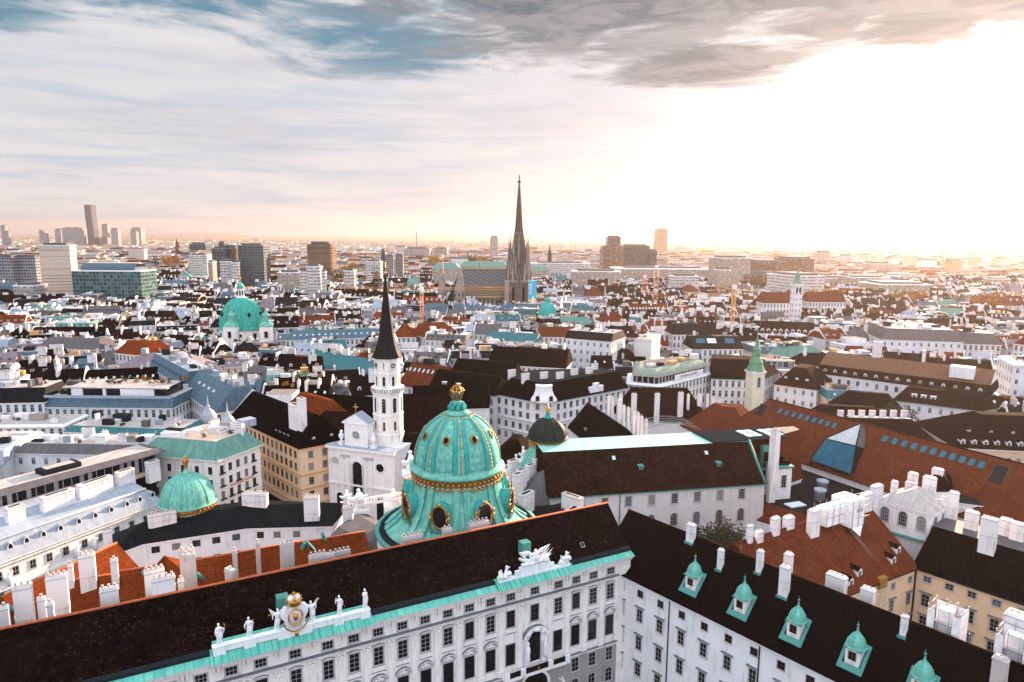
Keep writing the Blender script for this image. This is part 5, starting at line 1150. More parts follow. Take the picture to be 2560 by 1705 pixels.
# ================================================================ orange roofs behind the palace wing (left)
def left_cluster():
    A = MAT
    def rf(nm, lab, pts, z0, z1, ins, **k): return bldg(nm, lab, 'house', pts, z0, z1, 'white', 'orange', ins, None, 'orange', .15, None, ridge='ridge', **k)
    t = v2(.887, .4616); inn = v2(-.4616, .887)
    W_ = lambda x, y, z: P('L', x, y, z)
    def seg(lab, x0, y0, x1, y1, zr, run=7., zE=24., ex0=0., ex1=0.):
        r0_, r1_ = W_(x0, y0, zr), W_(x1, y1, zr); tt = (r1_-r0_).normalized(); nn = v2(tt.y, -tt.x)
        r0_ = r0_-tt*ex0; r1_ = r1_+tt*ex1
        return rf('orange_roof_house', lab, [r0_+nn*run, r1_+nn*run, r1_-nn*5, r0_-nn*5], zE, zr, (run, .05, 5, .05))
    B1 = seg('orange roof at the far left with big chimneys on its slope', 170, 985, 700, 735, 28.5, 8, 22., 4)
    B2 = seg('orange tile roof in the middle of the left group behind the long brown roof', 395, 962, 680, 925, 28., 6, 22.)
    B3 = seg('orange gabled roof with green valley flashing around the double chimneys', 710, 905, 990, 868, 28., 7, 21.)
    B4 = seg('long orange roof with small green dormer between the weathered chimneys', 1000, 870, 1830, 722, 28.2, 7, 21.)
    B5 = seg('short orange roof at the right end beside the dark metal roofs', 1830, 730, 2060, 690, 26., 7, 20., 0, 4)
    # sunlit cross gable
    a, c, e, g = W_(985, 828, 29.5), W_(1250, 1010, 24.5), W_(1060, 1050, 24.5), W_(880, 890, 26.5)
    T = thing('cross_gable', 'sunlit orange cross gable roof beside the tall double chimney', 'roof', (*a, 18.)); b = MB()
    A_, C_, E_, G_ = (*a, 30.), (*c, 24.), (*(e+v2(0, -1)), 24.), (*g, 25.5)
    back = (*(a+v2(6, 7)), 24.)
    b.poly([C_, back, A_], A['orange']); b.poly([E_, C_, A_], A['orange']); b.poly([G_, E_, A_], A['orange'])
    b.build('roof', T); b = MB(); b.prism([Vector(E_[:2]), c, Vector(back[:2]), a, g], 14, 24., A['white'], None); b.build('wall', T)
    for i, pts in enumerate((((865, 925, 27), (750, 1105, 22.5)), ((1175, 940, 27), (1250, 1005, 23.5)), ((50, 1145, 27), (195, 1220, 22)), ((1825, 755, 28), (1765, 900, 22)), ((1830, 750, 28), (1880, 800, 25)), ((1930, 700, 27), (1960, 780, 23)), ((395, 970, 27), (320, 1100, 22)))):
        (x, y, z), (x2, y2, z2) = pts; p, q = W_(x, y, z), W_(x2, y2, z2); b = MB(); b.tube([(*p, z+.7), (*q, z2+.7)], .34, A['cop'], 5); b.build('valley_flashing', (B3.T, B4.T, B1.T, B4.T, B4.T, B5.T, B2.T)[i])
    # chimneys: x, y of the crown in the left close-up, crown height, length, width, angle
    an = .48
    for B, x, y, zt, L_, Wd, d, bh in ((B1, 20, 1110, 31.5, 1.4, 1.2, 0, 8), (B1, 130, 985, 32.8, 2.7, 1.8, 0, 9), (B1, 335, 925, 33., 3.2, 1.6, 0, 9), (B1, 418, 862, 31., .9, .9, 0, 5), (B1, 515, 800, 32.5, 2.8, 1.7, 0, 6.5),
        (B2, 245, 1060, 31.8, 1.2, 1., 0, 8), (B2, 297, 1090, 31.4, 1., 1., 0, 8), (B2, 650, 1000, 32., 2.9, 1.3, 0, 9), (B3, 680, 830, 31., 1.3, 1.2, 0, 7), (B3, 920, 890, 33.5, 3.2, 1.5, 0, 9), (B3, 975, 935, 33.6, 3.7, 1.3, 0, 9), (B3, 1080, 950, 31.5, 1., .9, 0, 7),
        (B4, 1115, 770, 33.5, 2.8, 1.4, 1, 8), (B4, 1130, 800, 33.4, 2.3, 1.3, 1, 10), (B4, 1403, 780, 31.4, .8, .8, 1, 6), (B4, 1378, 890, 31.6, 1.0, 2.6, 1, 6), (B4, 1541, 730, 30.8, .9, .8, 1, 4), (B4, 1715, 730, 32.6, 2.6, 1.4, 1, 8), (B4, 1900, 800, 31.6, 3.4, 1.1, 1, 6), (B4, 1960, 800, 31.2, 2.2, 1.5, 1, 6), (B5, 2045, 780, 30.5, 3.4, 1.1, 1, 6)):
        p = W_(x, y, zt); chim(B.T, p.x, p.y, zt-bh, zt, max(.7, L_*.8), max(.6, Wd*.72), an+(.5 if x == 1378 else 0), 'pot', bool(d))
    p = W_(560, 720, 29.); 
    for x, y, L_, d in (('M', 430, 3.6, 1), ('M', 830, 3.7, 1), ('M', 640, 1.6, 1)):
        yy = {430: 705, 830: 625, 640: 665}[y]; q = P(x, y, yy, 31.); chim(B5.T, q.x, q.y, 24, 31.6, L_, 1.1, an, 'pot', True)
    dq = W_(1258, 880, 26.); inst('dormer', dorm_mesh(.9, 1.1, 1.5, 'cop', 'cop', 'gable', None), B4.T, (*dq, 25.), an)
    for x, y, z in ((455, 1010, 26.5), (757, 953, 26.5), (850, 1015, 25)): q = W_(x, y, z); inst('skylight', skyl_mesh(.7, .5, .7, 'lead', 'lead'), B2.T, (*q, z), an)
left_cluster()

# ================================================================ pale blue roof house, terrace building, corner blocks
def left_blocks():
    A = MAT
    a, c = P('L', -260, 945, 20), P('L', 950, 490, 20); t = (c-a).normalized(); inn = v2(-t.y, t.x); L = (c-a).length
    B = bldg('blue_roof_house', 'ornate white stone house with pale blue metal mansard and oval dormers', 'house', [a, c, c+inn*18, a+inn*18], 20., 23.6, 'stonew', 'bluem', (1.6, 2., 1.5, 1.), None, None, .8, 'stonew', roofname='mansard')
    b = MB(); T_ = B.top; r = inset(B.q, (1.6, 2, 1.5, 1)); m0, m1 = r[0]+inn*11, r[1]+inn*11
    b.poly([(*r[0], 23.62), (*r[1], 23.62), (*m1, 26.), (*m0, 26.)], A['bluem']); b.poly([(*m0, 26.), (*m1, 26.), (*r[2], 24.), (*r[3], 24.)], A['bluem']); b.poly([(*r[1], 23.62), (*r[2], 24.), (*m1, 26.)], A['bluem'])
    b.tube([(*(r[0]-inn*.1), 23.7), (*(r[1]-inn*.1), 23.7)], .22, A['white'], 6); b.build('roof', B.T)
    # dormers & windows placed from their pixels
    def u_of(x, y, z, v=0.): p = P('L', x, y, z); return (p-a).dot(t)
    dm = MB(); dm.obox((-.75, -.15, -.9), (1.5, 0, 0), (0, 1.6, 0), (0, 0, 1.5), A['bluem']); n = 8
    for i in range(n):
        a0, a1 = pi*i/n, pi*(i+1)/n; dm.poly([(.78*cos(a1), -.2, .6+.7*sin(a1)), (.78*cos(a1), 1.8, .6+.7*sin(a1)), (.78*cos(a0), 1.8, .6+.7*sin(a0)), (.78*cos(a0), -.2, .6+.7*sin(a0))], A['bluem'], True)
    dm.poly([(-.75, -.17, .6)]+[(.75*cos(pi*i/n), -.17, .6+.68*sin(pi*i/n)) for i in range(n, -1, -1)][0:], A['bluem'])
    dm.poly([(.42*cos(2*pi*i/12), -.22, .2+.85*sin(2*pi*i/12)) for i in range(12)], A['glassd']); dm.tube([(.5*cos(2*pi*i/12), -.24, .2+.95*sin(2*pi*i/12)) for i in range(13)], .09, A['white'], 5)
    dm = dm.mesh('dormer'); an = atan2(t.y, t.x)
    for x, y in ((-25, 815), (85, 770), (180, 733), (280, 695), (375, 655), (485, 615), (588, 580), (685, 545), (778, 510), (855, 482), (932, 455)):
        u = u_of(x, y+15, 21.4); p = a+t*u+inn*.55; inst('dormer', dm, B.T, (*p, 21.6), an)
    us = [u_of(x, y, 17.) for x, y in ((-15, 940), (85, 900), (190, 860), (285, 820), (380, 780), (490, 735), (592, 698), (688, 660), (775, 625), (858, 592), (930, 560))]
    wins(B, a, c, us, 17., 1.15, 1.75, 'plain', nv=2, nh=2); wins(B, a, c, us, 12.6, 1.15, 2.1, 'plain', nv=2, nh=2)
    band(B_band(B), a, c, 14.2, .5, .7, A['stonew']); band(B_band(B), a, c, 19., .5, .5, A['stonew'])
    for i, u in enumerate([(x+y)/2 for x, y in zip(us, us[1:])]):
        if i in (0, 4, 5, 6, 7, 8, 9):
            p = a+t*u-inn*.5; random.seed(i); Tt = thing('facade_statue', 'small stone figure on the cornice of the pale blue roofed house, number %s along it' % ('one two three four five six seven eight nine ten eleven'.split()[i]), 'statue', (*p, 14.7), 'figures along the blue roofed facade'); b = MB()
            b.tube([(*p, 14.7), (*p, 16.), (*p, 17.1)], [.45, .5, .3], A['statue'], 8); b.ball((*p, 17.4), .26, A['statue'], 7, 5); b.tube([(*p, 16.8), (*(p+t*.7-inn*.2), 17.5)], [.2, .1], A['statue'], 5); b.tube([(*p, 16.6), (*(p-t*.7-inn*.2), 16.)], [.2, .15], A['statue'], 5); b.build('figure', Tt)
    for x, y, L_ in ((85, 520, 3.2), (340, 440, 6.5), (565, 365, 7.5), (745, 305, 4.), (910, 250, 3.)):
        p = P('L', x, y, 27.5); chim(B.T, p.x, p.y, 25.5, 27.8, L_, 1.5, an, 'box')
    # long modern attic behind
    f0, f1 = P('L', -60, 460, 29), P('L', 950, 188, 29); t = (f1-f0).normalized(); inn = v2(-t.y, t.x)
    B = bldg('terrace_attic', 'long modern attic storey with grey metal slab roof and dark glass front', 'house', [f0+inn*2, f1+inn*2, f1+inn*9, f0+inn*9], 28.7, 29.3, 'glassd', 'greym', (.3, .3, .3, .3), 'palem', None, 2.0, 'pinkm')
    L = (f1-f0).length; b = MB(); random.seed(9)
    for k in range(int(L/1.8)):
        u = k*1.8; b.obox((*(f0+t*u+inn*1.9), 24.), (*(t*(.9 if random.random() < .4 else .15)), 0), (*(inn*.2), 0), (0, 0, 4.7), A['palem'])
    b.obox((*(f0+inn*1.6), 24.4), (*(t*L), 0), (*(inn*.1), 0), (0, 0, .1), A['steel']); b.obox((*(f0+inn*.2), 23.6), (*(t*L), 0), (*(inn*2), 0), (0, 0, .6), A['peach']); b.build('glazing_bars', B.T)
    p = P('L', 350, 280, 30); b = MB(); b.box((*p, 29.3), (8, 3.6, 1.1), A['lead'], atan2(t.y, t.x)); b.box((*p, 30.42), (6., 2.4, .1), A['palem'], atan2(t.y, t.x)); b.build('roof_hatch', B.T)
    # white corner block with green mansard and facade lettering
    a, c, e, g = v2(-96, 170.), v2(-74, 165.4), v2(-68.2, 178.9), v2(-86, 189.)
    B = bldg('green_mansard_house', 'white corner block with green copper mansard and flower boxes under its windows', 'office', [a, c, e, g], 26., 30., 'stonew', 'greenm', (2.6, 2.6, 2.6, 2.6), 'peach', None, .7, 'stonew', roofname='mansard')
    us = [1.2, 3.95, 6.55, 9.3, 12.0]
    for r, z in enumerate((23.2, 19.8, 16.4, 13.1, 9.8)):
        for i, u in enumerate(us): wins(B, c, e, [u], z, 1.15, 2.05, 'thinbox' if ((i, r) in ((0, 0), (4, 0), (0, 1), (2, 1), (4, 1), (0, 2), (1, 2), (2, 2), (3, 2), (4, 2), (0, 3))) else 'thin', fr='framed', tr='stonew')
    for r, z in enumerate((23., 19.6, 16.4, 13.)): wins(B, a, c, [20.3, 16.5, 12.5, 8.5, 4.5], z, 1.15, 2., 'thin', fr='framed', tr='stonew')
    an = atan2((e-c).y, (e-c).x); mid = c+(e-c)*.53; nn = v2(sin(an), -cos(an)); text('RAIFFEISENBANK', 1.05, plain('orange_letter', (.55, .18, .1), .6), B.T, (*(mid+nn*.05), 18.0), an); text('WIEN', 1.0, MAT['goldd'], B.T, (*(mid+nn*.05), 14.7), an)
    p = (a+c+e+g)/4; b = MB(); b.box((p.x+4, p.y+3, 30.05), (9, 4, 1.4), A['white2'], .5); b.box((p.x-7, p.y-3, 30.05), (6, 3, 1.2), A['white'], .1); b.box((p.x+8, p.y+7, 30.05), (4, 3, 2.), A['bluem'], .9); b.build('roof_plant', B.T); deck(B, 14, 3)
    for i, (k, x, y) in enumerate((('l', 1665, 1060), ('l', 1820, 1110))):
        D_ = 186; X, Z = Q(k, x, y, D_); T = thing('corner_turret', 'little silver onion turret %s the green copper mansard' % ('behind and left of' if i == 0 else 'behind and right of'), 'turret', (X, D_, 26.)); b = MB()
        b.lathe([(1.6, Z-6), (1.6, Z-2.2), (2.1, Z-1.9), (2.2, Z-1.), (1.5, Z+.4), (.5, Z+1.2), (.6, Z+1.7), (.2, Z+2.4), (.05, Z+5.)], (X, D_, 0), A['bluem'], 10); b.build('onion_roof', T)
    # big yellow house with black roof
    a, c = v2(-90.4, 214.), v2(-58.2, 181.3); e = c+v2(11.5, 9.3); g = a+v2(11.5, 9.3)
    B = bldg('yellow_corner_house', 'big yellow corner house with steep black tiled roof and white dormers', 'house', [a, c, e, g], 24., 31.6, 'peach', 'black', (7., 5., 7., .1), None, 'white', .5, 'ochre')
    for z in (21.8, 18.3, 14.2, 10.2): wins(B, c, e, [3.0, 7.1, 11.4], z, 1.35, 2.0, 'plain', tr='ochre')
    L = (c-a).length
    for z in (21.8, 18.3, 14.2, 10.2): wins(B, a, c, [L-2.7-2.85*k for k in range(13)], z, 1.2, 2.0, 'plain', tr='ochre', fr='framed')
    for z in (7.3, 16.1, 12.): band(B_band(B), a, c, z, .3, .3, A['ochre']); band(B_band(B), c, e, z, .3, .3, A['ochre'])
    b = MB()
    for s0, s1 in ((a, c), (c, e)):
        q, tt, nn, l_ = frame_(s0, s1); b.obox((*q, GZ), (*(tt*l_), 0), (*(nn*.5), 0), (0, 0, 7.6), A['hole'] if s0 == a else A['lead'])
    b.build('shop_front', B.T)
    q, tt, nn, l_ = frame_(a, c); lm, _, bb = newmat('lit_letters'); bb.inputs['Emission Color'].default_value = (1, .85, .6, 1); bb.inputs['Emission Strength'].default_value = .35; bb.inputs['Base Color'].default_value = (.9, .8, .6, 1)
    text('L. HANE:', 3.6, lm, B.T, (*(a+tt*(l_-8.)+nn*.6), 3.6), atan2(tt.y, tt.x), 'shop_lettering', sx=.9)
    for u in (6.5, 9., 11.5, 14.): dorm(B, a, c, L-u-2.2, .14, 7, .9, .9, 1.6, rm='black', wm='white')
    for u in (3.2, 8.5): dorm(B, c, e, u+1.2, .16, 5, .9, 1., 1.6, rm='black', wm='white')
    chim(B.T, -59.2, 187.5, 28, 37., 2.6, 1.6, -.78, 'box'); chim(B.T, -61.8, 190., 28, 34.5, 4.6, 2., -.78, 'box')
    b = MB(); b.obox((*(a+v2(-.3, .3)), 22.), (11.8, 9.6, 0), (-.5, .5, 0), (0, 0, 2.5), A['white']); b.poly([(*(a+v2(-.5, .5)), 24.4), (*(a+v2(11.5, 9.8)), 24.4), (*(a+v2(5.4, 4.9)), 32.4)], A['white']); b.build('fire_wall', B.T)
left_blocks()

# ================================================================ white church with black needle spire
def church():
    A = MAT; a, c = v2(-51.6, 185.3), v2(-31.8, 178.3); t = (c-a).normalized(); inn = v2(-t.y, t.x); an = atan2(t.y, t.x); nn = -inn
    T = thing('white_church', 'white church with classical gabled front beside the tall white tower', 'church', (-42, 190, GZ)); FPS.append([a, c, c+inn*14, a+inn*14])
    b = MB(); b.prism([a, c, c+inn*12, a+inn*12], GZ, 24, A['white']); b.build('wall', T)
    X = lambda u, v, z: (*(a+t*u+nn*v), z); L = (c-a).length
    b = MB(); b.obox(X(-.4, 0, 23.4), (*(t*(L+.8)), 0), (*(nn*.8), 0), (0, 0, .7), A['white']); b.obox(X(-.4, -3.5, 24.1), (*(t*(L+.8)), 0), (*(nn*4.2), 0), (0, 0, .15), A['bluem']); b.obox(X(0, 0, 13.0), (*(t*L), 0), (*(nn*.4), 0), (0, 0, .5), A['white'])
    b.obox(X(4.2, 0, 21.2), (*(t*3.0), 0), (*(nn*.5), 0), (0, 0, .5), A['trim']); b.obox(X(11.6, 0, 21.2), (*(t*3.), 0), (*(nn*.5), 0), (0, 0, .5), A['trim']); b.build('cornice', T)
    for u in (4.8, 6.6, 12.1, 13.9):
        b = MB(); b.obox(X(u-.4, 0, 10.), (*(t*.8), 0), (*(nn*.3), 0), (0, 0, 11.2), A['white']); b.build('pilaster', T)
    b = MB(); n = 10
    b.poly([X(9.4-1.45, .05, 10.2), X(9.4+1.45, .05, 10.2)]+[X(9.4+1.45*cos(pi*i/n), .05, 18.6+1.45*sin(pi*i/n)) for i in range(n+1)], A['glassd'])
    b.tube([X(9.4-1.8, .15, 10.2)]+[X(9.4-1.8*cos(pi*i/n), .15, 18.6+1.8*sin(pi*i/n)) for i in range(n+1)]+[X(9.4+1.8, .15, 10.2)], .22, A['white'], 5); b.build('arched_window', T)
    for u, r_, z in ((2.3, .95, 19.8), (16.6, 1.15, 19.2)): b = MB(); b.poly([X(u+r_*cos(2*pi*i/14), .06, z+r_*sin(2*pi*i/14)) for i in range(14)], A['glassd'] if u > 9 else A['trim']); b.tube([X(u+(r_+.15)*cos(2*pi*i/14), .08, z+(r_+.15)*sin(2*pi*i/14)) for i in range(15)], .12, A['white'], 5); b.build('round_window', T)
    for u in (3.6, 16.4): b = MB(); b.poly([X(u-1.1, .05, 4.), X(u+1.1, .05, 4.)]+[X(u+1.1*cos(pi*i/n), .05, 9.4+1.1*sin(pi*i/n)) for i in range(n+1)], A['glassd']); b.build('niche', T)
    # gable
    b = MB(); g0 = 5.2; g1 = 12.6; b.obox(X(g0, -.6, 24.1), (*(t*(g1-g0)), 0), (*(inn*3), 0), (0, 0, 6.6), A['white']); b.obox(X(g0-.5, -.2, 30.7), (*(t*(g1-g0+1)), 0), (*(inn*3.6), 0), (0, 0, .35), A['white'])
    b.poly([X(g0-.5, -.3, 31.05), X(g1+.5, -.3, 31.05), X((g0+g1)/2, -.3, 33.6)], A['white']); b.poly([X(g0-.6, -.1, 31.1), X((g0+g1)/2, -.1, 33.8), X((g0+g1)/2, -4., 33.8), X(g0-.6, -4., 31.1)], A['bluem']); b.poly([X((g0+g1)/2, -.1, 33.8), X(g1+.6, -.1, 31.1), X(g1+.6, -4., 31.1), X((g0+g1)/2, -4., 33.8)], A['bluem']); b.build('gable', T)
    b = MB(); uu = (g0+g1)/2; b.poly([X(uu+1.05*cos(2*pi*i/16), -.54, 27.6+1.05*sin(2*pi*i/16)) for i in range(16)], A['trimd']); b.tube([X(uu+1.2*cos(2*pi*i/16), -.5, 27.6+1.2*sin(2*pi*i/16)) for i in range(17)], .13, A['white'], 5)
    for k in range(6): b.tube([X(uu, -.5, 27.6), X(uu+cos(k*pi/3), -.5, 27.6+sin(k*pi/3))], .05, A['white'], 4)
    b.build('clock', T)
    b = MB(); b.tube([X(uu, -.8, 33.7), X(uu, -.8, 36.4)], .13, A['gold'], 5); b.tube([X(uu-.8, -.8, 35.5), X(uu+.8, -.8, 35.5)], .13, A['gold'], 5); b.build('gilded_cross', T)
    for u in (3.9, 14.2): b = MB(); b.box(X(u, -1, 24.2), (1.5, 1.5, 1.), A['white'], an); b.lathe([(.5, 0), (.3, .4), (.75, 1.3), (.8, 1.9), (.35, 2.5), (.45, 2.8), (.1, 3.3)], X(u, -1, 25.2), A['statue'], 10); b.build('stone_vase', T)
    # tower
    cx, cy = -35., 188.5; T = thing('church_tower', 'tall white octagonal church tower with clock faces and black needle spire', 'tower', (cx, cy, GZ)); FPS.append([(cx-4, cy-4), (cx+4, cy-4), (cx+4, cy+4), (cx-4, cy+4)])
    w_ = A['stonew']; ph = pi/8-.12
    b = MB(); b.lathe([(4.35, GZ), (4.35, 26.6), (4.5, 26.7), (4.5, 27.), (4.2, 27.1), (4.2, 32.2), (4.35, 32.3), (4.35, 32.6), (4.15, 32.7), (4.15, 38.2), (4.4, 38.4), (4.4, 38.8), (4.65, 39.), (4.65, 40.3), (4.4, 40.4), (3.55, 40.45), (3.55, 44.1), (3.75, 44.2), (3.7, 44.5), (3.6, 44.6), (3.6, 48.4), (3.85, 48.7)], (cx, cy, 0), w_, 8, False, ph, cap=False); b.build('shaft', T)
    b = MB(); b.lathe([(4.4, 48.6), (4.05, 49.1), (3.3, 50.6), (2.65, 52.6), (2.1, 55.2), (1.6, 59.), (1.05, 63.8), (.55, 68.3), (.22, 71.2), (.1, 71.8)], (cx, cy, 0), seam('black_spire_copper', (.012, .012, .013), (.02, .018, .018), .5, .4, (.03, .02, .02), .2), 8, False, ph); b.build('spire', T)
    b = MB(); b.ball((cx, cy, 72.1), .4, A['gold']); b.tube([(cx, cy, 72.), (cx, cy, 75.)], .1, A['gold'], 5); b.tube([(cx-.65, cy, 74.), (cx+.65, cy, 74.)], .1, A['gold'], 5); b.build('gilded_cross', T)
    def face(k, R): aa = ph+pi/8+k*pi/4; return aa, R*cos(pi/8)
    for k in range(8):
        aa, _ = face(k, 1); nx, ny = cos(aa), sin(aa)
        if ny > .5: continue
        rz = aa+pi/2
        for z, w, h, R in ((35.4, 1.15, 4.2, 4.15), (29.5, .8, 2.6, 4.2), (42.2, .85, 2.7, 3.55)):
            ap = R*cos(pi/8)+.02; inst('lancet_window', win_mesh(w, h, 'archdeep', nv=1, nh=5 if h > 4 else 2, tr='stonew', fr='frame' if h < 3 else 'trim'), T, (cx+nx*ap, cy+ny*ap, z), rz)
        ap = 3.6*cos(pi/8)+.03; p = Vector((cx+nx*ap, cy+ny*ap, 46.6)); tx = Vector((-ny, nx, 0)); nv_ = Vector((nx, ny, 0))
        if k % 2 == 0:
            b = MB(); b.obox(p-tx*1.15-Vector((0, 0, 1.15)), tx*2.3, nv_*.06, (0, 0, 2.3), A['white']); 
            for j in range(12): q = p+tx*.95*cos(j*pi/6)+Vector((0, 0, .95*sin(j*pi/6)))+nv_*.1; b.ball(q, .07, A['hole'], 5, 4)
            b.tube([p+tx*.52*cos(j*pi/6)+Vector((0, 0, .52*sin(j*pi/6)))+nv_*.1 for j in range(13)], .15, A['hole'], 5); b.tube([p+nv_*.2+tx*.6-Vector((0, 0, .4)), p+nv_*.2, p+nv_*.2+Vector((0, 0, .55))], .06, A['gold'], 4); b.build('clock_face', T)
        else:
            b = MB(); b.obox(p-tx*.13-Vector((0, 0, .9)), tx*.26, nv_*.05, (0, 0, 1.9), A['trimd']); b.build('slit_window', T)
    b = MB()
    for k in range(40): aa = k*2*pi/40; b.box((cx+4.45*cos(aa), cy+4.45*sin(aa), 39.05), (.25, .5, 1.1), A['trim'], aa+pi/2)
    b.build('balustrade', T)
    # roofs behind
    G = lambda lab, q, zE, zR, ins, rm='brown', wm='stonew', **k: bldg('church_roof_house', lab, 'house', q, zE, zR, wm, rm, ins, None, k.pop('gm', None), .3, k.pop('cm', 'stonew'), **k)
    G('brown nave roof running back from the white tower', [(-40, 197), (-13, 201), (-15, 222), (-42, 216)], 22, 33.5, (10, 6, 10, .1), gm='orange')
    G('small brown-roofed peach house between the white tower and the great dome', [(-33, 184.), (-19.5, 183.), (-18, 197), (-31, 198)], 19.5, 26., (6, .1, 6, .1), 'brown', 'peach')
    G('dark roof with white snow rails left of the white tower', [(-64, 204), (-41, 199), (-41, 214), (-66, 217)], 21, 27.5, (7, 6, 7, 6), 'dark', 'white')
    G('black roof with oval dormer left behind the white tower', [(-72, 222), (-44, 214), (-42, 229), (-72, 236)], 22.5, 29, (7, .1, 7, .1), 'black', 'white')
    G('brown gabled house right behind the great dome', [(-6, 190), (5, 187.), (8, 202), (-3, 206)], 17.5, 23.5, (5, 4, 5, 5), 'brown', 'peach')
    G('brown hipped roof behind the dark small dome', [(6, 186), (18, 184), (20, 200), (8, 203)], 17, 22.5, (5, 4, 5, 5), 'brown', 'peach')
    G('black tiled roof house behind the church tower', [(-34, 228), (-8, 232), (-8, 246), (-36, 243)], 23, 30, (7, .1, 7, .1), 'black', 'white')
    G('narrow orange roof left of the church behind the yellow corner house', [(-78, 226), (-60, 211), (-53, 220), (-70, 236)], 23, 29, (5, 3, 5, 3), 'orange', 'white')
church()

# ================================================================ mid-distance blocks at right
def right_blocks():
    A = MAT
    w1 = winwall('white_facade_arch_windows', (.74, .74, .77), 2.6, 4.2, .20, .30, (.02, .025, .03), (.55, .54, .55), .6, .2)
    A['wf'] = w1; A['wf2'] = winwall('plain_white_facade', (.76, .76, .80), 3.6, 4.4, .13, .2, (.03, .035, .04), (.62, .62, .64), 0., .25)
    q = [(-5.9, 249.6), (7.2, 239.1), (15.6, 238.4), (45.1, 261.9), (33, 276), (4, 270)]
    B = bldg('white_corner_house', 'large white corner house with black mansard and curved white corner gable', 'house', q, 24., 30., 'white', 'black', (4.5, 3.4, 4.5, .1, 4.5, 4.5), 'lead', 'white', .6, 'bluem', roofname='mansard')
    for s0, s1, n in ((0, 1, 5), (1, 2, 2), (2, 3, 12)):
        for z in (21.8, 18.2, 13.8, 9.6): wins(B, q[s0], q[s1], n, z, 1.3, 2.1, 'archthin' if z < 15 else 'thin', tr='trim')
        for z in (23.2, 16.2, 11.6): band(B_band(B), q[s0], q[s1], z, .3, .5, A['white'])
    b = MB(); cc = (11.6, 240.5)
    b.lathe([(5.2, 24.), (5.0, 24.8), (4.0, 26.), (3.3, 27.6), (3.1, 29.2), (3.3, 29.5)], (*cc, 0), A['white'], 8, False, pi/8); b.build('corner_gable', B.T)
    for u in (-2.4, 2.4): inst('window', win_mesh(1.3, 1.9, 'arch', nv=1, nh=1), B.T, (cc[0]+u, cc[1]-4.75, 25.6), 0.)
    L = 37.7
    for u, s in ((2, .3), (10, .35), (15, .35), (24, .3), (29, .5)): skyl(B, q[2], q[3], u, s, 4.5, .9, 1.3, 'skyl', 'lead')
    for u, s in ((6, .3), (12, .3)): skyl(B, q[0], q[1], u, s, 4.5, .9, 1.3, 'skyl', 'lead')
    b = MB(); p, rz = roofpt(q[2], q[3], 21., .1, 24, 30, 4.5); b.box(p, (7., 1.2, 2.2), A['white'], rz); b.box(p+Vector((0, 0, 2.2)), (2.4, 1.2, 1.2), A['white'], rz); b.build('white_gable', B.T)
    for x, y in ((0, 254), (5, 247), (12, 250), (18, 250), (24, 257), (30, 260), (33, 268)): chim(B.T, x, y, 29.5, 32.5, 3., 1., .6, 'box')
    q = [(-32, 261), (-6.2, 246.6), (-.5, 258), (-26, 274)]
    B = bldg('grey_side_house', 'grey-white side wing with black roof and white box dormers, left of the white corner house', 'house', q, 24., 30., 'white2', 'black', (6, .1, 6, .1), None, 'white', .5, 'bluem')
    for z in (21.5, 18., 14.): wins(B, q[0], q[1], 9, z, 1.2, 2., 'thin')
    for u in (6, 12.5, 19, 25): dorm(B, q[0], q[1], u, .18, 6, 1.7, 1.2, 1.8, rm='white', wm='white', kind='shed')
    B = bldg('black_ridge_house', 'black roofed house with white snow rails behind the grey side wing', 'house', [(-26, 280), (0, 270), (5, 282), (-20, 292)], 24, 31, 'wf', 'black', (6, .1, 6, .1), None, 'white', .4, 'white')
    q = [(46.1, 265.), (57.5, 260.), (86.1, 287.2), (74, 300), (50, 285)]
    B = bldg('green_vault_house', 'white block with vaulted green-grey copper attic and rooftop lettering sign', 'office', q, 25., 25.4, 'wf', 'white', (1.2, 1.2, 1.2, 1.2, 1.2), None, None, .7, 'white')
    WINM['x'] = 0
    pen = inset(q, (2.4, 2.4, 2, 2, 2)); b = MB(); b.prism(pen, 25.4, 28.4, A['glassd'], False)
    for s0, s1 in ((0, 1), (1, 2)):
        p0, p1 = pen[s0], pen[s1]; k = int((p1-p0).length/2.2)
        for i in range(k): p = p0+(p1-p0)*(i+.5)/k; b.box((*(p+v2(.1, -.2)), 25.4), (.5, .3, 3.), A['palem'], .7)
    b.build('glazed_attic', B.T)
    b = MB(); g1 = seam('green_grey_copper', (.24, .30, .25), (.33, .38, .32), .6, .5, (.12, .2, .15), .4); pts = [(0., 28.4), (.5, 29.4), (1.4, 30.3), (2.6, 30.9), (4., 31.1)]
    o = inset(q, (1.6,)*5); prev = [(*p, 28.4) for p in o]; b.prism(inset(q, (1.4,)*5), 28.1, 28.4, A['gold'] if 0 else A['palem'], False, True)
    for d_, z in pts[1:]:
        cur = [(*p, z) for p in inset(q, (1.6+d_,)*5)]
        for i in range(5): b.poly([prev[i], prev[(i+1) % 5], cur[(i+1) % 5], cur[i]], g1, True)
        prev = cur
    b.poly(prev, A['greym']); b.build('vaulted_roof', B.T)
    p0, p1 = Vector(q[1]), Vector(q[2]); tt = (p1-p0).normalized(); an = atan2(tt.y, tt.x); nn = v2(tt.y, -tt.x)
    b = MB(); b.obox((*(p0+tt*11.-nn*.4), 25.8), (*(tt*21), 0), (*(nn*.25), 0), (0, 0, 2.), A['white']); o = b.build('sign_board', B.T); text('GENERALI GRUPPE', 1.5, A['trimd'], B.T, (*(p0+tt*21.-nn*.1), 26.8), an)
    for x, y in ((60, 272), (66, 276), (72, 284), (56, 270), (78, 288)):
        b = MB(); b.box((x, y, 31.1), (random.uniform(2, 5), 2.5, random.uniform(1, 2.2)), random.choice([A['white2'], A['ochre'], A['lead']]), .7); b.build('roof_plant', B.T)
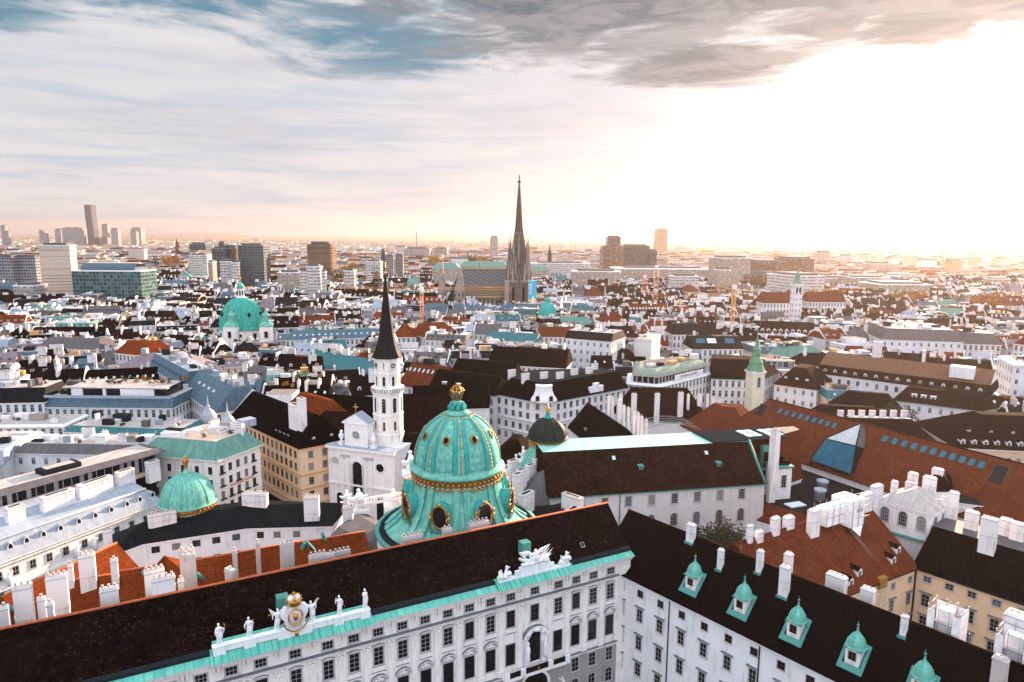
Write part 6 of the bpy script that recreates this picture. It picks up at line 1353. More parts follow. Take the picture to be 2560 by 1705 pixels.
    # dark roof house with chimneys along two ridges (behind the hall)
    a, c = v2(19.6, 226.), v2(29.5, 187.); inn = v2(.97, .246)
    B = bldg('chimney_roof_house', 'black tiled roof wing with a row of tall potted chimneys down its ridge', 'house', [a, c, c+inn*13, a+inn*13], 18., 26.5, 'white', 'black', (6.5, 6.5, 6.5, .1), None, 'orange', .4, 'lead')
    for x, yb, yt in ((930, 990, 905), (958, 1010, 905), (1003, 1050, 930), (1020, 1010, 890), (1042, 1075, 970), (1075, 1095, 985), (1113, 1118, 1010), (1143, 1135, 1020), (1170, 1155, 1048), (1203, 1178, 1070)): chimpx(B.T, 'c', x, yb, yt, 26., 30, -1.3, 'pot', .8)
    for u, s in ((12, .2), (22, .15), (32, .1)): dorm(B, a, c, u, s, 6.5, 1.2, 1., 1.5, rm='cop', wm='cop', kind='shed')
    a, c = v2(40., 235.), v2(70, 233.)
    B = bldg('chimney_roof_house', 'long brown tiled slope with widely spaced white chimneys behind the turquoise ridge', 'house', [a, c, (72, 251), (38, 250)], 18., 28., 'white', 'brown', (11, 7, 6, 5), None, None, .4, 'copper')
    for x, yb, yt, w_ in ((1115, 1035, 885, 48), (1282, 1045, 882, 46), (1452, 1030, 875, 46), (1508, 1020, 890, 24), (1588, 1015, 888, 36), (1648, 1025, 890, 24), (1690, 1045, 905, 26), (1733, 1060, 930, 28), (1787, 1065, 955, 28)): chimpx(B.T, 'c', x, yb, yt, 20.5, w_, 0., 'pot', 1.)
    # arched steel roof hoops in the court between
    T = thing('steel_canopy', 'curved steel hoops of a court canopy behind the turquoise ridge', 'canopy', (52, 222, 18)); b = MB()
    for k in range(4): b.tube([(40+24*i/12., 215+3*k, 19.5+3.2*sin(pi*i/12)) for i in range(13)], .12, A['steel'], 5)
    b.build('hoops', T)
    # dark mansard with church of pale yellow belfry
    B = bldg('brown_mansard_house', 'brown mansard house with rooftop chimneys behind the yellow belfry', 'house', [(83.8, 281), (104, 278.5), (118, 296), (90, 304)], 24, 31.5, 'wf', 'brown', (6, 6, 6, .1), None, 'white', .4, 'copper')
    for u in (3, 7, 11, 15, 18): dorm(B, B.q[0], B.q[1], u, .35, 6, 1.1, .9, 1.4, rm='dark', wm='brown', fr=None)
    X, D_ = 109., 268.
    X, Z = Q('r', 85, 710, D_)
    T = thing('belfry', 'slender pale yellow church belfry with green baroque copper helm', 'tower', (X, D_, 0)); ym = A['yb'] = plaster('pale_yellow_plaster', (.72, .66, .52), (.4, .33, .25), .3); dd = 1.45
    b = MB(); b.box((X, D_, 0), (5.2, 5.2, Z-1.), ym, .25); b.box((X, D_, Z-1.), (6.0, 6.0, .8), A['white'], .25); b.build('shaft', T)
    for s_ in (-1,): inst('window', win_mesh(1.3, 4., 'archdeep', nv=1, nh=4, gl='skyl'), T, (X+.66, D_-2.58, Z-4.6), .25)
    b = MB(); b.lathe([(3.69, Z-0.2), (3.12, Z+1.1), (2.62, Z+2.4), (2.79, Z+3.1), (1.97, Z+4.6), (1.39, Z+5.5), (1.60, Z+6.1), (1.39, Z+7.7), (1.56, Z+8.3), (0.82, Z+9.6), (0.57, Z+11.0), (0.74, Z+11.6), (0.25, Z+13.3), (0.07, Z+16.6)], (X, D_, 0), seam('green_bronze', (.10, .24, .15), (.15, .32, .2), .8, .5, (.05, .12, .08), .6), 8, False, .6); b.build('helm', T)
    FPS.append([(X-4, D_-4), (X+4, D_-4), (X+4, D_+4), (X-4, D_+4)])
    q = [(110.3, 281), (123.5, 270.2), (137, 287), (124, 299)]
    B = bldg('hipped_brown_house', 'white house with dark hipped roof and small arched dormers, right of the yellow belfry', 'house', q, 22, 29, 'wf2', 'dark', (6, 6, 6, 6), None, None, .5, 'orange')
    for u in (4, 8.5, 12.5): dorm(B, q[0], q[1], u, .3, 6, 1.2, .8, 1.3, rm='dark', wm='white', kind='round')
    a, c = v2(134., 293.8), v2(180.3, 251.9); inn = v2(.67, .742); L = (c-a).length
    B = bldg('long_mansard_house', 'long white building with brown mansard roof and one row of dormers', 'house', [a, c, c+inn*21, a+inn*21], 24., 27.8, 'white', 'dark', (1.6, .1, 1.6, .1), None, 'white', .5, 'white', roofname='mansard')
    r = inset(B.q, (1.6, .1, 1.6, .1)); m0, m1 = r[0]+inn*9.5, r[1]+inn*9.5; b = MB(); tm = seam('ribbed_brown_sheet', (.15, .075, .045), (.19, .10, .06), .5, .6, (.08, .04, .03), .3)
    b.poly([(*r[0], 27.82), (*r[1], 27.82), (*m1, 32.4), (*m0, 32.4)], tm); b.poly([(*m0, 32.4), (*m1, 32.4), (*r[2], 27.8), (*r[3], 27.8)], tm); b.poly([(*r[1], 27.8), (*r[2], 27.8), (*m1, 32.4)], A['white']); b.poly([(*r[3], 27.8), (*r[0], 27.8), (*m0, 32.4)], A['white']); b.build('roof', B.T)
    for k in range(15): dorm(B, a, c, 3+k*(L-6)/14., .12, 1.6, 1.3, 1.7, 1.3, rm='lead', wm='white' if k % 3 else 'peach')
    wins(B, a, c, 17, 21.6, 1.3, 2.3, 'archthin', tr='white2'); wins(B, a, c, 17, 16.8, 1.3, 2.5, 'thin', tr='white2'); wins(B, a, c, 17, 12., 1.3, 2.5, 'plainhood', tr='white2')
    chim(B.T, *(a+inn*10+v2(16, -12)), 30, 39, 3.2, 2.6, -.7, 'box'); chim(B.T, *(a+inn*10+v2(29, -24)), 31, 37, 1.2, 1., -.7, 'box'); b = MB(); b.box((176, 262, 29), (8, 5, 4.5), A['white'], -.7); b.build('lift_house', B.T)
    q = [(144.7, 252.5), (167., 236.6), (175.3, 240.8), (173, 250), (154, 262)]
    B = bldg('low_balcony_house', 'low white house with brown roof, balconies and three white roof dormers', 'house', q, 22, 27, 'wf2', 'dark', (4.5, 3, 3, 3, 3), 'dark', None, .5, 'bluem')
    for u in (6.5, 9.5, 12.6): dorm(B, q[0], q[1], u, .3, 4.5, 1.7, 1.3, 1.8, rm='white', wm='white', kind='shed')
    for i, u in enumerate((17, 22)): p, rz = roofpt(q[0], q[1], u, 0, 17.5, 18, 1); b = MB(); b.box(p+Vector((-.4, -.7, 0)), (2.6, 1.2, 1.1), A['greym'], rz); b.build('balcony', B.T)
    a, c = v2(130., 193.), v2(172., 187.); 
    B = bldg('pink_dormer_house', 'pink-white house with broad dark roof and a row of small white dormers, right edge', 'house', [a, c, (176, 215), (134, 221)], 22, 29.5, 'peach', 'brown', (12, 4, 12, 12), None, None, .4, 'white')
    for k in range(12): dorm(B, a, c, 2.5+3.1*k, .10, 12, 1.3, 1.3, 2., rm='dark', wm='white')
    for k in range(5): dorm(B, a, c, 6+6*k, .45, 12, .7, .7, 1.2, rm='dark', wm='white')
    wins(B, a, c, 16, 18.6, 1.2, 1.9, 'thin')
    B = bldg('maroon_low_house', 'low maroon roof with pale ribbed ridge and small chimneys beyond the long red roof', 'house', [(101, 199), (128, 197), (132, 212), (104, 216)], 21.5, 27, 'white', 'dark', (9, 6, 5, 3), 'palem', None, .4, 'white')
    for k in range(7): chim(B.T, 104+3.4*k, 210+.1*k, 25, 28.7, 1.6, 1.1, 0, 'box')
    B = bldg('maroon_low_house', 'crossed maroon and red roofs just behind the long red roof', 'house', [(100, 222), (126, 217), (130, 232), (104, 238)], 20, 26, 'white', 'dark', (7, 5, 7, 5), None, 'rust', .4, 'white')
    B = bldg('maroon_low_house', 'dark pitched roof wedge before the long mansard building', 'house', [(118, 246), (140, 238), (147, 250), (124, 260)], 19, 26, 'white', 'brown', (6, 5, 6, 6), None, 'white', .4, 'white')
    for i, (k, x, y, D_, r_) in enumerate((('r', 1150, 950, 232, 6.), )):
        X, Z = Q(k, x, y, D_); T = thing('street_tree', 'dark evergreen tree crowding the low balcony house', 'tree', (X, D_, GZ)); random.seed(8); b = MB(); b.tube([(X, D_, GZ), (X, D_, Z-6)], [.5, .3], A['bark'], 7); b.build('trunk', T)
        b = MB()
        for k in range(6): lumps(b, (X+random.uniform(-7, 7), D_+random.uniform(-2, 2), Z-5+random.uniform(-2, 1.5)), 3.6, 420, A['leafg'], .4)
        b.build('crown', T)
right_blocks()

# ================================================================ landmarks
def chevron():
    m, t, b = newmat('chevron_glazed_tiles'); setb(b, .85, 0., .08); uv = t.coord('UV'); u, v, _ = t.sep(uv)
    P_ = 6.4; fu = t.M('ABSOLUTE', t.M('SUBTRACT', t.M('FRACT', t.M('DIVIDE', u, P_)), .5))       # 0..0.5
    ph = t.M('FRACT', t.M('DIVIDE', t.M('ADD', v, t.M('MULTIPLY', fu, 19.)), 4.8)); n = t.noise(uv, .9, 4, .7)
    l1 = t.M('MULTIPLY', t.M('GREATER_THAN', ph, .58), t.M('LESS_THAN', ph, .86)); l2 = t.M('MULTIPLY', t.M('GREATER_THAN', ph, .2), t.M('LESS_THAN', ph, .34))
    c = t.mix(t.rng(n, .3, .7), (.012, .02, .026), (.025, .035, .04)); c = t.mix(l1, c, (.26, .26, .25)); c = t.mix(l2, c, (.10, .11, .11)); t.put(b.inputs['Base Color'], c)
    m2, t, b = newmat('diamond_glazed_tiles'); setb(b, .85, 0., .08); uv = t.coord('UV'); u, v, _ = t.sep(uv)
    fu = t.M('ABSOLUTE', t.M('SUBTRACT', t.M('FRACT', t.M('DIVIDE', u, 2.6)), .5)); fv = t.M('ABSOLUTE', t.M('SUBTRACT', t.M('FRACT', t.M('DIVIDE', v, 5.)), .5))
    dd = t.M('FRACT', t.M('MULTIPLY', t.M('ADD', fu, fv), 3.)); c = t.mix(t.M('GREATER_THAN', dd, .6), (.03, .04, .035), (.22, .13, .055)); c = t.mix(t.M('LESS_THAN', dd, .2), c, (.30, .30, .27)); t.put(b.inputs['Base Color'], c)
    return m, m2
def cathedral():
    A = MAT; D = 612.; T = thing('cathedral', 'gothic cathedral with zigzag patterned roof and one very tall stone spire', 'cathedral', (6, D, GZ)); ch, di = chevron()
    g = A['gothic']; g2 = A['gothic2']; cx, cy = Q('s', 930, 500, D)[0], D
    K = D/F/3.919
    b = MB(); b.prism([(cx-10.5, cy-10), (cx+10.5, cy-10), (cx+10.5, cy+10), (cx-10.5, cy+10)], GZ, 43.6, g)
    for sx in (-1, 1):
        for sy in (-1, 1):
            b.prism([(cx+sx*10.2-2, cy+sy*9.6-2), (cx+sx*10.2+2, cy+sy*9.6-2), (cx+sx*10.2+2, cy+sy*9.6+2), (cx+sx*10.2-2, cy+sy*9.6+2)], GZ, 44.5, g2)
    b.prism([(cx-11, cy-10.6), (cx+11, cy-10.6), (cx+11, cy+10.6), (cx-11, cy+10.6)], 43.2, 44.4, g2)
    b.build('tower_shaft', T)
    b = MB()
    for x in (-4.6, 4.6): b.poly([(cx+x-1.1, cy-10.08, 22), (cx+x+1.1, cy-10.08, 22), (cx+x+1.1, cy-10.08, 37), (cx+x, cy-10.08, 39.5), (cx+x-1.1, cy-10.08, 37)], A['hole'])
    b.build('lancet_opening', T)
    b = MB(); b.lathe([(9.8, 44), (8.9, 52), (8.2, 62), (7.2, 70), (6.0, 76), (4.9, 82), (4.2, 87)], (cx, cy, 0), g, 8, False, pi/8); b.build('belfry', T)
    def pinn(b, x, y, z0, h, r, m=None):
        m = m or g2; b.lathe([(r, 0), (r, h*.42), (r*1.25, h*.45), (r*.75, h*.5), (r*.4, h*.75), (r*.08, h)], (x, y, z0), m, 5, False)
    for lvl, (z0, R, h, r) in enumerate(((42, 10.3, 24, 1.25), (50, 9.6, 22, 1.0), (58, 8.8, 26.5, .9), (68, 7.4, 17, .75))):
        b = MB()
        for k in range(12 if lvl < 3 else 8): a = 2*pi*k/(12 if lvl < 3 else 8)+.26*lvl; pinn(b, cx+R*cos(a), cy+R*sin(a), z0, h*(1 if k % 2 else .82), r, g2 if k % 3 else A['gothic'])
        b.build('pinnacles', T)
    b = MB()
    for k in range(8):                                   # gables over the belfry openings
        a = k*pi/4; nx, ny = cos(a), sin(a); p = Vector((cx+9.1*nx, cy+9.1*ny, 46)); tx = Vector((-ny, nx, 0))
        b.poly([p-tx*2.6, p+tx*2.6, p+Vector((-.6*nx, -.6*ny, 13))], g2); b.poly([p-tx*.8+Vector((nx, ny, 0))*.1, p+tx*.8+Vector((nx, ny, 0))*.1, p+Vector((0, 0, 8))], A['hole'])
    b.build('gables', T)
    b = MB(); pr = [(4.3, 86.5), (3.6, 89), (3.1, 96), (2.5, 104), (1.9, 112), (1.3, 120), (.75, 127), (.45, 131)]
    b.lathe(pr, (cx, cy, 0), seam('dark_spire_stone', (.055, .045, .04), (.10, .08, .07), 1., .9, (.02, .02, .02), .6), 8, False, pi/8)
    b.build('spire', T); b = MB()
    for (r0_, z0), (r1_, z1) in zip(pr, pr[1:]):
        for k in range(8):
            a = pi/8+k*pi/4; n = max(2, int((z1-z0)/1.5))
            for j in range(n): f = j/n; r_ = r0_+(r1_-r0_)*f+.22; b.ball((cx+r_*cos(a), cy+r_*sin(a), z0+(z1-z0)*f), (.34, .34, .42), g2, 5, 3)
    b.lathe([(.5, 129), (1.5, 129.6), (1.3, 130.4), (.4, 131.5), (.3, 133), (.6, 133.4), (.1, 136.5)], (cx, cy, 0), A['lead'], 6, False); b.build('crockets', T)
    # nave roof
    xl, zr = Q('s', 375, 955, 636); xr, _ = Q('s', 800, 955, 636); ye, ze = 612., 29.; _, zr = Q('s', 590, 950, 636); xe, ze = Q('s', 400, 1135, 617); _, zb = Q('s', 400, 1225, 613); xr2 = cx-7
    b = MB(); b.poly([(xe, 617, ze), (xr2, 617, ze+1), (xr2, 636, zr), (xl, 636, zr)], ch); b.poly([(xl, 636, zr), (xr2, 636, zr), (xr2, 658, ze), (xe, 658, ze)], ch); b.build('patterned_roof', T)
    b = MB(); b.poly([(xe, 612.8, zb), (xr2, 612.8, zb+1), (xr2, 617, ze+.9), (xe, 617, ze-.1)], di); b.build('diamond_roof_band', T)
    b = MB(); b.tube([(xl, 636, zr+.3), (xr2, 636, zr+.3)], .5, A['ochre'], 5); b.tube([(xe, 616.6, ze), (xr2, 616.6, ze+1)], .35, A['ochre'], 5); b.tube([(xe, 612.5, zb), (xr2, 612.5, zb+1)], .35, A['ochre'], 5); b.build('ridge_tiles', T)
    b = MB(); b.prism([(xe-1, 614), (cx+24, 614), (cx+24, 658), (xe-1, 658)], GZ, zb-.5, g)
    for k in range(5):
        x = xe+8+k*7.6; b.prism([(x-1.2, 609), (x+1.2, 609), (x+1.2, 614), (x-1.2, 614)], GZ, 19, g2); pinn(b, x, 610.5, 18, 11, 1.2); b.poly([(x+1.4, 613.6, 16), (x+6.2, 613.6, 16), (x+3.8, 613.6, zb+1.2)], g2)
    b.build('nave_wall', T)
    b = MB(); b.poly([(xe-1, 613, zb), (xe+1, 613, zb), (xe+9, 611, 8), (xe-1, 611, 8)], ch); b.build('side_roof', T)
    # west front with its two older towers
    x0 = Q('s', 175, 1100, 612)[0]; x1 = Q('s', 350, 1100, 608)[0]
    b = MB(); b.poly([(x0+2, 622, 22), (x1+3, 618, 22), (xl-2, 634, zr-1)], A['lead']); b.prism([(x0, 612), (x1, 609), (x1+4, 630), (x0+4, 634)], GZ, 24, A['trimd']); b.build('west_front', T)
    for i, (x, D2, ytip) in enumerate(((x0, 612, 935), (x1, 606, 930))):
        _, zt = Q('s', 175, ytip, D2); h = MB(); r = 4.1 if i == 0 else 4.8
        zc = Q('s', 175, 1165, D2)[1]
        h.lathe([(r, GZ), (r, zc), (r*1.05, zc+.2), (r*.55, zc+9), (r*.5, zc+12), (r*.62, zc+12.4), (r*.16, zt)], (x, D2, 0), A['gothic2'], 8, False, pi/8); o = h.build('west_tower', T)
        h = MB()
        for k in range(8):
            a = k*pi/4; nx, ny = cos(a), sin(a); p = Vector((x+nx*r*.96, D2+ny*r*.96, zc)); tx = Vector((-ny, nx, 0)); h.poly([p-tx*r*.38, p+tx*r*.38, p+Vector((-nx*.8, -ny*.8, 4.2))], A['gothic2'])
            if ny < .3:
                for zz in (zc-4.5, zc-9.5, zc-14.5): h.obox(p-tx*.55+Vector((0, 0, zz-zc))+Vector((nx, ny, 0))*.02, tx*1.1, Vector((nx, ny, 0))*.05, (0, 0, 2.4), A['hole'])
        h.build('tower_window', o)
    FPS.append([(x0-5, 606), (cx+24, 600), (cx+24, 660), (x0-5, 640)])
    # blue banner on the tower scaffold
    bx, _ = Q('s', 1022, 1100, 600); bx2, _ = Q('s', 1102, 1100, 600); _, z1 = Q('s', 1060, 1065, 600); _, z0 = Q('s', 1060, 1310, 600)
    T2 = thing('banner', 'tall light blue banner with white letters and yellow foot beside the cathedral tower', 'banner', (bx, 600, GZ))
    b = MB(); w = bx2-bx; b.obox((bx, 600, z0), (w, 0, 0), (0, 5., 0), (0, 0, (z1-z0)*.27), plain('banner_yellow', (.75, .5, .15), .7)); b.obox((bx, 600, z0+(z1-z0)*.27), (w, 0, 0), (0, 5., 0), (0, 0, (z1-z0)*.73), plain('banner_blue', (.05, .40, .62), .7)); b.build('cloth', T2)
    b = MB(); b.poly([(bx+w*.42, 599.95, z0+1), (bx+w*.8, 599.95, z0+1), (bx+w*.68, 599.95, z0+(z1-z0)*.34), (bx+w*.58, 599.95, z0+(z1-z0)*.42), (bx+w*.48, 599.95, z0+(z1-z0)*.34)], A['white']); b.build('white_spire_print', T2)
    text('WAR', 4.4, A['white'], T2, (bx+w*.32, 599.8, z1-7.2), 0., rx=pi/2, ry=-pi/2)
    b = MB(); b.obox((bx+.5, 600.5, GZ), (w-1, 0, 0), (0, 4., 0), (0, 0, z0-GZ), A['greywall']); b.build('scaffold', T2)
cathedral()

def green_church():
    A = MAT; D = 400.; x0, _ = Q('l', 1772, 380, D); x1, _ = Q('m', 342, 500, D); cx = (x0+x1)/2; R = (x1-x0)/2; zb = Q('m', 185, 525, D)[1]+.5; T = thing('domed_church', 'baroque church with green oval dome and two green-topped towers, left', 'church', (cx, D, GZ))
    zt = Q('m', 185, 300, D)[1]; cop = seam('streaked_green_copper', (.035, .30, .25), (.08, .44, .36), 1.1, .5, (.01, .12, .10), .8, 0.); cc = (cx, D, 0)
    FPS.append([(cx-15, D-16), (cx+17, D-16), (cx+17, D+18), (cx-15, D+18)])
    h = zt-zb; b = MB(); b.lathe([(R*1.04, zb-.6), (R*1.06, zb), (R, zb+.3)]+[(R*cos(th)**.95+.0, zb+.3+h*sin(th)) for th in [1.32*i/16 for i in range(17)]]+[(2.6, zt)], cc, cop, 48); b.build('dome', T)
    for k in range(8):
        b = MB(); a = k*pi/4+.35; b.tube([ang_ring(cc, R*cos(th)**.95+.1, zb+.3+h*sin(th), a) for th in [1.32*i/10 for i in range(11)]], [.42-.025*i for i in range(11)], cop, 5); b.build('rib', T)
    for k in range(8):
        a = k*pi/4-.05; b = MB(); th = .42; b.box(ang_ring(cc, R*cos(th)-.2, zb+h*sin(th), a), (1.4, 1.2, 2.2), A['hole'], a); b.build('dormer', T)
    b = MB(); b.lathe([(2.9, zt-.6), (3., zt+.3), (2.1, zt+.4), (2.1, zt+5.), (2.5, zt+5.3)], cc, A['stonew'], 10, False); 
    for k in range(8): b.box(ang_ring(cc, 2.08, zt+1.2, k*pi/4+.2), (.8, .2, 3.), A['hole'], k*pi/4+.2)
    b.build('lantern', T)
    b = MB(); b.lathe([(2.4, zt+5.3), (2.1, zt+7), (1.1, zt+8.2), (.3, zt+8.9), (.15, zt+10.4)], cc, A['copper'], 14); b.build('lantern_cap', T)
    b = MB(); b.ball((cx, D, zt+11.1), .6, A['goldd']); b.tube([(cx, D, zt+11), (cx, D, zt+13.4)], .15, A['goldd'], 4); b.tube([(cx-.9, D, zt+12.6), (cx+.9, D, zt+12.6)], .15, A['goldd'], 4); b.build('gilded_cross', T)
    b = MB(); b.lathe([(R*.98, GZ), (R*.98, zb-.8), (R*1.05, zb-.6)], cc, A['stonew'], 24, False, cap=False); b.build('drum', T)
    for a in (-.95, -.2, .25, .95):
        b = MB(); p = Vector(ang_ring(cc, R*.99, zb-6.5, a)); b.box(p, (1.9, .4, 4.), A['hole'], a); b.build('drum_window', T)
    for i, (k, x, yt, D2) in enumerate((('m', 112, 410, 388), ('m', 358, 395, 392))):
        X, Z = Q(k, x, yt, D2); z0 = Q(k, x, 505, D2)[1]; b = MB(); b.box((X, D2, GZ), (7.4, 7.4, z0-GZ), A['stonew'], .35*(1 if i else -.3)); o = b.build('side_tower', T)
        b = MB(); b.lathe([(5.4, z0-.4), (5.4, z0+.3), (3.7, z0+1.6), (2.5, z0+2.6), (2.5, z0+5.6), (3.2, z0+5.9), (1.5, z0+7.4), (.8, z0+8.6), (.2, z0+9.6)], (X, D2, 0), A['copper'], 4, False, pi/4+.35*(1 if i else -.3)); b.build('tower_helm', o)
        b = MB(); b.box((X+1.2*(1 if i else -.2), D2-3.72-.2*i, z0-6.6), (1.8, .5, 3.6), A['hole'], .35*(1 if i else -.3)); b.build('tower_window', o)
        b = MB(); b.ball((X, D2, z0+10), .5, A['gold']); b.build('gilded_finial', o)
green_church()

# ---------------------------------------------------------------- extra mid buildings
def mids():
    A = MAT; wf, wf2 = A['wf'], A['wf2']
    def q4(p0, p1, dep):
        p0, p1 = Vector(p0), Vector(p1); t = (p1-p0).normalized(); i = v2(-t.y, t.x); return [p0, p1, p1+i*dep, p0+i*dep]
    def mk(nm, lab, p0, p1, dep, zE, zR, ins, wm, rm, top=None, gm='white', cm='stonew', **k):
        B = bldg(nm, lab, 'house', q4(p0, p1, dep), zE, zR, wm, rm, ins, top, gm, .4, cm, **k); deck(B, int((Vector(p1)-Vector(p0)).length/(2.2 if top or min(ins) > 3 else 3.5)), len(lab)); return B
    def pp(k, x, y, z, x2, y2): return P(k, x, y, z), P(k, x2, y2, z)
    B = mk('blue_mansard_row', 'curving row with steep blue-grey mansard roof and terrace plants at left', (-161.9, 299.2), (-128, 259), 15, 24, 29.5, (3, .1, 3, .1), wf, 'bluem2', 'bluem', 'bluem2')
    for k in range(9): dorm(B, B.q[0], B.q[1], 4+5.3*k, .3, 3, 1.5, 1.4, 1.6, rm='bluem2', wm='bluem2', kind='round')
    B = mk('blue_mansard_row', 'grey sloped roof block with four tall studio windows and peach gable', (-127.5, 258.5), (-101, 226.3), 15, 22, 30, (6.5, .1, 4, .1), wf, 'bluem2', 'bluem2', 'peach')
    for k in range(4): skyl(B, B.q[0], B.q[1], 10+6.*k, .38, 6.5, 2.6, 5.5, 'glassp', 'bluem2')
    for k in range(4): skyl(B, B.q[0], B.q[1], 8+6.*k, .88, 6.5, 2.4, 1.2, 'bluem2', 'bluem')
    B = mk('terrace_house', 'white stepped terrace house with roof gardens, left middle ground', (-166, 237), (-121, 236.6), 20, 21, 24.5, (2.5, .1, 2, .1), wf, 'bluem2', 'palem', 'white')
    b = MB(); b.prism([(-160, 240), (-124, 239), (-124, 253), (-160, 255)], 24.5, 27.6, A['glassd'], A['palem']); b.box((-134, 239, 24.6), (12, 1, 3.), A['white']); b.box((-156, 240, 24.6), (4, 1.6, 3.2), A['white']); b.box((-146, 239.4, 24.6), (1, 1, 3.), A['white']); b.prism([(-161, 239), (-123, 238), (-123, 240), (-161, 241)], 27.5, 27.9, A['palem'])
    b.build('penthouse', B.T); b = MB(); b.obox((-166, 236.4, 24.5), (45, -.3, 0), (0, .1, 0), (0, 0, 1.), A['bluem']); b.build('balcony_rail', B.T)
    b = MB(); random.seed(2)
    for k in range(30): lumps(b, (random.uniform(-158, -124), random.uniform(246, 256), 28.2), random.uniform(.6, 1.4), 40, random.choice([A['leafo'], A['leafg'], A['leafo']]), .3)
    b.build('roof_garden', B.T)
    B = mk('black_mansard_house', 'long black mansard house with small skylights at the left edge', (-200, 232), (-166, 236), 16, 23, 28, (2.2, .1, 2.2, .1), wf, 'blackm', 'palem')
    for k in range(6): skyl(B, B.q[0], B.q[1], 4+5*k, .5, 2.2, 1., 1.2, 'skyw', 'lead')
    mk('white_balcony_house', 'white balcony house below the black mansard, left edge', (-178, 214), (-146, 216), 14, 20, 20.6, (.5, .5, .5, .5), wf, 'white', 'palem')
    mk('white_balcony_house', 'flat roofed white house with long skylight strip near the green mansard', (-142, 210), (-104, 206), 16, 20, 21.5, (2, 1, 2, 1), wf2, 'tealm', 'palem')
    B = mk('white_balcony_house', 'low grey roof with white roof lanterns behind the long modern attic', (-140, 185), (-100, 184), 15, 21, 23, (3, 1, 3, 1), wf2, 'greym', 'palem')
    for k in range(5): b = MB(); b.box((-134+7*k, 192, 23), (4, 2, 1.3), A['white']); b.build('roof_lantern', B.T)
    mk('white_balcony_house', 'pale house with flat grey roof at the left margin behind the modern attic', (-170, 188), (-144, 190), 15, 21, 22, (1, 1, 1, 1), wf, 'palem', 'palem')
    mk('mauve_roof_house', 'house with broad mauve grey hipped roof left of the green dome', (-178.5, 302), (-140, 300), 17, 22.5, 28, (8, 8, 8, 8), wf2, 'pinkm', None, None)
    mk('orange_gable_house', 'narrow tall house with orange roof and ochre side wing beside a lane', (-190, 322), (-176, 316), 20, 26, 31, (7, .1, 7, .1), wf, 'orange')
    mk('round_dormer_row', 'long grey slate roof with round-headed dormers at the left edge', (-245, 348), (-210, 341.5), 14, 24, 29, (5, 3, 5, 3), wf, 'greym')
    B = mk('long_teal_house', 'long teal metal roof with row of skylights right of the green dome church', (-128, 381), (-72, 398), 17, 23.5, 28, (5, 4, 5, 4), wf, 'bluem2', 'tealm', None)
    for k in range(16): skyl(B, B.q[0], B.q[1], 5+3.4*k, .5, 5, 1.2, 1.6, 'skyw', 'lead')
    mk('long_blue_roof', 'long plain pale blue metal roof sloping toward the black spire', (-105, 327), (-66, 297), 12, 21, 26, (11, .1, 1, .1), wf2, 'tealm', None, 'tealm')
    p, q = pp('m', 1325, 930, 23, 1600, 975); B = mk('maroon_skylight_house', 'maroon roof with many blue skylights right of the black spire', p, q, 16, 23, 31, (8.5, .1, 7, .1), wf2, 'rust', None, 'white')
    B.roof.data.materials[0] = tile('maroon_tile', (.085, .016, .014), (.11, .022, .018), (.07, .016, .014), .3)
    for k in range(11):
        skyl(B, B.q[0], B.q[1], 1.4+2.35*k, .68, 8.5, .9, 1.9, 'skyw', 'lead')
        if k % 2: skyl(B, B.q[0], B.q[1], 2.+2.35*k, .38, 8.5, .9, 2.1, 'skyw', 'lead')
        if k % 3: skyl(B, B.q[0], B.q[1], 2.+2.35*k, .14, 8.5, .9, 1.5, 'skyw', 'lead')
    p, q = pp('m', 1275, 590, 24, 1450, 590); mk('orange_hip_house', 'white house with bright orange hipped roof just right of the black spire', p, q, 22, 24, 31, (9, 8, 9, 8), wf, 'orange', None, None)
    p, q = pp('m', 1500, 590, 24, 1775, 575); B = mk('orange_hip_house', 'wide orange mansard house with a white dormer group before the cathedral', p, q, 26, 24, 31.5, (8, 8, 8, 8), wf, 'orange', 'palem', None)
    dorm(B, B.q[0], B.q[1], 24, .25, 8, 8, 2.2, 4, rm='white', wm='white', kind='shed'); skyl(B, B.q[0], B.q[1], 8, .5, 8, 4, 5, 'skyw', 'lead'); skyl(B, B.q[0], B.q[1], 38, .5, 8, 4, 5, 'skyw', 'lead')
    p, q = pp('c', 425, 380, 22, 800, 385); B = mk('green_roof_house', 'long green copper roof with corner dome below the cathedral tower', p, q, 14, 22, 27, (4, 1, 4, 1), wf, 'greenm', 'tealm', 'greenm')
    X, Z = Q('c', 490, 300, B.q[0].y+6); b = MB(); r = 6.8; b.lathe([(r, 24), (r, 28), (r*1.04, 29)]+[(r*cos(th), 29+8.5*sin(th)) for th in [1.25*i/8 for i in range(9)]]+[(2.2, 38.6), (2.4, 39.3), (.6, 40.5)], (X, B.q[0].y+7, 0), A['copperd'], 8, False, .4); b.build('corner_dome', B.T)
    p, q = pp('c', 30, 480, 24, 400, 500); mk('turquoise_roof_house', 'low bright turquoise roof in front of the cathedral', p, q, 14, 23, 27, (8, .1, 4, .1), wf, 'tealm', None, 'turq')
    p, q = pp('c', 400, 470, 24, 700, 475); mk('red_slope_house', 'red tile slope with white skylights right of the turquoise roof', p, q, 15, 24, 29, (9, 2, 4, 2), wf, 'rust')
    p, q = pp('c', 620, 560, 23, 950, 590); mk('white_block_house', 'white block with black roof and round dormers and blank white side wall', p, q, 22, 29, 33, (3, .1, 4, .1), wf2, 'blackm', 'palem', 'white')
    p, q = pp('c', 1120, 680, 20, 1240, 690); mk('fire_wall_block', 'tall blank white and grey fire walls near the vaulted green attic', p, q, 20, 33, 33.5, (.3, .3, .3, .3), 'white2', 'palem', 'palem')
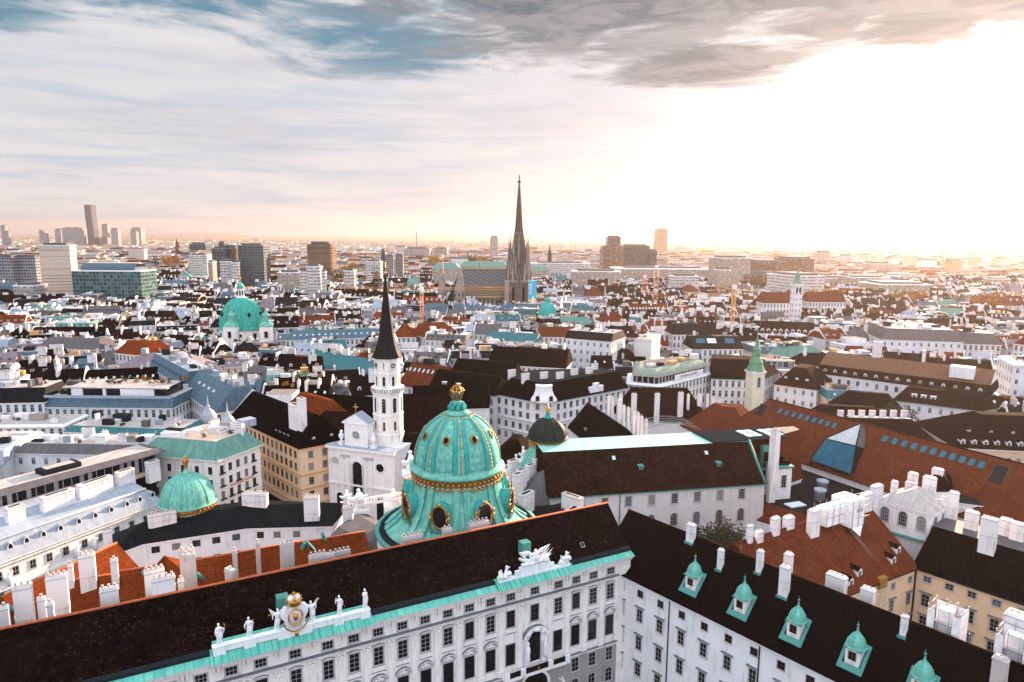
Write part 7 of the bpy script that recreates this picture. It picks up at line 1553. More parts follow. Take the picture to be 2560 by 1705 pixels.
    p, q = pp('c', 1545, 560, 24, 1910, 560); B = mk('studio_roof_house', 'dark roof with two wide studio skylights beyond the vaulted green attic', p, q, 18, 24, 30, (7, .1, 6, .1), wf, 'blackm', None, 'white')
    L = (B.q[1]-B.q[0]).length
    for u in (.2, .42, .78): skyl(B, B.q[0], B.q[1], L*u, .5, 7, 5, 6, 'skyw' if u == .42 else 'skyl', 'lead')
    p, q = pp('c', 1400, 455, 25, 1640, 455); mk('studio_roof_house', 'black roof with three bright skylights near the right lattice crane', p, q, 18, 25, 31, (7, 2, 6, 2), wf, 'blackm', None, 'white')
    p, q = pp('c', 60, 670, 24, 620, 700); B = mk('black_double_roof', 'black roofs divided by a white parapet behind the white corner house', p, q, 20, 24, 31, (9, .1, 8, .1), wf, 'black', None, 'white')
    p, q = pp('r', 30, 440, 24, 550, 460); B = mk('brown_dormer_row', 'long white house with brown roof and line of dormers before the glowing trees', p, q, 16, 24, 31, (7, 4, 7, 4), wf, 'brown')
    for k in range(11): dorm(B, B.q[0], B.q[1], 5+(B.q[1]-B.q[0]).length*.085*k, .12, 7, 2, 1.6, 2, rm='dark', wm='white')
    p, q = pp('r', 560, 450, 24, 820, 460); mk('glass_attic_house', 'pale house with double glazed blue attic storeys at right', p, q, 16, 24, 31, (1, 1, 1, 1), wf, 'glassb', 'palem', 'glassb')
    p, q = pp('r', 1000, 490, 27, 1590, 510); mk('great_grey_palace', 'large grey stone palace with mansard and glass roof lantern at the right', p, q, 40, 27, 33, (4, 3, 4, 3), wf2, 'greym', 'palem', None)
    p, q = pp('r', 1590, 520, 25, 1870, 530); mk('great_grey_palace', 'cream stone corner house with grey mansard beside the long street canyon', p, q, 20, 25, 31, (3, 3, 3, 3), wf, 'greym', None, None)
    p, q = pp('r', 330, 620, 22, 560, 600); mk('green_glass_house', 'white house with green framed glass roof left of the long mansard', p, q, 14, 22, 27, (3, 3, 3, 3), wf, 'greenm', 'greenm', None)
    p, q = pp('r', 1960, 520, 28, 2120, 540); mk('right_edge_house', 'white house with round corner at the right edge of the picture', p, q, 30, 28, 32, (3, 3, 3, 3), wf, 'rust', None, None)
    B = mk('right_edge_house', 'white plastered block with stepped chimneys at the right edge', (200, 268), (216, 262), 20, 33, 34, (1, 1, 1, 1), wf2, 'white', 'palem', None)
mids()

# ---------------------------------------------------------------- towers and skyline
def towers():
    A = MAT
    G = dict(
        dark=winwall('dark_grid_tower', (.10, .13, .13), 2.2, 3.4, .30, .30, (.015, .02, .022), (.08, .1, .1), 0., .1, False),
        sheer=winwall('dark_glass_tower', (.07, .09, .11), 3., 3.6, .42, .36, (.02, .03, .04), (.09, .11, .13), 0., .1, False),
        cream=winwall('cream_panel_tower', (.62, .48, .37), 30., 3.2, .49, .16, (.34, .27, .22), (.6, .5, .42), 0., .1, False),
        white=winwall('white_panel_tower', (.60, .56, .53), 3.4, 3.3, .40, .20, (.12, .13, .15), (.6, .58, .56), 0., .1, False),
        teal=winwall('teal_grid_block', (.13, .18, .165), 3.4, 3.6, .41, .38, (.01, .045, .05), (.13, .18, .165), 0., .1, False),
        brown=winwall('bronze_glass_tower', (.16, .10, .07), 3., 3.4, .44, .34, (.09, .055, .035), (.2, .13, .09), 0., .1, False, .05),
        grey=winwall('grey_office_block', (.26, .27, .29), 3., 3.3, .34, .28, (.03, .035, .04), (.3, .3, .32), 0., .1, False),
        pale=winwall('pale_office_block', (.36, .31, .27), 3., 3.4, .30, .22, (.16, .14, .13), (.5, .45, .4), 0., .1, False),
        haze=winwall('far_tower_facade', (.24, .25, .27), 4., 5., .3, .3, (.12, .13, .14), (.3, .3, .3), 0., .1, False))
    def tw(lab, k, x0, x1, y, D, mat, dep=None, rz=0., extra=None, z0=GZ, nm='tower_block', cat='tower', group=None, par=None):
        X0, Z = Q(k, x0, y, D); X1, _ = Q(k, x1, y, D); w = X1-X0; dep = dep or w*.8; cx, cy = (X0+X1)/2, D+dep/2
        T = par or thing(nm, lab, cat, (cx, cy, z0), group); b = MB(); R = Matrix.Rotation(rz, 2); q = [Vector((cx, cy))+R @ Vector(p) for p in ((-w/2, -dep/2), (w/2, -dep/2), (w/2, dep/2), (-w/2, dep/2))]
        b.prism(q, z0, Z, G[mat], A['palem']); b.build('facade', T); FPS.append(q)
        b = MB(); i = inset(q, (w*.12,)*4); b.prism(i, Z, Z+(2.5 if D < 1500 else 5), A['greym'] if extra != 'w' else A['white']); b.prism(inset(q, (-.4,)*4), Z-.8, Z+.25, A['trimd'] if mat in ('dark', 'grey', 'sheer', 'brown', 'haze') else A['white']); b.build('roof_plant', T); return T, q, Z
    tw('grey office slab at the far left edge of the old town', '1', -70, 105, 600, 760, 'grey', 40); tw('dark grey office slab joined to the cream tower, left', '1', 105, 320, 600, 770, 'grey', 30)
    tw('cream panelled tower with sunlit side, left of the teal grid block', '1', 330, 572, 490, 700, 'cream', 26, .35); tw('low house with roof garden in front of the grey slab', '1', 120, 300, 860, 640, 'pale', 20)
    TB = tw('wide teal grid office block with rounded blue roof', '1', 655, 1290, 722, 660, 'teal', 30)[0]
    X0, Z = Q('1', 740, 700, 664); X1, _ = Q('1', 1240, 700, 664); T = TB; b = MB(); zb = Q('1', 740, 722, 660)[1]
    b.obox((X0, 664, zb), (X1-X0, 0, 0), (0, 24, 0), (0, 0, 3.), A['bluem2']); b.poly([(X0, 664, zb+3), (X1, 664, zb+3), (X1, 668, zb+7), (X0, 668, zb+7)], A['bluem2']); b.poly([(X0, 668, zb+7), (X1, 668, zb+7), (X1, 688, zb+7), (X0, 688, zb+7)], A['palem']); b.build('roof', T)
    T_ = tw('white tower with dark glass crown, left of centre', '1', 1735, 1900, 580, 1000, 'white', 26)[0]; tw('', '1', 1740, 1890, 480, 1001, 'dark', 24, z0=60., par=T_)
    tw('slim blank white slab behind the green dome', '1', 1910, 1952, 645, 830, 'pale', 12); tw('white office block with strip windows behind the green dome', '1', 2000, 2105, 640, 800, 'white', 30, .2); tw('lower white strip-window wing facing the sun behind the green dome', '1', 2100, 2168, 650, 790, 'white', 20, .3)
    tw('dark charcoal grid tower behind the green dome church', '2', -180, 48, 492, 820, 'dark', 32, .1); tw('teal glass tower left of the charcoal tower', '1', 1945, 2075, 520, 900, 'sheer', 20); tw('black topped narrow tower left of the charcoal tower', '1', 2008, 2062, 468, 905, 'sheer', 12); tw('bronze tower slice beside the charcoal tower', '1', 2075, 2172, 505, 910, 'brown', 20)
    # bronze curved tower
    X0, Z = Q('2', 432, 480, 900); X1, _ = Q('2', 672, 480, 900); cx = (X0+X1)/2; r = (X1-X0)/2; T = thing('bronze_tower', 'curved bronze glass tower catching sun, centre left', 'tower', (cx, 915, GZ)); b = MB(); n = 14
    arc = [(cx+r*sin(a), 918-14*cos(a)) for a in [-pi/2*.98+pi*.98*i/n for i in range(n+1)]]; b.prism(arc+[(X1, 935), (X0, 935)], GZ, Z, G['brown'], A['greym']); b.build('facade', T); b = MB(); b.lathe([(r*.72, Z), (r*.72, Z+3.5)], (cx, 922, 0), A['greym'], 20); b.build('roof_plant', T); FPS.append([(X0, 900), (X1, 900), (X1, 935), (X0, 935)])
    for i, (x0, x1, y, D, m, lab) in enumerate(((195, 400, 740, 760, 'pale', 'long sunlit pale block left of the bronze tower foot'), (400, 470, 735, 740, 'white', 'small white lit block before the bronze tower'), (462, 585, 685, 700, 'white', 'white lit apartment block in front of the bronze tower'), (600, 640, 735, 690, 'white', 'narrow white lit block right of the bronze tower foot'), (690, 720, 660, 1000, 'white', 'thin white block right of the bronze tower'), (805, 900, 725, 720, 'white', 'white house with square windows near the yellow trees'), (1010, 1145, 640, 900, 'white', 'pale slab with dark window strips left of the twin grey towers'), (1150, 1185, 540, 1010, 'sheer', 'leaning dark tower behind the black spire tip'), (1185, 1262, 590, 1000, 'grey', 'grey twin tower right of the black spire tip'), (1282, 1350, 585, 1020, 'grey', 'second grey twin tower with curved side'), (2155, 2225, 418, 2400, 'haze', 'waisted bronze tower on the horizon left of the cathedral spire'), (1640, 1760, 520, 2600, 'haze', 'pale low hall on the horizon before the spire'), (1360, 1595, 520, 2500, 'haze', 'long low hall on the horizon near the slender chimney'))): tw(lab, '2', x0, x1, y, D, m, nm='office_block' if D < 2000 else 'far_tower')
    T_ = tw('stepped brown tower block right of the cathedral', '3', 836, 1002, 508, 1300, 'brown', 40)[0]; tw('', '3', 885, 1002, 412, 1301, 'brown', 30, par=T_); tw('', '3', 836, 1030, 600, 1280, 'brown', 18, par=T_)
    T_ = tw('dark angular glass block with blue annex right of the stepped tower', '3', 1035, 1268, 494, 1320, 'sheer', 60)[0]; tw('', '3', 1255, 1322, 538, 1310, 'sheer', 40, .15, par=T_)
    tw('single hazy octagonal tower above the horizon, right of centre', '3', 1352, 1432, 342, 3400, 'brown', 110, nm='far_tower'); tw('pair of pale silo-like blocks right of the cathedral, left one', '3', 418, 470, 570, 1400, 'white', 30); tw('pair of pale silo-like blocks right of the cathedral, right one', '3', 512, 560, 570, 1400, 'white', 30)
    tw('very long low station hall below the angular glass block', '3', 950, 1885, 705, 1000, 'pale', 60); T_ = tw('hotel slab with vertical fins right of the station hall', '3', 1895, 2190, 605, 900, 'pale', 36, .15)[0]; tw('', '3', 1900, 2020, 715, 850, 'pale', 20, par=T_); T_ = tw('broad brown office block in the warm haze', '3', 2140, 2520, 755, 900, 'brown', 60)[0]; tw('', '3', 2275, 2500, 645, 960, 'brown', 50, par=T_)
    tw('white school-like block before the station hall', '3', 1480, 1718, 775, 760, 'white', 20); tw('low ribbed hall with blue top right of the cathedral', '3', 560, 1005, 730, 900, 'pale', 30); tw('long white building with blue windows below the silo blocks', '3', 175, 720, 655, 1150, 'white', 30)
    tw('brown banded office tower in the orange haze', '4', 170, 430, 612, 1050, 'brown', 50); tw('ornate white block beside the slim white church tower', '4', 180, 500, 770, 720, 'white', 50, .2); tw('hazy square tower block in the orange haze', '4', 470, 585, 555, 2000, 'haze', nm='far_tower')
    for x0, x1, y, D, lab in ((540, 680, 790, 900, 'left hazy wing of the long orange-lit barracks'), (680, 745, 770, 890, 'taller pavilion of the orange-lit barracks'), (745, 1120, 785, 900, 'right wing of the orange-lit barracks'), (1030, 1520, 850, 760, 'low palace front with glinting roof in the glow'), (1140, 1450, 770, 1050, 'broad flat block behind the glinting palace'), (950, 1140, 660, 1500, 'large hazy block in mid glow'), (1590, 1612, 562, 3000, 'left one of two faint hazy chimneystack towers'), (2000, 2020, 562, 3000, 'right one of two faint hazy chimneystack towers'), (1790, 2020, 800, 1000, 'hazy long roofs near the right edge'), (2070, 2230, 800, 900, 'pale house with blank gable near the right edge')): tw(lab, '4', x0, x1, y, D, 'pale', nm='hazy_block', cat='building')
    # skyline of far towers
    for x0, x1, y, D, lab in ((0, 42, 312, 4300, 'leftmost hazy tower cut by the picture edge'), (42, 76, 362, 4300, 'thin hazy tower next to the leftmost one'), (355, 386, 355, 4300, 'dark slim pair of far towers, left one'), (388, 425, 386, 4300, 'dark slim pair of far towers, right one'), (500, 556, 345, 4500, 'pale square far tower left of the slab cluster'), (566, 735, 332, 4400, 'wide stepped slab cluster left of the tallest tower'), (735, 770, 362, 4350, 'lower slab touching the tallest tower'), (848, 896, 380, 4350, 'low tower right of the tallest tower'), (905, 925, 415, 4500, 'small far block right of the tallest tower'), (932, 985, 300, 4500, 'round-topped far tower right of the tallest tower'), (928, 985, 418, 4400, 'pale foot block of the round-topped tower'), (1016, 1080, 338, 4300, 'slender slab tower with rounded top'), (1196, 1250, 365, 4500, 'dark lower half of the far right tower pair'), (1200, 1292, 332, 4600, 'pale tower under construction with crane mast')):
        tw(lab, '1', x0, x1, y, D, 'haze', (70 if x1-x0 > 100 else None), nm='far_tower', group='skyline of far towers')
    X, Z = Q('1', 808, 118, 4300); T = thing('tallest_tower', 'tallest dark folded glass tower on the left horizon', 'tower', (X, 4300, GZ)); b = MB(); K = 4300/F/3.68; n = 12; pts = []
    for j in range(n+1):
        f = j/n; z = GZ+(Z-GZ)*f; xo = (sin(f*5.6)*3.2-5*f+2)*K; hw = 31*K; pts.append([(X+xo-hw, 4300, z), (X+xo+hw*.94, 4300, z), (X+xo+hw, 4300+50, z), (X+xo-hw, 4350, z)])
    for c0, c1 in zip(pts, pts[1:]):
        for i in range(4): b.poly([c0[i], c0[(i+1) % 4], c1[(i+1) % 4], c1[i]], G['sheer'])
    b.poly(pts[-1], A['lead']); b.build('facade', T); b = MB(); b.tube([(X-8*K, 4310, Z), (X-8*K, 4310, Z+45*K)], 1.2, A['steel'], 4); b.build('mast', T)
    # chimneys, spires
    for lab, k, x, w, y, D, m in (('slender tapering chimney on the horizon between spires', '2', 1475, 11, 368, 2600, 'brown'), ('hazy power station chimney at right', '3', 2286, 10, 360, 4200, 'brown'), ('faint lattice mast at right on the horizon', '3', 2188, 6, 430, 4200, 'brown'), ('small mast on the horizon above the angular glass block', '3', 1100, 8, 422, 3000, 'brown')):
        X, Z = Q(k, x, y, D); r = w/2*D/F/3.68; T = thing('far_chimney', lab, 'chimney', (X, D, GZ)); b = MB(); b.lathe([(r*1.2, GZ), (r*.8, Z*.97), (r*1.15, Z*.975), (r*1.1, Z)], (X, D, 0), A['trim'], 8); b.build('shaft', T)
    for lab, k, x, hw, yt, yb, D, m in (('red brick church with pyramid spire on the far left plain', '1', 1624, 18, 425, 500, 2500, 'rust'), ('dark pointed church spire right of the cathedral', '3', 348, 17, 465, 630, 1500, 'lead'), ('tiny dark spire at far left above the blue roof', '1', 1268, 9, 615, 700, 800, 'lead'), ('needle spire just right of the cathedral tower', '3', 238, 5, 580, 660, 1300, 'lead'), ('small green cathedral-side roof lantern', '2', 2058, 8, 595, 700, 900, 'cop')):
        X, Z = Q(k, x, yt, D); zb = Q(k, x, yb, D)[1]; r = hw*D/F/3.68; T = thing('far_spire', lab, 'spire', (X, D, GZ)); b = MB(); b.lathe([(r, GZ), (r, zb+(Z-zb)*.35), (r*1.1, zb+(Z-zb)*.37), (r*.45, zb+(Z-zb)*.6), (.1, Z)], (X, D, 0), A[m], 6, False); b.build('spire', T)
    # slim white church tower at right
    X, Z = Q('4', 268, 850, 520); zt = Q('4', 278, 640, 520)[1]; K = 520/F/3.68; r = 38*K; T = thing('slim_church_tower', 'slim white church tower with green cap and thin spire in the orange glow', 'tower', (X, 520, GZ)); b = MB(); b.box((X, 520, GZ), (2*r, 2*r, Z-GZ), A['wf2'], .15); b.box((X, 520, Z-.5), (2*r+1.2, 2*r+1.2, 1.), A['white'], .15); b.build('shaft', T)
    b = MB(); b.lathe([(r*1.3, Z+.5), (r*.8, Z+2.5), (r*.55, Z+4.5), (r*.6, Z+7), (r*.2, Z+9.5), (.08, zt)], (X, 520, 0), A['greenm'], 8, False); b.build('helm', T)
    b = MB(); [b.box((X+u, 520-r-.1, Z-6), (1.4, .8, 3.6), A['hole'], .15) for u in (-1.2, 1.4)]; b.build('belfry_window', T); FPS.append([(X-5, 515), (X+5, 515), (X+5, 525), (X-5, 525)])
    for lab, k, x0, x1, y, D in (('orange roofed hall left of the slim white church tower', '4', -40, 230, 1010, 530), ('dark red roof right of the slim white church tower', '4', 380, 720, 1000, 560)):
        X0, Z = Q(k, x0, y, D); X1, _ = Q(k, x1, y, D); bldg('glow_roof_house', lab, 'house', [(X0, D), (X1, D), (X1, D+16), (X0, D+16)], Z-1, Z+7, A['wf'], 'rust', (8, .1, 8, .1), None, 'white', .4, None)
    # green palace roofs behind the cathedral
    for lab, x0, x1, y, D in (('long green copper roofs left behind the cathedral', 1620, 1870, 705, 900), ('long green copper roofs right behind the cathedral', 1870, 2320, 690, 950), ('green roofed block right of the cathedral tower', 2530, 2700, 725, 1000)):
        X0, Z = Q('2', x0, y, D); X1, _ = Q('2', x1, y, D); bldg('green_roof_palace', lab, 'palace', [(X0, D), (X1, D), (X1, D+30), (X0, D+30)], Z, Z+7.5, G['pale'], 'greenm', (9, 6, 9, 6), None, None, .5, None)
    # cranes
    for lab, k, x, yt, yb, D, jl, jr, m in (('orange tower crane with long jib crossing before the cathedral', '2', 1522, 905, 1175, 470, -62, 62, 'crane'), ('orange tower crane behind the cathedral roof', '2', 1716, 600, 760, 760, -12, 28, 'crane'), ('orange luffing crane mast right of the cathedral', '3', 1330, 700, 890, 620, 0, 5, 'crane'), ('tall lattice crane standing among the right-hand roofs', '3', 2045, 895, 1270, 400, -2, 3, 'crane'), ('small crane mast left of the orange luffing crane', '3', 1222, 790, 870, 650, -6, 4, 'red')):
        X, Z = Q(k, x, yt, D); zb = 8.; T = thing('tower_crane', lab, 'crane', (X, D, zb)); b = MB(); w = .9 if 'luffing' not in lab else 1.8; m = A[m]
        for sx in (-w, w):
            for sy in (-w, w): b.tube([(X+sx, D+sy, zb), (X+sx, D+sy, Z)], .16, m, 4)
        k_ = 0; z = zb
        while z < Z-2: s_ = 1 if k_ % 2 else -1; b.tube([(X-w*s_, D-w, z), (X+w*s_, D-w, z+2)], .12, m, 4); b.tube([(X-w*s_, D+w, z), (X+w*s_, D+w, z+2)], .12, m, 4); z += 2; k_ += 1
        b.build('mast', T); b = MB(); b.box((X, D, Z), (2.4, 2.4, 2.6), A['white']); b.build('cab', T)
        b = MB(); x0, x1 = X+jl, X+jr; n = max(2, int((x1-x0)/2.5))
        for i in range(n):
            xa, xb = x0+(x1-x0)*i/n, x0+(x1-x0)*(i+1)/n; b.tube([(xa, D, Z+.8), (xb, D, Z+.8)], .18, m, 4); b.tube([(xa, D, Z+2.2), (xb, D, Z+2.2)], .14, m, 4); b.tube([(xa, D, Z+.8), ((xa+xb)/2, D, Z+2.2), (xb, D, Z+.8)], .1, m, 4)
        b.tube([(X, D, Z), (X, D, Z+5.5), (x0, D, Z+2)], .12, m, 4); b.tube([(X, D, Z+5.5), (x1, D, Z+2)], .12, m, 4)
        b.build('jib', T)
towers()

# ================================================================ the old town: houses on street blocks
import numpy as np
def city():
    A = MAT; R = random.Random(11); RES = 2.; X0, Y0, X1, Y1 = -1500., 90., 1500., 2300.
    occ = np.zeros((int((Y1-Y0)/RES), int((X1-X0)/RES)), bool)
    def cells(q):
        xs = [p[0] for p in q]; ys = [p[1] for p in q]; i0, i1 = int((min(xs)-X0)/RES), int((max(xs)-X0)/RES)+1; j0, j1 = int((min(ys)-Y0)/RES), int((max(ys)-Y0)/RES)+1
        i0, j0 = max(i0, 0), max(j0, 0); i1, j1 = min(i1, occ.shape[1]), min(j1, occ.shape[0])
        if i1 <= i0 or j1 <= j0: return None
        gx, gy = np.meshgrid(X0+RES*(np.arange(i0, i1)+.5), Y0+RES*(np.arange(j0, j1)+.5)); m = np.ones(gx.shape, bool); n = len(q)
        for k in range(n): a, b = q[k], q[(k+1) % n]; m &= ((b[0]-a[0])*(gy-a[1])-(b[1]-a[1])*(gx-a[0])) >= -RES*.4
        return (slice(j0, j1), slice(i0, i1)), m
    def ccw(q):
        q = [tuple(p[:2]) for p in q]; s = sum(q[i][0]*q[(i+1) % len(q)][1]-q[(i+1) % len(q)][0]*q[i][1] for i in range(len(q))); return q if s > 0 else q[::-1]
    for q in FPS:
        c = cells(ccw(q))
        if c: occ[c[0]] |= c[1]
    # keep the near palace zone and the square by the church free of filler
    for q in ([(-110, 90), (160, 90), (140, 235), (60, 262), (-40, 262), (-88, 190), (-100, 165)], [(-100, 165), (-56, 178), (-92, 225), (-112, 225)], [(70, 225), (135, 225), (132, 262), (112, 272), (78, 277)]):
        c = cells(ccw(q)); occ[c[0]] |= c[1]
    W = [winwall('town_facade_white', (.66, .65, .67), 3., 3.7, .15, .24, (.04, .045, .05), (.68, .66, .66), .3, .3), winwall('town_facade_grey', (.44, .44, .48), 3.2, 3.6, .16, .25, (.03, .035, .04), (.5, .5, .52), .3, .4),
         winwall('town_facade_cream', (.68, .58, .46), 3., 3.8, .15, .25, (.035, .03, .03), (.6, .52, .42), .4, .3), winwall('town_facade_rose', (.66, .50, .43), 3.1, 3.6, .15, .24, (.035, .03, .03), (.6, .5, .45), .4, .3), winwall('town_facade_ochre', (.56, .38, .22), 3., 3.7, .15, .24, (.03, .025, .025), (.55, .42, .3), .4, .3),
         winwall('modern_glass_storey', (.40, .42, .43), 2.4, 3.2, .40, .36, (.02, .04, .05), (.4, .42, .43), 0., .2, False)]
    wn = ['white', 'grey-white', 'cream', 'rose', 'ochre']
    RT = [('brown', 'brown tile'), ('dark', 'maroon tile'), ('black', 'black tile'), ('orange', 'orange tile'), ('rust', 'rust tile'), ('bluem2', 'blue-grey metal'), ('greym', 'grey metal'), ('tealm', 'teal metal'), ('greenm', 'green copper'), ('bluem', 'pale-blue metal'), ('blackm', 'black metal'), ('palem', 'pale flat'), ('pinkm', 'mauve metal')]
    wl_ = [9, 8, 10, 1, 2, 12, 11, 4, 2, 7, 11, 10, 3]; wr_ = [15, 13, 9, 8, 10, 4, 9, 1, 2, 4, 6, 10, 3]
    A['rf'] = plain('flat_roof_gravel', (.20, .185, .18), .95, nz=.3); A['rf2'] = plain('white_roof_membrane', (.46, .46, .48), .8, nz=.15); clut = [A['white'], A['white2'], A['rf'], A['greym'], A['bluem'], A['lead'], A['ochre'], A['stonew'], A['steel']]
    H_ = []
    def zone(cx, cy, rad, ang, bw, bd, st, lo, hi):
        c, s = cos(ang), sin(ang); n = int(rad/ (bw+st))+1; m = int(rad/(bd+st))+1
        for i in range(-n, n+1):
            for j in range(-m, m+1):
                jit = R.uniform(-2, 2)
                ox, oy = i*(bw+st)+(bw*.4 if j % 2 else 0)+jit, j*(bd+st); hB = R.uniform(17.5, 23)
                if ox*ox+oy*oy > rad*rad: continue
                rows = [(oy, bd*.5-R.uniform(1.5, 4)), (oy+bd*.5+R.uniform(1.5, 3), bd*.5-R.uniform(1.5, 4))]
                for ry, dep in rows:
                    x = ox
                    while x < ox+bw-8:
                        w = min(R.uniform(12, 27), ox+bw-x)
                        lx, ly = x+w/2, ry+dep/2; X, Y = cx+c*lx-s*ly, cy+s*lx+c*ly
                        if lo <= Y < hi and abs(X)-w < Y*.80+18: H_.append((X, Y, ang, w-.05, dep, hB+R.uniform(-2.2, 2.6)))
                        x += w
    for a in ((-210, 330, 190, .32, 58, 34, 8), (30, 380, 170, -.12, 62, 32, 9), (250, 360, 190, -.45, 64, 36, 9), (-60, 290, 90, .1, 50, 30, 7), (-120, 230, 90, .03, 60, 34, 8), (170, 230, 90, -.3, 50, 30, 8), (-420, 560, 300, .15, 66, 38, 10), (-120, 560, 240, -.2, 60, 36, 9), (150, 560, 240, .2, 64, 38, 10), (430, 560, 300, -.35, 68, 38, 10),
              (-650, 900, 420, .3, 80, 46, 14), (-200, 900, 360, -.05, 76, 44, 13), (240, 900, 380, .25, 76, 44, 13), (680, 900, 420, -.2, 80, 46, 14)): zone(*a, 120, 1050)
    H_.sort(key=lambda h: h[1]); keep = []
    for h in H_:
        X, Y, a, w, d, hh = h; c, s = cos(a), sin(a); q = [(X+c*lx-s*ly, Y+s*lx+c*ly) for lx, ly in ((-w/2, -d/2), (w/2, -d/2), (w/2, d/2), (-w/2, d/2))]; cc = cells(q)
        if cc is None: continue
        tot = cc[1].sum()
        if tot == 0 or (occ[cc[0]] & cc[1]).sum() > .10*tot: continue
        if Y > 650 and R.random() < .06: continue
        occ[cc[0]] |= cc[1]; keep.append((X, Y, a, w, d, hh, q))
    def build(h, sink, full):
        X, Y, a, w, d, hh, q = h; wts = wr_ if X/Y > .12 else wl_
        if X/Y > .12: wi = R.choices(range(5), (9, 5, 6, 4, 3))[0]
        else: wi = R.choices(range(5), (13, 8, 3, 2, 1))[0]
        rk, rname = R.choices(RT, wts)[0]; metal = rk in ('bluem2', 'greym', 'tealm', 'greenm', 'bluem', 'blackm', 'pinkm'); kind = 'flat' if rk == 'palem' else R.choices(['gable', 'mans', 'hip'], (2, 6, 1) if metal else (6, 2, 2))[0]
        zE = hh; wm, rm = W[wi], A[rk]; fw = A['white' if wi == 0 else 'white2' if wi in (1, 2) else 'peach' if R.random() < .3 else 'white2']; g = {}
        def S(n):
            if sink is not None: return sink
            if n not in g: g[n] = MB()
            return g[n]
        b = S('wall')
        for i in range(4): p0, p1 = q[i], q[(i+1) % 4]; b.poly([(*p0, GZ), (*p1, GZ), (*p1, zE), (*p0, zE)], wm if i in (0, 2) else fw)
        c_, s_ = cos(a), sin(a); L = lambda lx, ly, z: (X+c_*lx-s_*ly, Y+s_*lx+c_*ly, z)
        desc = []; b = S('roof')
        if kind == 'gable': rise = d*R.uniform(.33, .48); ds = (d/2-.05, .1, d/2-.05, .1); zR = zE+rise; roofmesh(b, q, zE, zR, ds, rm, None, fw, .35, A['stonew'] if full else None); desc.append('gabled')
        elif kind == 'hip': zR = zE+d*.4; ds = (d/2-.05, min(w, d)*.4, d/2-.05, min(w, d)*.4); roofmesh(b, q, zE, zR, ds, rm, None, None, .35, A['stonew'] if full else None); desc.append('hipped')
        elif kind == 'mans': i_ = R.uniform(1.4, 3.2); zR = zE+R.uniform(2.8, 4.2); ds = (i_, .1, i_, .1); tp = R.choice([rm, A['rf'], A['rf2'], A['bluem'], A['palem']]); roofmesh(b, q, zE, zR, ds, rm, tp, fw, .35, A['stonew'] if full else None); desc.append('mansard')
        else:
            zR = zE+.6; ds = (.4,)*4; roofmesh(b, q, zE, zR, ds, A['white'], R.choice([A['rf'], A['rf2']]), None, .2, None); desc.append('flat-roofed')
            pw, pd = w*R.uniform(.4, .75), d*R.uniform(.4, .6); px_, py_ = R.uniform(-1, 1)*(w-pw)*.35, R.uniform(-1, 1)*(d-pd)*.3; b2 = S('penthouse'); pq = [L(px_+sx*pw/2, py_+sy*pd/2, 0)[:2] for sx, sy in ((-1, -1), (1, -1), (1, 1), (-1, 1))]; b2.prism(pq, zR, zR+3., W[5] if R.random() < .5 else A['white'], R.choice([A['rf'], A['rf2']]))
        run = ds[0]
        if R.random() < (.65 if kind != 'flat' else .2):          # fire wall slab
            sx = R.choice((-1, 1)); hz = .7; b2 = S('fire_wall'); x0_, x1_ = (w/2-.35, w/2+.0) if sx > 0 else (-w/2, -w/2+.35)
            prof = [(-d/2, zE-.5), (d/2, zE-.5), (d/2, zE+hz), (d/2-run*.9, zR+hz), (-d/2+run*.9, zR+hz), (-d/2, zE+hz)]
            f = [L(x1_+.03, y, z) for y, z in prof]; k = [L(x0_-.03, y, z) for y, z in prof]; b2.poly(f, fw); b2.poly(k[::-1], fw)
            for i in range(6): b2.poly([k[i], k[(i+1) % 6], f[(i+1) % 6], f[i]], fw)
            desc.append('fire wall')
        n = R.randint(2, 4) if full else R.randint(1, 3)         # chimneys
        for _ in range(n):
            cx = R.uniform(-.42, .42)*w; cy = R.uniform(-.2, .2)*d; L_ = R.uniform(1.6, 4.5); z = zR-1.5 if kind in ('gable', 'hip') else zR; al = R.random() < .6; top = zR+R.uniform(.9, 2.4); dk2 = R.random() < .15
            if sink is not None: sink.box(L(cx, cy, z), (L_ if not al else .9, .9 if not al else L_, top-z), A['chimd' if dk2 else 'chim'], a)
            else: g.setdefault('_c', []).append((L(cx, cy, z), top-z, L_, a+(pi/2 if al else 0), R.choice(['pot', 'box', 'pot']), dk2))
        slope = atan2(zR-zE, run)
        if kind in ('gable', 'mans', 'hip') and R.random() < .8:
            k = max(1, int(w/R.uniform(2.6, 5))); dm = R.random() < .5; mt = R.choice(['skyl', 'skyw', 'glassd', 'skyw'])
            for sd_ in (0, 1):
                if sd_ and not full: continue
                f = R.uniform(.3, .6) if kind != 'mans' else .5
                for i in range(k):
                    lx = -w/2+w*(i+.5)/k; ly = (-d/2+run*f)*(1 if not sd_ else -1); p = L(lx, ly, zE+(zR-zE)*f)
                    if sd_: continue
                    if sink is not None:
                        if dm: sink.box((p[0], p[1], p[2]-.6), (1.2, 1.6, 1.7), A['white'] if not metal else rm, a); 
                        else: sink.box((p[0], p[1], p[2]-.25), (1., 1.1, .6), A[mt], a)
                    elif dm: g.setdefault('_d', []).append((L(lx, -d/2+run*f*.75, zE+(zR-zE)*f*.75), a, dorm_mesh(1.3, 1.3, 1.6, rk if rk in A else 'lead', 'white' if not metal else rk, R.choice(['gable', 'shed', 'round']) if i == 0 else 'shed')))
                    else: g.setdefault('_s', []).append((p, a, skyl_mesh(1., 1.5, round(slope, 1), mt, 'lead')))
            desc.append('dormers' if dm else 'skylights')
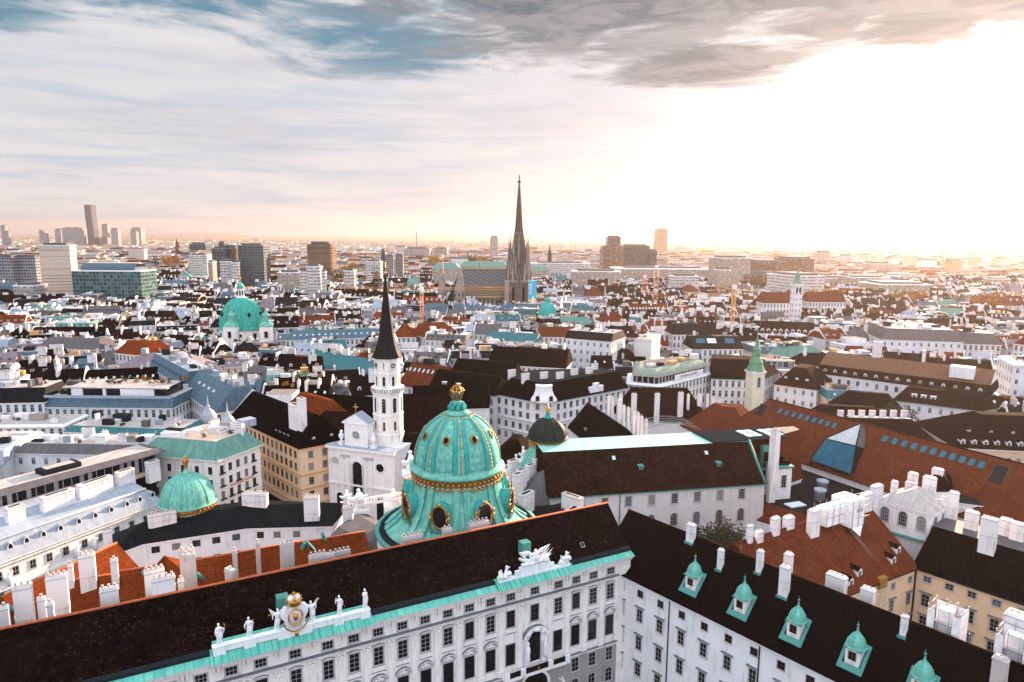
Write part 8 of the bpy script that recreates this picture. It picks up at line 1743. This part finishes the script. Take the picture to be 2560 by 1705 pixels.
        if kind in ('mans', 'flat') or R.random() < .3:
            k = R.randint(4, 9) if full else R.randint(2, 6)
            if kind in ('gable', 'hip'): k = 2
            for _ in range(k): p = L(R.uniform(-.42, .42)*w, R.uniform(-.5, .5)*max(1, d-2*run-2), zR+.01); b2 = S('roof_box%d' % _); b2.box(p, (R.uniform(.7, 5), R.uniform(.7, 3), R.uniform(.4, 2.3)), R.choice(clut), a)
            if full and R.random() < .5:
                for _ in range(3): p = L(R.uniform(-.45, .45)*w, R.uniform(-.3, .3)*d, zR); b2 = S('antenna%d' % _); b2.tube([p, (p[0], p[1], p[2]+R.uniform(1.5, 4))], .06, A['steel'], 3)
            if R.random() < .35:                                 # terrace planting
                b3 = S('roof_garden'); 
                for _ in range(4 if full else 2): p = L(R.uniform(-.45, .45)*w, R.uniform(-.4, .1)*d, zR+.5); lumps(b3, p, R.uniform(.6, 1.3), 26 if full else 10, A['leafo'] if R.random() < .5 else A['leafg'], .45)
                desc.append('roof plants')
        if R.random() < .35: b2 = S('back_wing'); b2.prism([L(-w*.3, d/2, 0)[:2], L(w*.1, d/2, 0)[:2], L(w*.1, d/2+5, 0)[:2], L(-w*.3, d/2+5, 0)[:2]], 4., zE-R.uniform(0, 4), fw, R.choice([A['rf'], A['rf2'], rm]))
        if sink is None:
            T = thing('town_house', '', 'house', (X, Y, GZ), 'houses of the old town')
            for nme, mb in g.items():
                if nme[0] != '_': mb.build(nme.rstrip('0123456789'), T)
            for (p, h_, L_, rz, st, dk2) in g.get('_c', []): inst('chimney', chim_mesh(round(L_*2)/2, .9, round(h_*2)/2, st, dk2), T, p, rz)
            for p, rz, me in g.get('_d', []): inst('dormer', me, T, p, rz)
            for p, rz, me in g.get('_s', []): inst('skylight', me, T, p, rz)
            wname = wn[wi]; feat = desc[1] if len(desc) > 1 else ''; T['_d'] = '%s %s house, %s roof%s' % (wname, desc[0], rname, (', '+feat) if feat else ''); return T
    vis = lambda h: -60 < proj(h[0], h[1], 24)[0] < 2620
    near = [h for h in keep if vis(h)][:300]; ids = set(id(h) for h in near); things = []
    for h in near: things.append((build(h, None, True), h))
    # labels: look, then the landmark each stands by
    LM = [('the white church tower', -35, 190), ('the green dome church', -156, 400), ('the cathedral', -5, 612), ('the white corner house', 12, 245), ('the green vaulted attic', 66, 280), ('the yellow belfry', 109, 297), ('the long mansard building', 158, 272), ('the blue mansard row', -125, 262), ('the mauve hipped roof', -158, 308), ('the white terrace house', -143, 245), ('the long teal roof', -100, 390), ('the grey palace', 240, 370), ('the slim white tower', 185, 520), ('the red long roof', 105, 160), ('the orange mansard house', -10, 390), ('the round dormer row', -228, 345)]
    ordn = ['nearest', 'second nearest', 'third nearest', 'fourth nearest', 'fifth nearest', 'sixth nearest', 'seventh nearest', 'eighth nearest', 'ninth nearest', 'tenth nearest', 'eleventh nearest', 'twelfth nearest']; used = {}
    for T, h in things:
        n, lx, ly = min(LM, key=lambda l: (l[1]-h[0])**2+(l[2]-h[1])**2); px = proj(h[0], h[1], 24)[0]; lp = proj(lx, ly, 24)[0]
        side = ('behind' if h[1] > ly else 'in front of') if abs(px-lp) < 90 else ('left of' if px < lp else 'right of'); used.setdefault((T['_d'], side, n), []).append((hypot(h[0]-lx, h[1]-ly), T))
    for (dsc, side, n), ls in used.items():
        ls.sort(key=lambda x: x[0])
        for i, (_, T) in enumerate(ls):
            T['label'] = ' '.join(('%s, %s %s%s' % (dsc, side, n[4:], (', '+ordn[min(i, 11)]) if len(ls) > 1 else '')).split()[:16]); del T['_d']
    far = MB()
    for h in keep:
        if id(h) not in ids: build(h, far, False)
    o = far.build('far_town'); tag(o, 'dense mass of small roofs of the further old town', 'houses', kind='stuff')
    # outer districts: ever simpler blocks out to the plain
    b = MB(); wm = [W[0], W[2], W[3], A['white2'], A['peach'], W[4], W[1], W[1], A['trim']]; rms = [A['rust'], A['rust'], A['orange'], A['brown'], A['greym'], A['rf'], A['rf'], A['rf2'], A['palem'], A['bluem2'], A['dark'], A['pinkm']]; b2 = MB(); Y = 1000.
    while Y < 9000:
        st = 27*(Y/1000)**.72; X = -Y*.82
        while X < Y*.82:
            x, y = X+R.uniform(-.3, .3)*st, Y+R.uniform(-.4, .4)*st
            inner = Y < 2250; c = cells([(x-8, y-8), (x+8, y-8), (x+8, y+8), (x-8, y+8)]) if inner else None
            if (c is None or not (occ[c[0]] & c[1]).any()) and R.random() < (.86 if Y < 3000 else .5):
                w, d, h = R.uniform(.5, 1.05)*st, R.uniform(.3, .55)*st, R.uniform(9, 21)*(1.25 if R.random() < .06 else 1); a = R.choice((.1, .4, -.3, -.05, .7)); cc_, ss = cos(a), sin(a); q = [(x+cc_*lx-ss*ly, y+ss*lx+cc_*ly) for lx, ly in ((-w/2, -d/2), (w/2, -d/2), (w/2, d/2), (-w/2, d/2))]
                if R.random() < .02 and Y > 1400: h *= 2.
                b.prism(q, GZ, h, R.choice(wm), R.choice(rms) if Y > 3500 else False)
                if Y <= 3500: roofmesh(b, q, h, h+R.uniform(.5, 6), (d*R.choice((.2, .48)), .2, d*.48, .2), R.choice(rms), R.choice(rms), None, 0., None)
            elif R.random() < .7:
                k = 3 if Y < 2500 else 2
                for _ in range(k): lumps(b2, (x+R.uniform(-.4, .4)*st, y+R.uniform(-.3, .3)*st, R.uniform(3, 7)), min(9, R.uniform(.16, .32)*st), 46, A['leafo'] if R.random() < .7 else A['leafg'], min(2.6, .09*st))
            X += st*1.12
        Y += st*1.05
    o = b.build('outer_districts'); tag(o, 'low hazy sea of roofs spreading to the horizon', 'houses', kind='stuff')
    for x0, x1, y, D_, hh in (('r', 520, 1000, 0, 0),)[:0]: pass
    for k, x0, x1, yy, D_ in (('4', 500, 640, 900, 640), ('4', 1180, 1360, 900, 640), ('4', 1880, 2360, 930, 620), ('4', 560, 900, 870, 800), ('2', 720, 800, 720, 700), ('2', 640, 690, 770, 680), ('2', 1000, 1090, 730, 720), ('2', 800, 880, 650, 850), ('3', 1900, 2140, 860, 700), ('1', 1450, 1600, 600, 1300), ('2', 1500, 1650, 610, 1500), ('2', 1750, 2150, 600, 1500)):
        Xa, Z = Q(k, x0, yy, D_); Xb, _ = Q(k, x1, yy, D_); n = int((Xb-Xa)/9)+1
        for i in range(n*2): r_ = R.uniform(4, 7)*(1 if D_ < 900 else 1.8); lumps(b2, (Xa+(Xb-Xa)*R.random(), D_+R.uniform(-12, 25), Z-R.uniform(3, 7)), r_, 90, A['leafo'] if R.random() < .8 else A['leafg'], .9 if D_ < 900 else 1.8)
    o = b2.build('autumn_trees'); tag(o, 'orange and green autumn treetops scattered among the far roofs', 'trees', kind='stuff')
    print('houses', len(keep), 'near', len(near), 'faces', len(far.f), len(b.f), len(b2.f))
city()
volume_haze()
